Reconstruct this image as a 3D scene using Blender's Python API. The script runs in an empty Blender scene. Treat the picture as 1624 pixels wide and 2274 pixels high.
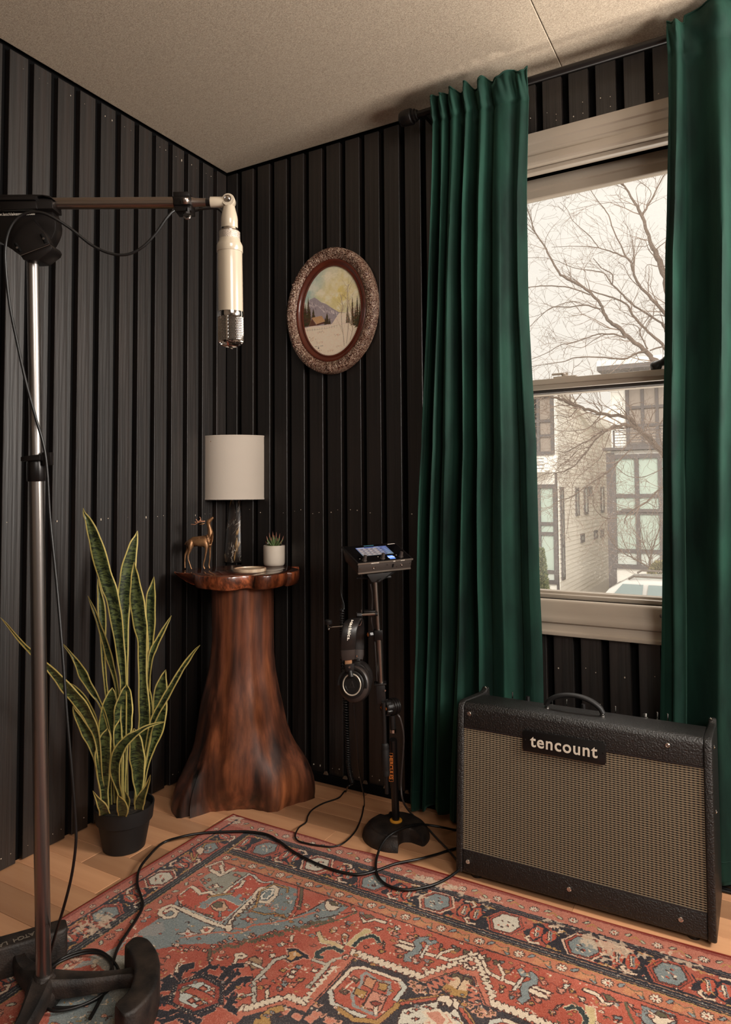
import bpy, bmesh, math, random
import numpy as np
from mathutils import Vector, Matrix, Quaternion
random.seed(7)
PI = math.pi
sc = bpy.context.scene
COL = sc.collection

# ------------------------------------------------------------------ camera
F, CX, CY = 1536.15, 812.0, 1020.07
YAW, PIT, ROL = [math.radians(a) for a in (-29.542, 2.703, -0.436)]
def _basis():
    cy, sy, cp, sp = math.cos(YAW), math.sin(YAW), math.cos(PIT), math.sin(PIT)
    fwd = Vector((sy*cp, cy*cp, sp)); r = Vector((cy, -sy, 0)); u = r.cross(fwd)
    cr, sr = math.cos(ROL), math.sin(ROL)
    return cr*r + sr*u, -sr*r + cr*u, fwd
CR, CU, CF = _basis()
CAM = Vector((0, 0, 1.03))
cd = bpy.data.cameras.new('camera'); cam = bpy.data.objects.new('camera', cd); COL.objects.link(cam)
cd.sensor_fit = 'AUTO'; cd.sensor_width = 36; cd.lens = 36*F/2274
cd.shift_y = (CY - 1137)/2274; cd.clip_start = 0.05; cd.clip_end = 400
cam.matrix_world = Matrix.Translation(CAM) @ Matrix((CR, CU, -CF)).transposed().to_4x4()
sc.camera = cam
def ray(x, y): return CR*((x-CX)/F) - CU*((y-CY)/F) + CF
def at(x, y, d): return CAM + ray(x, y)*d                 # a point d metres deep
def on(x, y, ax, val):                                     # a point on a world plane
    r = ray(x, y); return CAM + r*((val-CAM[ax])/r[ax])
def fl(x, y, z=0.0): return on(x, y, 2, z)

# ------------------------------------------------------------------ light and exposure
sc.view_settings.view_transform = 'Standard'; sc.view_settings.look = 'None'
sc.view_settings.exposure = 0.0; sc.view_settings.gamma = 1.0
sc.view_settings.use_curve_mapping = False
wd = bpy.data.worlds.new('world'); sc.world = wd; wd.use_nodes = True
nt = wd.node_tree; bg = nt.nodes['Background']
tc = nt.nodes.new('ShaderNodeTexCoord'); sx = nt.nodes.new('ShaderNodeSeparateXYZ'); rp = nt.nodes.new('ShaderNodeValToRGB')
nt.links.new(tc.outputs['Generated'], sx.inputs[0]); nt.links.new(sx.outputs['Z'], rp.inputs[0]); nt.links.new(rp.outputs[0], bg.inputs[0])
rp.color_ramp.elements[0].position = 0.0; rp.color_ramp.elements[0].color = (0.90, 0.84, 0.76, 1)
rp.color_ramp.elements[1].position = 0.55; rp.color_ramp.elements[1].color = (0.98, 0.92, 0.84, 1)
bg.inputs[1].default_value = 1.19
def area(name, loc, target, sx_, sy_, power, col):
    l = bpy.data.lights.new(name, 'AREA'); l.shape = 'RECTANGLE'; l.size = sx_; l.size_y = sy_; l.energy = power; l.color = col
    o = bpy.data.objects.new(name, l); COL.objects.link(o); o.location = loc
    o.rotation_euler = (Vector(target)-Vector(loc)).to_track_quat('-Z', 'Y').to_euler(); return o
KEY = area('right_room_light', (1.30, 1.58, 1.62), (-1.2, 1.5, 1.8), 0.5, 0.7, 72, (1.0, 0.935, 0.86))  # unseen lamp inside the room at the right, no window there
UP = area('ceiling_uplight', (0.85, 1.15, 1.25), (0.1, 1.3, 2.32), 0.45, 0.45, 24, (1.0, 0.94, 0.87))  # unseen uplight added to brighten the ceiling
FILL = area('softbox_light', (1.15, -0.4, 1.95), (-0.75, 1.25, 0.2), 0.9, 1.0, 36, (1.0, 0.945, 0.88))
BOUNCE = area('street_bounce_light', (-0.38, 2.95, 0.15), (-0.38, 1.95, 2.33), 0.9, 0.35, 25, (1.0, 0.94, 0.87))
SKYL = area('high_sky_light', (-0.38, 3.1, 3.3), (-0.8, 1.3, 0.2), 1.3, 0.9, 60, (1.0, 0.94, 0.87))
SUN = bpy.data.lights.new('facade_fill_sun', 'SUN'); SUN.energy = 3.2; SUN.angle = math.radians(30); SUN.color = (1, .96, .9)  # added sun from behind the house, brightens the facades opposite
so = bpy.data.objects.new('facade_fill_sun', SUN); COL.objects.link(so); so.rotation_euler = (math.radians(68), 0, math.radians(17))

# ------------------------------------------------------------------ mesh helpers
class MB:
    def __init__(s): s.v = []; s.f = []; s.m = []; s.uv = {}
    def add(s, vs, fs, m=0):
        b = len(s.v); s.v += [tuple(p) for p in vs]; s.f += [tuple(i+b for i in f) for f in fs]; s.m += [m]*len(fs); return b
    def box(s, a, b, m=0, M=None):
        x0, y0, z0 = a; x1, y1, z1 = b
        vs = [Vector(p) for p in ((x0,y0,z0),(x1,y0,z0),(x1,y1,z0),(x0,y1,z0),(x0,y0,z1),(x1,y0,z1),(x1,y1,z1),(x0,y1,z1))]
        if M: vs = [M @ p for p in vs]
        s.add(vs, [(0,3,2,1),(4,5,6,7),(0,1,5,4),(1,2,6,5),(2,3,7,6),(3,0,4,7)], m); return s
    def rings(s, rs, m=0, cap=True, closed=True, loop=False):
        n = len(rs[0]); b = len(s.v)
        for r in rs: s.v += [tuple(p) for p in r]
        R = len(rs)
        for i in range(R if loop else R-1):
            i2 = (i+1) % R
            for j in range(n if closed else n-1):
                k = (j+1) % n
                s.f.append((b+i*n+j, b+i*n+k, b+i2*n+k, b+i2*n+j)); s.m.append(m)
        if cap and not loop and closed:
            s.f.append(tuple(b+j for j in reversed(range(n)))); s.m.append(m)
            s.f.append(tuple(b+(R-1)*n+j for j in range(n))); s.m.append(m)
        return s
    def lathe(s, prof, seg=32, M=None, m=0, cap=True):
        rs = []
        for r, z in prof:
            ring = [Vector((r*math.cos(2*PI*j/seg), r*math.sin(2*PI*j/seg), z)) for j in range(seg)]
            rs.append([M @ p for p in ring] if M else ring)
        return s.rings(rs, m, cap)
    def tube(s, pts, r, seg=8, m=0, cap=True):
        pts = [Vector(p) for p in pts]; n = len(pts)
        rr = r if hasattr(r, '__len__') else [r]*n
        rs = []; up = None
        for i, p in enumerate(pts):
            t = (pts[min(i+1, n-1)]-pts[max(i-1, 0)]).normalized()
            if up is None:
                up = t.orthogonal().normalized()
            up = (up - t*up.dot(t)); up = up.normalized() if up.length > 1e-6 else t.orthogonal().normalized()
            w = t.cross(up)
            rs.append([p + (up*math.cos(2*PI*j/seg)+w*math.sin(2*PI*j/seg))*rr[i] for j in range(seg)])
        return s.rings(rs, m, cap)
    def cyl(s, a, b, r, seg=16, m=0, r2=None):
        return s.tube([a, b], [r, r if r2 is None else r2], seg, m)
    def prism(s, pts, h0, h1, M=None, m=0):               # polygon in xy, raised in z
        n = len(pts); vs = [Vector((x, y, h0)) for x, y in pts]+[Vector((x, y, h1)) for x, y in pts]
        if M: vs = [M @ p for p in vs]
        s.add(vs, [tuple(reversed(range(n))), tuple(range(n, 2*n))]+[(i, (i+1) % n, n+(i+1) % n, n+i) for i in range(n)], m); return s
    def sphere(s, c, r, seg=16, m=0, sc_=(1, 1, 1), M=None):
        c = Vector(c); rs = []
        for i in range(seg//2+1):
            a = -PI/2 + PI*i/(seg//2); q = max(math.cos(a), 1e-3)
            ring = [Vector((r*sc_[0]*q*math.cos(2*PI*j/seg), r*sc_[1]*q*math.sin(2*PI*j/seg), r*sc_[2]*math.sin(a))) for j in range(seg)]
            rs.append([c+(M @ p if M else p) for p in ring])
        return s.rings(rs, m)
    def build(s, name, mats, parent=None, smooth=35, bevel=0, bseg=2, kind=None, label=None, loc=None):
        me = bpy.data.meshes.new(name); 
        if loc is not None:
            L = Vector(loc); me.from_pydata([tuple(Vector(p)-L) for p in s.v], [], s.f)
        else: me.from_pydata(s.v, [], s.f)
        if not isinstance(mats, (list, tuple)): mats = [mats]
        for m_ in mats: me.materials.append(m_)
        me.polygons.foreach_set('material_index', s.m)
        bm = bmesh.new(); bm.from_mesh(me); bmesh.ops.recalc_face_normals(bm, faces=bm.faces)
        if bevel: bmesh.ops.bevel(bm, geom=[e for e in bm.edges if len(e.link_faces) == 2 and e.calc_face_angle(0) > 0.6], offset=bevel, segments=bseg, affect='EDGES', profile=0.5, clamp_overlap=True)
        bm.to_mesh(me); bm.free()
        if smooth: 
            me.shade_smooth(); me.set_sharp_from_angle(angle=math.radians(smooth))
        return link(name, me, parent, kind, label, loc)
def link(name, me, parent=None, kind=None, label=None, loc=None):
    o = bpy.data.objects.new(name, me); COL.objects.link(o)
    if loc is not None: o.location = loc
    if parent is not None:
        o.parent = parent; o.matrix_parent_inverse = parent_inv(parent)
    if kind: o['kind'] = kind
    if label: o['label'] = label
    return o
def parent_inv(p):
    M = Matrix.LocRotScale(p.location, p.rotation_euler, p.scale)
    q = p
    while q.parent is not None:
        q2 = q.parent; M = Matrix.LocRotScale(q2.location, q2.rotation_euler, q2.scale) @ q.matrix_parent_inverse @ M; q = q2
    return M.inverted()
def thing(name, label, cat, loc=(0, 0, 0), group=None):
    o = bpy.data.objects.new(name, None); COL.objects.link(o); o.location = loc; o.empty_display_size = .05
    o['label'] = label; o['category'] = cat
    if group: o['group'] = group
    return o
def tag(o, label, cat, group=None):
    o['label'] = label; o['category'] = cat
    if group: o['group'] = group
    return o
def struct(name, loc=(0, 0, 0)):
    o = bpy.data.objects.new(name, None); COL.objects.link(o); o.location = loc; o['kind'] = 'structure'; return o
def spline(pts, n=8):                                      # Catmull-Rom
    P = [Vector(p) for p in pts]; P = [P[0]*2-P[1]]+P+[P[-1]*2-P[-2]]; out = []
    for i in range(1, len(P)-2):
        for k in range(n):
            t = k/n; a, b, c, d = P[i-1], P[i], P[i+1], P[i+2]
            out.append(0.5*((2*b)+(c-a)*t+(2*a-5*b+4*c-d)*t*t+(3*b-a-3*c+d)*t**3))
    out.append(P[-2]); return out
def frame(origin, zdir, xdir):                             # matrix with given z and approximate x axes
    z = Vector(zdir).normalized(); x = Vector(xdir); x = (x-z*x.dot(z)).normalized(); y = z.cross(x)
    return Matrix.Translation(Vector(origin)) @ Matrix((x, y, z)).transposed().to_4x4()
def text_mesh(txt, size, depth, M, mat, name, parent, bold=0.0, spacing=1.0, align='CENTER', label=None):
    cu = bpy.data.curves.new(name, 'FONT'); cu.body = txt; cu.size = size; cu.extrude = depth; cu.offset = bold
    cu.align_x = align; cu.align_y = 'CENTER'; cu.space_character = spacing; cu.resolution_u = 4
    t = bpy.data.objects.new(name, cu); COL.objects.link(t); dg = bpy.context.evaluated_depsgraph_get()
    me = bpy.data.meshes.new_from_object(t.evaluated_get(dg)); bpy.data.objects.remove(t)
    me.transform(M); me.materials.clear(); me.materials.append(mat)
    return link(name, me, parent, None, label)

# ------------------------------------------------------------------ materials
def srgb(r, g, b):
    f = lambda c: ((c/255+0.055)/1.055)**2.4 if c > 10 else c/255/12.92
    return (f(r), f(g), f(b), 1)
def mat(name, col, rough=0.5, metal=0.0, bump=None, noise=None, coat=0, sheen=0, spec=0.5, var=0, alpha=1):
    """bump=(scale, strength, stretch) ; noise=(scale, colour2, stretch, contrast)"""
    m = bpy.data.materials.new(name); m.use_nodes = True; n = m.node_tree; b = n.nodes['Principled BSDF']
    b.inputs['Base Color'].default_value = col; b.inputs['Roughness'].default_value = rough; b.inputs['Metallic'].default_value = metal
    b.inputs['Coat Weight'].default_value = coat; b.inputs['Sheen Weight'].default_value = sheen; b.inputs['Specular IOR Level'].default_value = spec
    def tex(scale, stretch, detail=6):
        t = n.nodes.new('ShaderNodeTexCoord'); mp = n.nodes.new('ShaderNodeMapping'); mp.inputs['Scale'].default_value = stretch
        nz = n.nodes.new('ShaderNodeTexNoise'); nz.inputs['Scale'].default_value = scale; nz.inputs['Detail'].default_value = detail
        n.links.new(t.outputs['Object'], mp.inputs[0]); n.links.new(mp.outputs[0], nz.inputs[0]); return nz
    src = None
    if noise:
        sc_, c2, st, k = noise; nz = tex(sc_, st); r = n.nodes.new('ShaderNodeValToRGB')
        r.color_ramp.elements[0].position = .5-k; r.color_ramp.elements[1].position = .5+k
        r.color_ramp.elements[0].color = col; r.color_ramp.elements[1].color = c2
        n.links.new(nz.outputs[0], r.inputs[0]); src = r.outputs[0]
    if var:
        oi = n.nodes.new('ShaderNodeObjectInfo'); hv = n.nodes.new('ShaderNodeHueSaturation'); mr = n.nodes.new('ShaderNodeMapRange')
        mr.inputs['To Min'].default_value = 1-var; mr.inputs['To Max'].default_value = 1+var
        n.links.new(oi.outputs['Random'], mr.inputs['Value']); n.links.new(mr.outputs[0], hv.inputs['Value'])
        if src: n.links.new(src, hv.inputs['Color'])
        else: hv.inputs['Color'].default_value = col
        src = hv.outputs[0]
    if src: n.links.new(src, b.inputs['Base Color'])
    if bump:
        nz = tex(bump[0], bump[2]); bp = n.nodes.new('ShaderNodeBump'); bp.inputs['Strength'].default_value = bump[1]; bp.inputs['Distance'].default_value = bump[3] if len(bump) > 3 else .002
        n.links.new(nz.outputs[0], bp.inputs['Height']); n.links.new(bp.outputs[0], b.inputs['Normal'])
    return m
M_ = {}
M_['slat'] = mat('black_stained_wood', srgb(17, 12, 9), .46, spec=.85, bump=(60, .6, (1, 1, .03), .003), noise=(46, srgb(32, 24, 20), (1, 1, .05), .14), var=.3)
M_['backing'] = mat('black_backing', srgb(9, 8, 8), .9, spec=.1)
M_['black'] = mat('black_plastic', srgb(18, 16, 16), .38, bump=(400, .12, (1, 1, 1), .0006))
M_['blackmatte'] = mat('matte_black', srgb(15, 13, 13), .6, bump=(300, .15, (1, 1, 1), .0006))
M_['blackmetal'] = mat('black_coated_metal', srgb(24, 20, 19), .35, .4, bump=(500, .08, (1, 1, 1), .0005))
M_['castiron'] = mat('cast_iron', srgb(22, 19, 18), .55, .2, bump=(260, .6, (1, 1, 1), .0015), noise=(30, srgb(52, 42, 36), (1, 1, 1), .16))
M_['chrome'] = mat('chrome', srgb(205, 200, 195), .12, 1)
M_['steel'] = mat('brushed_steel', srgb(150, 144, 140), .33, 1, bump=(220, .06, (1, 1, .02), .0005))
M_['steelh'] = mat('brushed_steel_boom', srgb(150, 138, 130), .30, 1, bump=(220, .06, (1, 1, 1), .0005))
M_['rubber'] = mat('rubber_cable', srgb(14, 13, 13), .42, bump=(200, .1, (1, 1, 1), .0005))
M_['greycable'] = mat('grey_cable', srgb(62, 56, 54), .35)
M_['casing'] = mat('cream_window_paint', srgb(176, 163, 148), .38, bump=(14, .12, (1, 6, 6), .002), noise=(5, srgb(166, 152, 136), (1, 1, 1), .3))
M_['floor'] = mat('oak_strip', srgb(172, 120, 86), .40, bump=(35, .25, (.08, 1, 1), .001), noise=(9, srgb(208, 160, 120), (.10, 2.2, 1), .3), var=.36, coat=.15)

# ------------------------------------------------------------------ painted prints (rug pile, canvas) computed here, nothing loaded
class Paint:
    def __init__(s, w, h, bg): s.w, s.h = w, h; s.a = np.zeros((h, w, 3), np.float32); s.a[:] = bg; s.rs = np.random.RandomState(4)
    def noise(s, cell, seed=0):                           # smooth value noise 0..1
        r = np.random.RandomState(seed); gh, gw = int(s.h/cell)+3, int(s.w/cell)+3; g = r.rand(gh, gw)
        y = np.arange(s.h)/cell; x = np.arange(s.w)/cell; yi = y.astype(int); xi = x.astype(int); fy = (y-yi); fx = (x-xi)
        fy = fy*fy*(3-2*fy); fx = fx*fx*(3-2*fx)
        A = g[yi][:, xi]*(1-fx)+g[yi][:, xi+1]*fx; B = g[yi+1][:, xi]*(1-fx)+g[yi+1][:, xi+1]*fx
        return (A*(1-fy)[:, None]+B*fy[:, None]).astype(np.float32)
    def poly(s, pts, c, a=1.0):
        P = np.asarray(pts, float); x0, y0 = np.floor(P.min(0)).astype(int); x1, y1 = np.ceil(P.max(0)).astype(int)+1
        x0 = max(x0, 0); y0 = max(y0, 0); x1 = min(x1, s.w); y1 = min(y1, s.h)
        if x1 <= x0 or y1 <= y0: return
        X, Y = np.meshgrid(np.arange(x0, x1)+.5, np.arange(y0, y1)+.5); ins = np.zeros(X.shape, bool); n = len(P)
        for i in range(n):
            ax, ay = P[i]; bx, by = P[(i+1) % n]
            if ay == by: continue
            ins ^= ((ay > Y) != (by > Y)) & (X < (bx-ax)*(Y-ay)/(by-ay)+ax)
        R = s.a[y0:y1, x0:x1]; R[ins] = R[ins]*(1-a)+np.array(c, np.float32)*a
    def line(s, pts, w, c, a=1.0):
        for i in range(len(pts)-1):
            p = np.array(pts[i], float); q = np.array(pts[i+1], float); d = q-p; L = np.hypot(*d)
            if L < 1e-6: continue
            d /= L; nrm = np.array([-d[1], d[0]])*w/2; e = d*w*.3
            s.poly([p-e+nrm, q+e+nrm, q+e-nrm, p-e-nrm], c, a)
    def disc(s, x, y, rx, ry, c, a=1.0, n=14, rot=0):
        s.poly([(x+rx*math.cos(t)*math.cos(rot)-ry*math.sin(t)*math.sin(rot), y+rx*math.cos(t)*math.sin(rot)+ry*math.sin(t)*math.cos(rot)) for t in [2*PI*i/n for i in range(n)]], c, a)
    def image(s, name):                                    # values are sRGB 0..255, row 0 at the top
        im = bpy.data.images.new(name, s.w, s.h, alpha=False); im.colorspace_settings.name = 'sRGB'
        px = np.ones((s.h, s.w, 4), np.float32); px[:, :, :3] = np.clip(s.a/255, 0, 1)[::-1]
        im.pixels.foreach_set(px.ravel()); im.update(); im.pack(); return im
def img_mat(name, im, rough=.9, bump=None, spec=.2, sheen=0):
    m = mat(name, (1, 1, 1, 1), rough, bump=bump, spec=spec, sheen=sheen); n = m.node_tree; t = n.nodes.new('ShaderNodeTexImage'); t.image = im; t.extension = 'EXTEND'
    uv = n.nodes.new('ShaderNodeUVMap'); n.links.new(uv.outputs[0], t.inputs[0]); n.links.new(t.outputs[0], n.nodes['Principled BSDF'].inputs['Base Color']); return m
def set_uv(me, fn):
    l = me.uv_layers.new(name='UVMap'); 
    for lp in me.loops: l.data[lp.index].uv = fn(me.vertices[lp.vertex_index].co)
def skin(name, pts, edges, mt, parent, sub=2, root=0):
    me = bpy.data.meshes.new(name); me.from_pydata([tuple(p[0]) for p in pts], edges, []); o = bpy.data.objects.new(name+'_tmp', me); COL.objects.link(o)
    md = o.modifiers.new('s', 'SKIN'); md.use_smooth_shade = True
    for i, p in enumerate(pts):
        v = me.skin_vertices[0].data[i]; v.radius = (p[1], p[1]); v.use_root = (i == root)
    sb = o.modifiers.new('u', 'SUBSURF'); sb.levels = sub; sb.render_levels = sub
    dg = bpy.context.evaluated_depsgraph_get(); r = bpy.data.meshes.new_from_object(o.evaluated_get(dg)); bpy.data.objects.remove(o)
    r.materials.clear(); r.materials.append(mt); r.shade_smooth(); r.name = name; return link(name, r, parent)

# ================================================================== ROOM
XL, YR, ZC = -1.832, 2.112, 2.322          # faces of the left slats, of the window-wall slats, ceiling
XE, YN = 1.7, -1.7                          # unseen right and rear walls
floor = struct('floor')
MB().box((XL-.15, YN, -.06), (XE, YR+.1, -.016)).build('subfloor', M_['backing'], floor, 0)
pw = .083; rnd = random.Random(3); protos = {}
for L in (.34, .46, .58, .72, .9, 1.15):
    me_o = MB().box((0, 0, -.0155), (L-.0008, pw-.0008, 0)).build('plank', M_['floor'], floor, 0, bevel=.0007, bseg=1)
    protos[L] = me_o
used = set()
y = YR + .05; row = 0
while y > -.3:
    y -= pw; x = XL-.14 - rnd.random()*.5; row += 1
    while x < (1.0 if y > .6 else .4):
        L = rnd.choice(list(protos))
        if x + L > XL-.1:
            if L not in used: o = protos[L]; used.add(L)
            else:
                o = protos[L].copy(); COL.objects.link(o)
            o.location = (x, y, 0)
        x += L
# fabric ceiling in two stretched panels, seam running towards the window wall
def fabric_mat():
    m = mat('linen_ceiling_fabric', srgb(176, 160, 140), .95, spec=.1); n = m.node_tree; b = n.nodes['Principled BSDF']
    t = n.nodes.new('ShaderNodeTexCoord'); mp = n.nodes.new('ShaderNodeMapping'); n.links.new(t.outputs['Object'], mp.inputs[0])
    nz = n.nodes.new('ShaderNodeTexNoise'); nz.inputs['Scale'].default_value = 620; nz.inputs['Detail'].default_value = 3
    mp.inputs['Scale'].default_value = (1, .35, 1); n.links.new(mp.outputs[0], nz.inputs[0])
    n2 = n.nodes.new('ShaderNodeTexNoise'); n2.inputs['Scale'].default_value = 560; mp2 = n.nodes.new('ShaderNodeMapping'); mp2.inputs['Scale'].default_value = (.3, 1, 1)
    n.links.new(t.outputs['Object'], mp2.inputs[0]); n.links.new(mp2.outputs[0], n2.inputs[0])
    ad = n.nodes.new('ShaderNodeMath'); ad.operation = 'ADD'; n.links.new(nz.outputs[0], ad.inputs[0]); n.links.new(n2.outputs[0], ad.inputs[1])
    r = n.nodes.new('ShaderNodeValToRGB'); r.color_ramp.elements[0].position = .35; r.color_ramp.elements[1].position = .65
    hf = n.nodes.new('ShaderNodeMath'); hf.operation = 'MULTIPLY'; hf.inputs[1].default_value = .5; n.links.new(ad.outputs[0], hf.inputs[0]); n.links.new(hf.outputs[0], r.inputs[0])
    r.color_ramp.elements[0].color = srgb(150, 135, 118); r.color_ramp.elements[1].color = srgb(196, 181, 161); n.links.new(r.outputs[0], b.inputs['Base Color'])
    bp = n.nodes.new('ShaderNodeBump'); bp.inputs['Strength'].default_value = .5; bp.inputs['Distance'].default_value = .0012
    n.links.new(ad.outputs[0], bp.inputs['Height']); n.links.new(bp.outputs[0], b.inputs['Normal']); return m
M_['ceil'] = fabric_mat()
ceiling = struct('ceiling')
xs = on(1215, 78, 2, ZC).x
MB().box((XL-.15, YN, ZC+.012), (XE, YR+.1, ZC+.03)).build('ceiling_board', M_['backing'], ceiling, 0)
MB().box((XL+.001, YN, ZC), (xs-.001, YR-.001, ZC+.012)).build('fabric_panel', M_['ceil'], ceiling, 0, bevel=.002)
MB().box((xs+.001, YN, ZC), (XE, YR-.001, ZC+.012)).build('fabric_panel', M_['ceil'], ceiling, 0, bevel=.002)
# left wall: vertical battens over black board
SD, SW = .021, .0575
wl = struct('wall_left')
MB().box((XL-.14, YN, 0), (XL-SD, YR+.1, ZC+.012)).build('backing_board', M_['backing'], wl, 0)
rnd = random.Random(5)
base = None; z1 = ZC-.012
k = 0
for k in range(-11, 28):
    y0 = 1.178 + .0798*(11.5-.5) - .0798*k
    if y0 > YR-.02: continue
    if y0+SW > YR-.004: MB().box((XL-SD, y0, .004), (XL, YR-.002, z1)).build('slat', M_['slat'], wl, 0, bevel=.0012, bseg=1); continue
    if base is None: o = base = MB().box((-SD, 0, .004), (0, SW, z1)).build('slat', M_['slat'], wl, 0, bevel=.0012, bseg=1)
    else: o = base.copy(); COL.objects.link(o)
    o.location = (XL + rnd.uniform(-.0015, .0015), y0, 0); o.rotation_euler = (rnd.uniform(-.0006, .0006), 0, 0)
# window wall
WX0, WX1, WZ0, WZ1 = -.75, -.03, .70, 2.045     # rough opening inside the casing
OX0, OX1, OZ0, OZ1 = -.835, .055, .598, 2.148   # outside edge of the casing
wr = struct('wall_back')
b_ = MB()
for a, c in (((XL-.14, YR+SD, 0), (OX0+.03, YR+.13, ZC+.012)), ((OX1-.03, YR+SD, 0), (XE, YR+.13, ZC+.012)), ((OX0+.03, YR+SD, 0), (OX1-.03, YR+.13, WZ0)), ((OX0+.03, YR+SD, WZ1), (OX1-.03, YR+.13, ZC+.012))):
    b_.box(a, c)
b_.build('backing_board', M_['backing'], wr, 0)
ph = -.4705
full = low = top = None
for k in range(-17, 18):
    x0 = ph + .0803*k
    if x0 < XL+.006:
        if x0+SW > XL+.01: MB().box((XL+.001, YR, .03), (x0+SW, YR+SD, z1)).build('slat', M_['slat'], wr, 0, bevel=.0012, bseg=1)
        continue
    segs = [(.03, z1)]
    if x0+SW > OX0 and x0 < OX1: segs = [(.03, OZ0-.001), (OZ1+.001, z1)]
    for si, (za, zb) in enumerate(segs):
        key = 'f' if len(segs) == 1 else ('l' if si == 0 else 't')
        src = {'f': full, 'l': low, 't': top}[key]
        if src is None:
            src = MB().box((0, 0, za), (SW+.001, SD, zb)).build('slat', M_['slat'], wr, 0, bevel=.0012, bseg=1)
            if key == 'f': full = src
            elif key == 'l': low = src
            else: top = src
            o = src
        else: o = src.copy(); COL.objects.link(o)
        o.location = (x0, YR + rnd.uniform(-.0015, .0015), 0)
# low black baseboard strip with small mounting cleats showing in the gaps
bb = struct('baseboard_back')
MB().box((XL+.002, YR-.012, 0), (XE, YR+SD, .03)).build('baseboard_strip', M_['backing'], bb, 0, bevel=.002)
M_['cleat'] = mat('bare_wood_cleat', srgb(92, 74, 60), .6)
for k in range(-12, -5):
    x0 = ph + .0803*k - .011
    MB().prism([(-.009, 0), (.009, 0), (.004, .010), (-.004, .010)], 0, .006, frame((x0, YR-.004, .03), (0, -1, 0), (1, 0, 0))).build('cleat', M_['cleat'], bb, 0)
M_['plaster'] = mat('warm_plaster', srgb(170, 156, 140), .9)
# unseen side and rear of the room
MB().box((XE, YN, 0), (XE+.1, YR+.13, ZC)).build('wall_right', M_['plaster'], None, 0, kind='structure')
MB().box((XL-.14, YN-.1, 0), (XE+.1, YN, ZC)).build('wall_front', M_['plaster'], None, 0, kind='structure')

# pale nail heads and filler specks at the batten ends
M_['nail'] = mat('pale_nail_heads', srgb(190, 176, 158), .6)
rnd = random.Random(6); nb = MB()
for k in range(0, 28):
    y0 = 1.178+.0798*11-.0798*k
    for z in (.035, .95, 2.27):
        for dy in (.014, .042):
            if rnd.random() < .75 and y0 < YR-.07: c = rnd.uniform(.0007, .0017); nb.box((XL+.0005, y0+dy-c, z+rnd.uniform(-.006, .006)-c), (XL+.0022, y0+dy+c, z+c*1.4))
nb.build('nail_heads', M_['nail'], wl, 0, kind='stuff')
nb = MB()
for k in range(-16, 8):
    x0 = ph+.0803*k
    for z in (.05, .055, .96, .50, 2.168, 2.2):
        for dx in (.014, .042):
            if z in (.50, 2.168, 2.2) and not (OX0 < x0 < OX1-.06): continue
            if z == .96 and OX0-.07 < x0: continue
            if rnd.random() < .55: c = rnd.uniform(.0006, .0015); zz = z+rnd.uniform(-.008, .008); nb.box((x0+dx-c, YR-.0028, zz-c), (x0+dx+c, YR-.0002, zz+c*1.4))
nb.build('nail_heads', M_['nail'], wr, 0, kind='stuff')

# ------------------------------------------------------------------ window
win = struct('window_1')
C_ = M_['casing']
Y0 = YR
def hprof(prof, name, x0, x1):            # moulding swept along x; prof = [(y, z)]
    b = MB(); b.rings([[Vector((x0, p[0], p[1])) for p in prof], [Vector((x1, p[0], p[1])) for p in prof]]); return b.build(name, C_, win, 25, bevel=.0012)
def vprof(prof, name, z0, z1_):           # swept along z; prof = [(x, y)]
    b = MB(); b.rings([[Vector((p[0], p[1], z0)) for p in prof], [Vector((p[0], p[1], z1_)) for p in prof]]); return b.build(name, C_, win, 25, bevel=.0012)
# head casing (flat board, step, back band)
hprof([(Y0+.02, OZ1), (Y0-.012, OZ1), (Y0-.012, 2.118), (Y0-.007, 2.114), (Y0-.007, 2.093), (Y0-.003, 2.09), (Y0-.003, 2.078), (Y0-.013, 2.074), (Y0-.015, 2.052), (Y0-.01, WZ1), (Y0+.02, WZ1)], 'head_casing', OX0, OX1)
for s_, xo, xi in ((1, OX0, WX0), (-1, OX1, WX1)):
    vprof([(xo, Y0+.02), (xo, Y0-.012), (xo+s_*.03, Y0-.012), (xo+s_*.034, Y0-.007), (xo+s_*.055, Y0-.007), (xo+s_*.06, Y0-.003), (xi-s_*.012, Y0-.013), (xi, Y0-.013), (xi, Y0+.02)], 'side_casing', OZ0+.02, WZ1)
    MB().box((min(xi, xi-s_*.02), Y0+.012, WZ0-.02), (max(xi, xi-s_*.02), Y0+.13, WZ1+.02)).build('jamb', C_, win, 0)
MB().box((WX0-.02, Y0+.012, WZ1), (WX1+.02, Y0+.13, WZ1+.02)).build('head_jamb', C_, win, 0)
hprof([(Y0+.012, WZ1), (Y0+.012, WZ1-.012), (Y0+.024, WZ1-.016), (Y0+.032, WZ1-.016), (Y0+.032, WZ1)], 'head_stop', WX0, WX1)
# stool and apron below
hprof([(Y0+.06, .700), (Y0-.002, .700), (Y0-.006, .694), (Y0-.010, .668), (Y0-.014, .652), (Y0-.016, .648), (Y0-.016, .636), (Y0-.008, .632), (Y0-.012, .612), (Y0-.018, .608), (Y0-.018, OZ0), (Y0+.02, OZ0), (Y0+.06, .64)], 'stool_and_apron', OX0, OX1)
M_['glass'] = bpy.data.materials.new('window_glass'); M_['glass'].use_nodes = True
_n = M_['glass'].node_tree; _n.nodes.remove(_n.nodes['Principled BSDF']); _o = _n.nodes['Material Output']
_t = _n.nodes.new('ShaderNodeBsdfTransparent'); _t.inputs[0].default_value = (.96, .96, .95, 1); _g = _n.nodes.new('ShaderNodeBsdfGlossy'); _g.inputs['Roughness'].default_value = .02
_d = _n.nodes.new('ShaderNodeBsdfTranslucent'); _d.inputs[0].default_value = (.95, .9, .84, 1)
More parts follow.
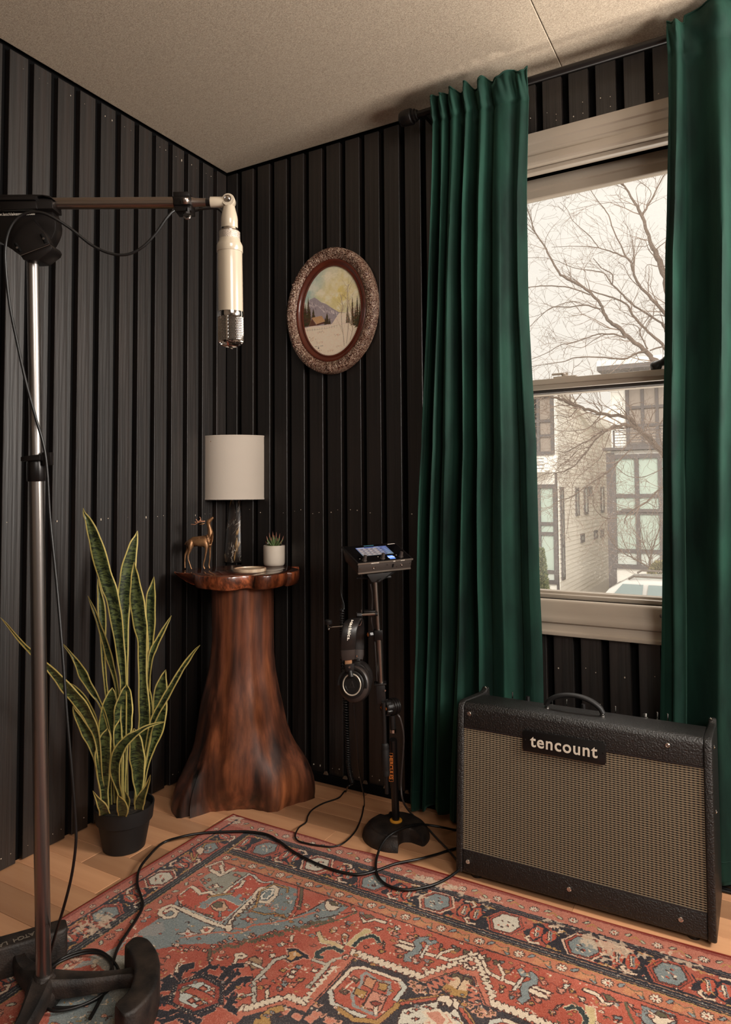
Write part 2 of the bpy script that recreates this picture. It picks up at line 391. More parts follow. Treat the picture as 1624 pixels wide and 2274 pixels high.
_x = _n.nodes.new('ShaderNodeMixShader'); _x.inputs[0].default_value = .05; _y = _n.nodes.new('ShaderNodeMixShader')
_tc = _n.nodes.new('ShaderNodeTexCoord'); _nz = _n.nodes.new('ShaderNodeTexNoise'); _nz.inputs['Scale'].default_value = 420; _nz.inputs['Detail'].default_value = 2
_rr = _n.nodes.new('ShaderNodeMapRange'); _rr.inputs[1].default_value = .64; _rr.inputs[2].default_value = .72; _rr.inputs[3].default_value = .025; _rr.inputs[4].default_value = .25
_n.links.new(_tc.outputs['Object'], _nz.inputs[0]); _n.links.new(_nz.outputs[0], _rr.inputs[0]); _n.links.new(_rr.outputs[0], _y.inputs[0])
_n.links.new(_t.outputs[0], _x.inputs[1]); _n.links.new(_g.outputs[0], _x.inputs[2]); _n.links.new(_x.outputs[0], _y.inputs[1]); _n.links.new(_d.outputs[0], _y.inputs[2]); _n.links.new(_y.outputs[0], _o.inputs[0])
def sash(yf, z0, z1_, rb, rt, name):      # yf = room-side face
    st = .04; d = .034
    e = MB().box((0, 0, 0), (.001, .001, .001))
    fr = hprof([(yf, z0), (yf, z0+rb*.55), (yf+.006, z0+rb*.62), (yf+.008, z0+rb*.95), (yf+.012, z0+rb), (yf+d, z0+rb), (yf+d, z0)], name+'_bottom_rail', WX0, WX1)
    hprof([(yf, z1_), (yf, z1_-rt*.5), (yf+.006, z1_-rt*.56), (yf+.008, z1_-rt*.95), (yf+.012, z1_-rt), (yf+d, z1_-rt), (yf+d, z1_)], name+'_top_rail', WX0, WX1)
    for xa, xb in ((WX0, WX0+st), (WX1-st, WX1)): MB().box((xa, yf, z0+rb), (xb, yf+d, z1_-rt)).build(name+'_stile', C_, win, 0, bevel=.002)
    MB().box((WX0+st-.004, yf+.017, z0+rb-.004), (WX1-st+.004, yf+.021, z1_-rt+.004)).build('pane', M_['glass'], win, 0)
M_['rail_dark'] = mat('dark_rail_strip', srgb(52, 44, 42), .7)
sash(Y0+.075, 1.335, WZ1-.006, .028, .062, 'upper_sash')
sash(Y0+.034, WZ0, 1.378, .022, .032, 'lower_sash')
MB().box((WX0+.03, Y0+.052, 1.337), (WX1-.03, Y0+.075, 1.3455)).build('rail_strip', M_['rail_dark'], win, 0)  # dark strip along the underside of the meeting rail
MB().lathe([(.001, -.002), (.0055, -.002), (.0055, .001), (.003, .0025), (.0005, .0025)], 12, frame((-.245, Y0-.009, .678), (0, -1, 0), (1, 0, 0))).build('screw', M_['steel'], win)
# sash lock on the meeting rail
lk = thing('sash_lock', 'pale grey sash lock on the meeting rail of the window', 'window lock', (-.515, Y0+.05, 1.378))
MB().box((-.545, Y0+.04, 1.378), (-.475, Y0+.066, 1.384)).build('base_plate', C_, lk, 0, bevel=.002)
MB().box((-.552, Y0+.046, 1.390), (-.502, Y0+.058, 1.396), M=None).build('lever', C_, lk, 0, bevel=.0025)
MB().lathe([(.010, 1.383), (.010, 1.391), (.006, 1.394)], 16, Matrix.Translation((-.512, Y0+.052, 0))).build('cam', C_, lk)
# small dark animal figure sitting on the meeting rail
M_['darkfig'] = mat('dark_figurine', srgb(34, 32, 32), .5, bump=(300, .5, (1, 1, 1), .001))
fg = thing('animal_figurine', 'small dark animal figurine perched on the meeting rail beside the right curtain', 'figurine', (-.225, Y0+.05, 1.378))
def P_(x, y, Y=Y0+.05): return on(x, y, 1, Y)
b = MB(); b.tube(spline([P_(1446, 822), P_(1453, 816), P_(1464, 808), P_(1476, 803), P_(1484, 798), P_(1493, 799), P_(1500, 806)], 6), [.0015, .003, .006, .009, .012, .014, .015, .0155, .0155, .015, .014, .013, .012, .0115, .011, .0105, .011, .0115, .012, .012, .0125, .0125, .013, .0125, .012, .0115, .011, .0105, .010, .0095, .009, .0085, .008, .007, .006, .005, .003][:37], 12)
b.build('body', M_['darkfig'], fg, 60)
for xx in (1458, 1468, 1480, 1490): MB().tube([P_(xx, 812), P_(xx-1, 817.5), P_(xx-3, 821.0)], [.005, .0035, .003], 8).build('leg', M_['darkfig'], fg, 60)

# ================================================================== CURTAINS AND ROD
def velvet():
    m = mat('green_velvet', srgb(24, 56, 45), .75, sheen=.25, spec=.16, bump=(90, .25, (1, 1, .35), .002), noise=(13, srgb(9, 26, 22), (1, 1, .3), .2)); b = m.node_tree.nodes['Principled BSDF']
    b.inputs['Sheen Roughness'].default_value = .4; b.inputs['Sheen Tint'].default_value = (.25, .6, .46, 1); return m
M_['velvet'] = velvet()
RY, RZ = 1.99, 2.250
def lerp_tab(tab, z):
    if z >= tab[0][0]: return tab[0][1]
    for (za, a), (zb, b) in zip(tab, tab[1:]):
        if z >= zb: return a+(b-a)*(za-z)/(za-zb)
    return tab[-1][1]
def YC2(z):
    t_ = min(1, max(0, (1.25-z)/.85)); return t_*t_*(3-2*t_)
def edge(pts):                                             # silhouette points on the curtain's own hanging surface
    out = []
    for x, y in pts:
        Y = 1.97
        for _ in range(4): q = on(x, y, 1, Y); Y = RY-.02+.082*YC2(q.z)
        out.append((q.z, q.x))
    return out
def curtain(name, label, xl, xr, valleys, ztop, zbot, seed, zs=2.190, dz0=0, ends=(1, 1)):
    t = thing(name, label, 'curtain', ((xl[0][1]+xr[0][1])/2, 2.03, zbot))
    rnd = random.Random(seed); n = len(valleys)-1; per = 18; NU = n*per+1
    us = []; phs = []
    for i in range(n):
        for k in range(per): us.append(valleys[i]+(valleys[i+1]-valleys[i])*k/per); phs.append(i+k/per)
    us.append(1.0); phs.append(n)
    amp = [rnd.uniform(.8, 1.25) for _ in range(n+1)]; amp[0] *= ends[0]; amp[-1] *= ends[1]; amp[-2] *= max(ends[1], .4); wob = [(rnd.uniform(-.012, .012), rnd.uniform(1.5, 3.5), rnd.uniform(0, 6)) for _ in range(n+1)]
    zl = [ztop, ztop-.004]; z = ztop-.012
    while z > zbot+.02: zl.append(z); z -= .012 if z > 2.12 else (.03 if z > 1.9 else .055)
    zl += [zbot+.012, zbot]
    def sheet(zl, back=False):
        rows = []
        for zi, z in enumerate(zl):
            L = lerp_tab(xl, z); R = lerp_tab(xr, z); row = []
            head = max(0, min(1, (z-zs+.01)/.05)); low = min(1, max(0, (2.15-z)/.5))
            for u, ph in zip(us, phs):
                i = min(int(ph), n-1); fr = ph-int(ph); fr = fr+.10*math.sin(2*PI*fr)*math.sin(i*1.9+seed+z*.8); c = math.cos(2*PI*fr); c = math.copysign(abs(c)**.8, c); A = amp[i]*(1-(ph-i))+amp[i+1]*(ph-i)
                w = wob[i]; dx = (w[0]*math.sin(w[1]*(2.3-z)+w[2]))*low*(1 if 0 < u < 1 else 0)
                x = L+(R-L)*u+dx + math.sin(4*PI*ph)*-.006*low
                low2 = YC2(z); depth = (.019+.022*low*(1-.5*low2)*(.55+.45*math.sin(2.1*z+i*2.3+seed)**2))*A
                if back: y = RY+.022+.006*c; x = L+.012+(R-L-.03)*u
                else: 
                    y = RY-.034*head-.020*(1-head)+.082*low2 + depth*c - .002
                    y = min(y, RY-.0145) if z > zs-.02 else min(y, 2.092)
                    # gathers: puckers round the rod and pinched stitching line
                    y += -.006*math.exp(-((z-RZ)/.02)**2) + .007*math.exp(-((z-zs)/.006)**2) + .0035*math.sin(ph*2*PI*3.1+z*70)*math.exp(-((z-RZ+.01)/.03)**2)
                zz = z + (-dz0 if z > ztop-.02 and ph < 1 else 0) + ((.008*math.sin(ph*5.1+seed)-.004) if z > ztop-.02 else 0) + (.010*math.sin(ph*2.3+seed) if z < zbot+.02 else 0)
                row.append(Vector((x, y, zz)))
            rows.append(row)
        return rows
    b = MB(); b.rings(sheet(zl), closed=False, cap=False)
    o = b.build('panel', M_['velvet'], t, 80)
    md = o.modifiers.new('thick', 'SOLIDIFY'); md.thickness = .0022; md.offset = 0
    zb = [q for q in zl if q > zs-.004]
    b = MB(); b.rings(sheet(zb, True), closed=False, cap=False); o = b.build('header_back', M_['velvet'], t, 80)
    md = o.modifiers.new('thick', 'SOLIDIFY'); md.thickness = .002; md.offset = 0
    # stitched hem line, raised welt at the header top
    b = MB(); row = [p+Vector((0, -.0022, -.001)) for p in sheet([ztop-.001])[0]]; b.tube(row, .0024, 6); b.build('top_welt', M_['velvet'], t, 80)
    b = MB(); row = [p+Vector((0, -.002, 0)) for p in sheet([zbot+.05])[0]]; b.tube(row, .0009, 4); b.build('hem_stitch', M_['velvet'], t, 80)
    return t
curtain('curtain', 'dark green velvet curtain hanging left of the window, beside the oval painting',
        edge([(958, 190), (957, 300), (957, 400), (952, 700), (940, 1000), (925, 1300), (916, 1500), (908, 1700), (905, 1800)]), edge([(1175, 160), (1172, 300), (1169, 420), (1172, 700), (1184, 1000), (1190, 1300), (1200, 1500), (1206, 1700), (1210, 1860)]),
        [0, .10, .20, .33, .475, .64, .87, 1.0], 2.274, .022, 3, ends=(1, .25))
curtain('curtain', 'dark green velvet curtain hanging right of the window, cut by the right edge',
        edge([(1482, 60), (1488, 300), (1491, 500), (1486, 760), (1476, 1000), (1470, 1400), (1466, 1600), (1465, 1900)]), [(2.32, .33), (1.5, .32), (0, .36)],
        [0, .085, .40, .60, .80, 1.0], 2.290, .03, 8, dz0=.016, ends=(.1, 1))
rod = thing('curtain_rod', 'long black curtain rod with a round end cap just under the ceiling', 'curtain rod', (-.97, RY, RZ))
MB().cyl((-.93, RY, RZ), (.62, RY, RZ), .0112, 24).build('pole', M_['blackmetal'], rod)
MB().lathe([(.001, 0), (.012, .001), (.021, .006), (.025, .014), (.026, .03), (.0255, .046), (.024, .048), (.018, .05), (.018, .053), (.021, .054), (.021, .058), (.016, .06), (.016, .066), (.014, .068)], 28, frame((-.99, RY, RZ), (1, 0, 0), (0, 0, 1))).build('end_cap', M_['blackmetal'], rod)
bk = MB(); bk.box((-.905, RY-.004, RZ-.012), (-.893, YR+.0, RZ+.006)); bk.build('wall_bracket', M_['blackmetal'], rod, 30, bevel=.001)
MB().box((-.915, YR-.004, RZ-.03), (-.883, YR+.02, RZ+.03)).build('bracket_plate', M_['blackmetal'], rod, 30, bevel=.001)

# ================================================================== TREE TRUNK TABLE AND WHAT STANDS ON IT
def wood(name, dark, mid, light, st, sc_=7, rough=.3, coat=.35, burl=0):
    m = mat(name, mid, rough, coat=coat, bump=(26, .35, (st[0], st[1], st[2]), .003)); n = m.node_tree; b = n.nodes['Principled BSDF']
    t = n.nodes.new('ShaderNodeTexCoord'); mp = n.nodes.new('ShaderNodeMapping'); mp.inputs['Scale'].default_value = st; n.links.new(t.outputs['Object'], mp.inputs[0])
    n0 = n.nodes.new('ShaderNodeTexNoise'); n0.inputs['Scale'].default_value = sc_; n0.inputs['Detail'].default_value = 7; n0.inputs['Roughness'].default_value = .62; n0.inputs['Distortion'].default_value = .6+burl
    n.links.new(mp.outputs[0], n0.inputs[0]); r = n.nodes.new('ShaderNodeValToRGB'); n.links.new(n0.outputs[0], r.inputs[0])
    e = r.color_ramp.elements; e[0].position = .36; e[0].color = dark; e[1].position = .68; e[1].color = light; q = e.new(.5); q.color = mid
    n1 = n.nodes.new('ShaderNodeTexNoise'); n1.inputs['Scale'].default_value = 34; n1.inputs['Detail'].default_value = 8; n1.inputs['Distortion'].default_value = burl*2
    n.links.new(mp.outputs[0], n1.inputs[0]); mx = n.nodes.new('ShaderNodeMix'); mx.data_type = 'RGBA'; mx.blend_type = 'MULTIPLY'; mx.inputs[0].default_value = .75
    r1 = n.nodes.new('ShaderNodeValToRGB'); r1.color_ramp.elements[0].position = .38; r1.color_ramp.elements[0].color = (.25, .22, .2, 1); r1.color_ramp.elements[1].position = .6; r1.color_ramp.elements[1].color = (1, 1, 1, 1)
    n.links.new(n1.outputs[0], r1.inputs[0]); n.links.new(r.outputs[0], mx.inputs[6]); n.links.new(r1.outputs[0], mx.inputs[7])
    n2 = n.nodes.new('ShaderNodeTexNoise'); n2.inputs['Scale'].default_value = 4.5; n2.inputs['Detail'].default_value = 5; n2.inputs['Roughness'].default_value = .6; mp2 = n.nodes.new('ShaderNodeMapping'); mp2.inputs['Scale'].default_value = (1, 1, max(st[2], .3)); mp2.inputs['Location'].default_value = (3.1, 1.7, .4); n.links.new(t.outputs['Object'], mp2.inputs[0]); n.links.new(mp2.outputs[0], n2.inputs[0])
    r2 = n.nodes.new('ShaderNodeValToRGB'); r2.color_ramp.elements[0].position = .44; r2.color_ramp.elements[0].color = (.22, .2, .2, 1); r2.color_ramp.elements[1].position = .54; r2.color_ramp.elements[1].color = (1, 1, 1, 1); n.links.new(n2.outputs[0], r2.inputs[0])
    m2 = n.nodes.new('ShaderNodeMix'); m2.data_type = 'RGBA'; m2.blend_type = 'MULTIPLY'; m2.inputs[0].default_value = .85; n.links.new(mx.outputs[2], m2.inputs[6]); n.links.new(r2.outputs[0], m2.inputs[7]); n.links.new(m2.outputs[2], b.inputs['Base Color']); return m
M_['trunk'] = wood('polished_trunk', srgb(22, 14, 12), srgb(116, 66, 44), srgb(168, 100, 62), (1, 1, .13), 8, .45, .1)
M_['slabtop'] = wood('slab_top', srgb(60, 28, 18), srgb(112, 56, 36), srgb(140, 74, 46), (1, 1, 1), 5, .22, .5, 1.2)
M_['slabside'] = wood('slab_edge', srgb(48, 26, 18), srgb(150, 78, 46), srgb(186, 104, 60), (1, 1, .5), 11, .3, .4, 1.5)
tt = thing('trunk_table', 'glossy brown side table, a flared tree trunk under a live-edge slab, in the corner', 'side table', (-1.56, 1.88, 0))
AX = Vector((-1.562, 1.885, 0))
sec = [(350, 395, 885), (700, 402, 885), (900, 385, 890), (1050, 350, 915), (1200, 312, 945), (1400, 285, 990), (1550, 262, 1045), (1700, 225, 1130), (1850, 172, 1205), (1960, 125, 1238), (2010, 112, 1236)]
ft = [(385, 1812), (392, 1820), (410, 1820), (425, 1813), (440, 1806), (470, 1803), (500, 1801), (530, 1798), (560, 1797), (580, 1801), (600, 1805), (618, 1803), (635, 1793), (660, 1785), (685, 1779), (702, 1772)]
CRh = Vector((CR.x, CR.y, 0)).normalized(); CFh = Vector((CF.x, CF.y, 0)).normalized()
fpol = []
for p in ft:
    q = fl(*p)-AX; fpol.append((math.atan2(q.dot(CFh), q.dot(CRh)), q.length))
back = [(.25, .235), (.8, .20), (1.3, .2), (1.9, .2), (2.5, .215), (2.95, .225)]
fpol = sorted([(a % (2*PI), r) for a, r in fpol]+back)
def frad(th):
    th %= 2*PI
    for i in range(len(fpol)):
        a, ra = fpol[i-1]; b2, rb = fpol[i]
        if i == 0: a -= 2*PI
        if a <= th <= b2: t_ = (th-a)/(b2-a+1e-9); t_ = t_*t_*(3-2*t_); return ra+(rb-ra)*t_
    a, ra = fpol[-1]; b2, rb = fpol[0]; t_ = (th-a)/(b2+2*PI-a); return ra+(rb-ra)*t_
DT = (AX+Vector((0, 0, .4))-CAM).dot(CF)
prof = []
for cy_, l_, r_ in sec:
    pl = at(360+l_*.277, 1220+cy_*.277, DT); pr_ = at(360+r_*.277, 1220+cy_*.277, DT)
    prof.append(((pl.z+pr_.z)/2, (pl-AX).dot(CRh), (pr_-AX).dot(CRh)))
def pint(z):
    P = sorted(prof)
    if z <= P[0][0]: return P[0][1:]
    for a, b2 in zip(P, P[1:]):
        if z <= b2[0]: t_ = (z-a[0])/(b2[0]-a[0]); return (a[1]+(b2[1]-a[1])*t_, a[2]+(b2[2]-a[2])*t_)
    return P[-1][1:]
rs = []; SEG = 128
zlev = [0, .006, .02, .04, .06, .085, .11, .14, .17, .2, .24, .28, .33, .38, .43, .48, .53, .58, .63, .68, .718]
for z in zlev:
    l_, r_ = pint(max(z, .05)); w = max(0, 1-z/.2)**1.6; ring = []
    for j in range(SEG):
        th = 2*PI*j/SEG; c, s_ = math.cos(th), math.sin(th)
        a = r_ if c > 0 else -l_
        rr = 1/math.sqrt((c/a)**2+(s_/((r_-l_)/2*.9))**2)
        flute = 1+.028*math.sin(5*th+1.3+z*1.5)*(1-z*.7)+.015*math.sin(11*th+z*4)+.02*math.sin(3*th+.5)*min(1, z*3)
        rr = rr*flute*(1-w)+frad(th)*w
        if z < .015: rr *= .985
        ring.append(AX+CRh*(c*rr)+CFh*(s_*rr)+Vector((0, 0, z)))
    rs.append(ring)
MB().rings(rs).build('trunk', M_['trunk'], tt, 60, loc=AX)
# slab: irregular live edge
ZS = .76
sl = [(130, 1445), (200, 1455), (290, 1460), (350, 1462), (372, 1466), (385, 1482), (430, 1492), (560, 1497), (680, 1499), (760, 1496), (840, 1482), (900, 1478), (1000, 1488), (1100, 1484), (1225, 1466), (1243, 1452), (1262, 1455), (1330, 1450), (1392, 1432), (1416, 1412), (1412, 1392), (1380, 1376), (1300, 1366), (1180, 1362)]
sp = [fl(350+x*.2278, 940+y*.2278, ZS) for x, y in sl]
cen = Vector((-1.575, 1.88, ZS))
sp += [Vector((-1.50, 2.03, ZS)), Vector((-1.57, 2.075, ZS)), Vector((-1.66, 2.06, ZS)), Vector((-1.735, 1.99, ZS)), Vector((-1.765, 1.90, ZS)), Vector((-1.775, 1.82, ZS)), Vector((-1.77, 1.76, ZS))]
sp = sorted(sp, key=lambda p: math.atan2(p.y-cen.y, p.x-cen.x))
dense = spline(sp+[sp[0]], 4)[:-1]
for _k in range(3):                                        # soften the outline, keep the left lip
    _n = len(dense); _r = [(p-cen).length for p in dense]; _s = [sum(_r[(i+q) % _n] for q in range(-5, 6))/11 for i in range(_n)]
    dense = [cen+(p-cen).normalized()*(a*.5+b2*.5) for p, a, b2 in zip(dense, _s, _r)]
dense = [Vector((max(p.x, XL+.012), min(p.y, YR-.012), p.z)) for p in dense]
prof2 = [(0, 0), (.003, -.002), (.004, -.006), (.004, -.020), (.002, -.034), (-.002, -.043), (-.008, -.046)]
rs = []
for off, dz in prof2:
    ring = []
    for i, p in enumerate(dense):
        d = (p-cen); d.z = 0; L = d.length; d.normalize()
        under = .06*min(1, max(0, (-.135-(p-cen).dot(CRh))/.05))      # the left lip undercuts
        ring.append(p+d*(off-.004-under*(-dz/.044)**1.3)+Vector((0, 0, dz-.002*(dz < -.03)*math.sin(i*.35))))
    rs.append(ring)
b = MB(); n_ = len(dense); b.rings(rs, 1, cap=False); b.f.append(tuple(range(n_))); b.m.append(0); b.f.append(tuple(6*n_+i for i in range(n_))); b.m.append(1)
b.build('table_top', [M_['slabtop'], M_['slabside']], tt, 35, loc=cen)

# ---- table lamp
def marble_black():
    m = mat('black_marble', srgb(46, 40, 36), .3, coat=.25); n = m.node_tree; b = n.nodes['Principled BSDF']; t = n.nodes.new('ShaderNodeTexCoord'); col = None
    base = n.nodes.new('ShaderNodeRGB'); base.outputs[0].default_value = srgb(50, 43, 39); col = base.outputs[0]
    for sc_, st, w, c, dist in ((5, (1, 1, .28), .016, srgb(214, 170, 110), 2.5), (9, (1, 1, .5), .016, srgb(215, 205, 190), 3.5), (16, (1, 1, 1), .012, srgb(130, 96, 70), 2)):
        mp = n.nodes.new('ShaderNodeMapping'); mp.inputs['Scale'].default_value = st; mp.inputs['Location'].default_value = (sc_*.37, .2, .1); n.links.new(t.outputs['Object'], mp.inputs[0])
        nz = n.nodes.new('ShaderNodeTexNoise'); nz.inputs['Scale'].default_value = sc_; nz.inputs['Detail'].default_value = 4; nz.inputs['Distortion'].default_value = dist; n.links.new(mp.outputs[0], nz.inputs[0])
        r = n.nodes.new('ShaderNodeValToRGB'); e = r.color_ramp.elements; e[0].position = .5-w; e[0].color = (0, 0, 0, 1); e[1].position = .5+w; e[1].color = (0, 0, 0, 1); q = e.new(.5); q.color = (1, 1, 1, 1); n.links.new(nz.outputs[0], r.inputs[0])
        mk = n.nodes.new('ShaderNodeTexNoise'); mk.inputs['Scale'].default_value = 14; n.links.new(t.outputs['Object'], mk.inputs[0]); mr = n.nodes.new('ShaderNodeMapRange'); mr.inputs[1].default_value = .42; mr.inputs[2].default_value = .52; n.links.new(mk.outputs[0], mr.inputs[0])
        mu = n.nodes.new('ShaderNodeMath'); mu.operation = 'MULTIPLY'; n.links.new(r.outputs[0], mu.inputs[0]); n.links.new(mr.outputs[0], mu.inputs[1])
        mx = n.nodes.new('ShaderNodeMix'); mx.data_type = 'RGBA'; n.links.new(mu.outputs[0], mx.inputs[0]); n.links.new(col, mx.inputs[6]); mx.inputs[7].default_value = c; col = mx.outputs[2]
    n.links.new(col, b.inputs['Base Color']); return m
M_['marble'] = marble_black()
M_['shade'] = mat('white_linen_shade', srgb(200, 188, 175), .9, bump=(500, .25, (1, 1, 1), .0008), spec=.2)
M_['brass'] = mat('aged_brass', srgb(176, 120, 66), .28, 1)
lc = fl(530, 1246, ZS); DL = (lc-CAM).dot(CF); PX = DL/F
lamp = thing('table_lamp', 'table lamp with white drum shade on black gold-veined marble base', 'lamp', lc)
ML = Matrix.Translation(lc)
MB().lathe([(.001, 0), (32.5*PX, 0), (33.5*PX, .003), (32.6*PX, .03), (22.5*PX, .245), (20*PX, .253), (.001, .254)], 48, ML).build('base', M_['marble'], lamp, 40, loc=lc)
zb = at(528, 1105, DL).z-.004-lc.z; zt = at(528, 968, DL).z-lc.z-.01
RS = 91.5*PX
MB().lathe([(RS-.0035, zb), (RS, zb), (RS, zt), (RS-.0035, zt), (RS-.0035, zb)], 72, ML, cap=False).build('shade', M_['shade'], lamp, 40)
for zz, nm in ((zb, 'shade_rim'), (zt, 'shade_rim')): 
    MB().rings([[lc+Vector(((RS+dr)*math.cos(a), (RS+dr)*math.sin(a), zz+dz)) for dr, dz in ((.0006, -.003), (.0012, 0), (.0006, .003), (-.003, .003), (-.004, 0), (-.003, -.003))] for a in [2*PI*i/72 for i in range(72)]], cap=False, loop=True).build(nm, M_['shade'], lamp, 40)
MB().cyl(lc+Vector((0, 0, .25)), lc+Vector((0, 0, zt-.03)), .007, 12).build('stem', M_['brass'], lamp)
hb = MB()
for a in (0, PI/2): hb.cyl(lc+Vector((-RS*math.cos(a), -RS*math.sin(a), zt-.02)), lc+Vector((RS*math.cos(a), RS*math.sin(a), zt-.02)), .002, 6)
hb.build('shade_spider', M_['brass'], lamp)
for px_ in (489.5, 564.5):
    p0 = at(px_, 1112, DL-.02); p1 = at(px_+.3, 1125, DL-.02); p2 = at(px_+.5, 1145, DL-.02)
    zt2 = p0.z+.04
    b = MB(); z = zt2
    while z > p1.z: b.sphere((p0.x, p0.y, z), .0013, 6); z -= .0034
    b.cyl((p0.x, p0.y, zt2), (p0.x, p0.y, p1.z), .0004, 4)
    ch = b.build('pull_chain', M_['brass'], lamp)
    MB().lathe([(.0012, p1.z), (.0024, p1.z-.001), (.0034, p1.z-.003), (.0034, p2.z+.004), (.0042, p2.z+.003), (.0042, p2.z), (.001, p2.z)], 14, Matrix.Translation((p0.x, p0.y, 0))).build('chain_pull', M_['brass'], ch)
    MB().cyl((p0.x, p0.y, zt2), (lc.x, lc.y, zt2+.004), .0016, 6).build('switch_arm', M_['brass'], ch)

# ---- deer figurine, looking up, one continuous body
M_['bronze'] = mat('antique_gold', srgb(156, 116, 80), .42, .65, bump=(260, .35, (1, 1, 1), .0015), noise=(60, srgb(112, 78, 52), (1, 1, 1), .25))
M_['antler'] = mat('pale_gold_antler', srgb(205, 150, 118), .4, .7)
sD = 100/1338
def dd(x, y): return 390+x*sD, 1120+y*sD
foot = {k: fl(*dd(*v), ZS) for k, v in dict(hf=(285, 1920), hn=(490, 1962), fn=(880, 1966), ff=(1018, 1940)).items()}
Dn = ((foot['hn']+foot['fn'])/2-CAM).dot(CF); Df = ((foot['hf']+foot['ff'])/2-CAM).dot(CF); Dm = (Dn+Df)/2-.002
Pd = lambda x, y, d=None: at(*dd(x, y), Dm if d is None else d)
deer = thing('deer_figurine', 'antique gold deer figurine looking upward, beside the table lamp', 'figurine', (foot['hn']+foot['fn']+foot['hf']+foot['ff'])/4)
k_ = sD*Dm/F
V = [(Pd(520, 1110), 150*k_), (Pd(700, 1085), 158*k_), (Pd(880, 1070), 160*k_), (Pd(1020, 1030), 135*k_), (Pd(1060, 880), 95*k_), (Pd(1020, 740), 68*k_), (Pd(985, 610), 58*k_), (Pd(965, 520), 80*k_), (Pd(1040, 455), 58*k_), (Pd(1125, 380), 34*k_),   # 0-9
     (Pd(400, 1150), 110*k_), (Pd(330, 1120), 34*k_), (Pd(275, 1200), 18*k_)]
E_ = [(0, 1), (1, 2), (2, 3), (3, 4), (4, 5), (5, 6), (6, 7), (7, 8), (8, 9), (0, 10), (10, 11), (11, 12)]
def leg(root, pts, d):
    i0 = len(V); prev = root
    for x, y, r in pts:
        if x is None: V.append((y, r))
        else: V.append((Pd(x, y, d), r*k_))
        E_.append((prev, len(V)-1)); prev = len(V)-1
leg(10, [(455, 1250, 88), (420, 1370, 52), (368, 1510, 32), (375, 1640, 22), (425, 1780, 20), (450, 1870, 24), (480, 1935, 28)], Dn)
leg(10, [(390, 1270, 70), (345, 1390, 42), (285, 1500, 32), (275, 1640, 24), (275, 1780, 22), (275, 1860, 25), (288, 1905, 30)], Df)
leg(2, [(920, 1230, 70), (915, 1340, 42), (895, 1480, 32), (865, 1640, 25), (825, 1790, 24), (828, 1850, 26), (872, 1935, 28)], Dn)
leg(3, [(1010, 1230, 62), (1022, 1330, 38), (1022, 1480, 30), (1018, 1640, 24), (990, 1780, 22), (992, 1850, 25), (1015, 1915, 28)], Df)
skin('body', V, E_, M_['bronze'], deer, 2, 1)
for dk, sh in ((-.006, 0), (.008, 1)):
    d = Dm+dk; o_ = (0, 0) if not sh else (60, -55)
    A_ = [(Pd(880, 500, Dm+dk*.4), .0022), (Pd(760+o_[0]*.4, 520+o_[1]*.5, d), .0019), (Pd(670+o_[0], 535+o_[1], d), .0019), (Pd(570+o_[0]*.3, 605+o_[1], d), .0016), (Pd(455+o_[0]*2, 590+o_[1]*1.5, d), .0010), (Pd(640+o_[0]*1.8, 490+o_[1]*1.2, d), .0016), (Pd(598+o_[0]*1.9, 435+o_[1]*1.2, d), .0010)]
    skin('antler', A_, [(0, 1), (1, 2), (2, 3), (3, 4), (2, 5), (5, 6)], M_['antler'], deer, 2)
    skin('ear', [(Pd(875, 555, Dm+dk*.5), .0012), (Pd(800, 585, d), .0034), (Pd(695, 595, d), .0006)], [(0, 1), (1, 2)], M_['bronze'], deer, 2)
for x, y in ((645, 1100), (455, 1075), (690, 1005), (960, 975), (1030, 1040), (460, 1235), (955, 1150)):
    c_ = Pd(x, y, Dm-155*k_*.93); MB().lathe([(.0018, 0), (.0016, .0006), (.0006, .0008)], 10, frame(c_, -CF, CR)).build('spot', M_['bronze'], deer, 60)
MB().sphere(Pd(957, 475, Dm-.0052), .0012, 10).build('eye', M_['bronze'], deer)

# ---- succulent in a white pot
sc0 = fl(609, 1256, ZS); DS = (sc0-CAM).dot(CF); px = DS/F
M_['ceramic'] = mat('matte_white_ceramic', srgb(204, 192, 178), .6, noise=(14, srgb(190, 176, 160), (1, 1, 1), .3))
M_['soil'] = mat('dark_soil', srgb(26, 20, 16), .95, bump=(120, 1, (1, 1, 1), .004), noise=(80, srgb(52, 42, 32), (1, 1, 1), .2))
suc = thing('potted_succulent', 'small spiky succulent in a matte white round pot on the table', 'plant', sc0)
ps = Matrix.Translation(sc0); h = at(609, 1211, DS).z-sc0.z
MB().lathe([(.001, 0), (20*px, 0), (22.5*px, .004), (23.5*px, .012), (23.8*px, h-.003), (23.2*px, h), (22*px, h), (21.5*px, h-.01), (.001, h-.011)], 40, ps).build('pot', M_['ceramic'], suc, 50)
MB().lathe([(.001, h-.006), (10*px, h-.006), (21.6*px, h-.009), (21.6*px, h-.010)], 24, ps).build('soil', M_['soil'], suc)
M_['succ'] = mat('succulent_green', srgb(84, 106, 62), .5, noise=(40, srgb(110, 120, 80), (1, 1, .5), .2)); M_['succtip'] = mat('succulent_tip', srgb(150, 96, 74), .5)
tips = [(592, 1190), (598, 1183), (606, 1180), (614, 1181), (622, 1184), (630, 1190), (626, 1199), (590, 1202), (602, 1192), (617, 1194), (609, 1188), (611, 1200)]
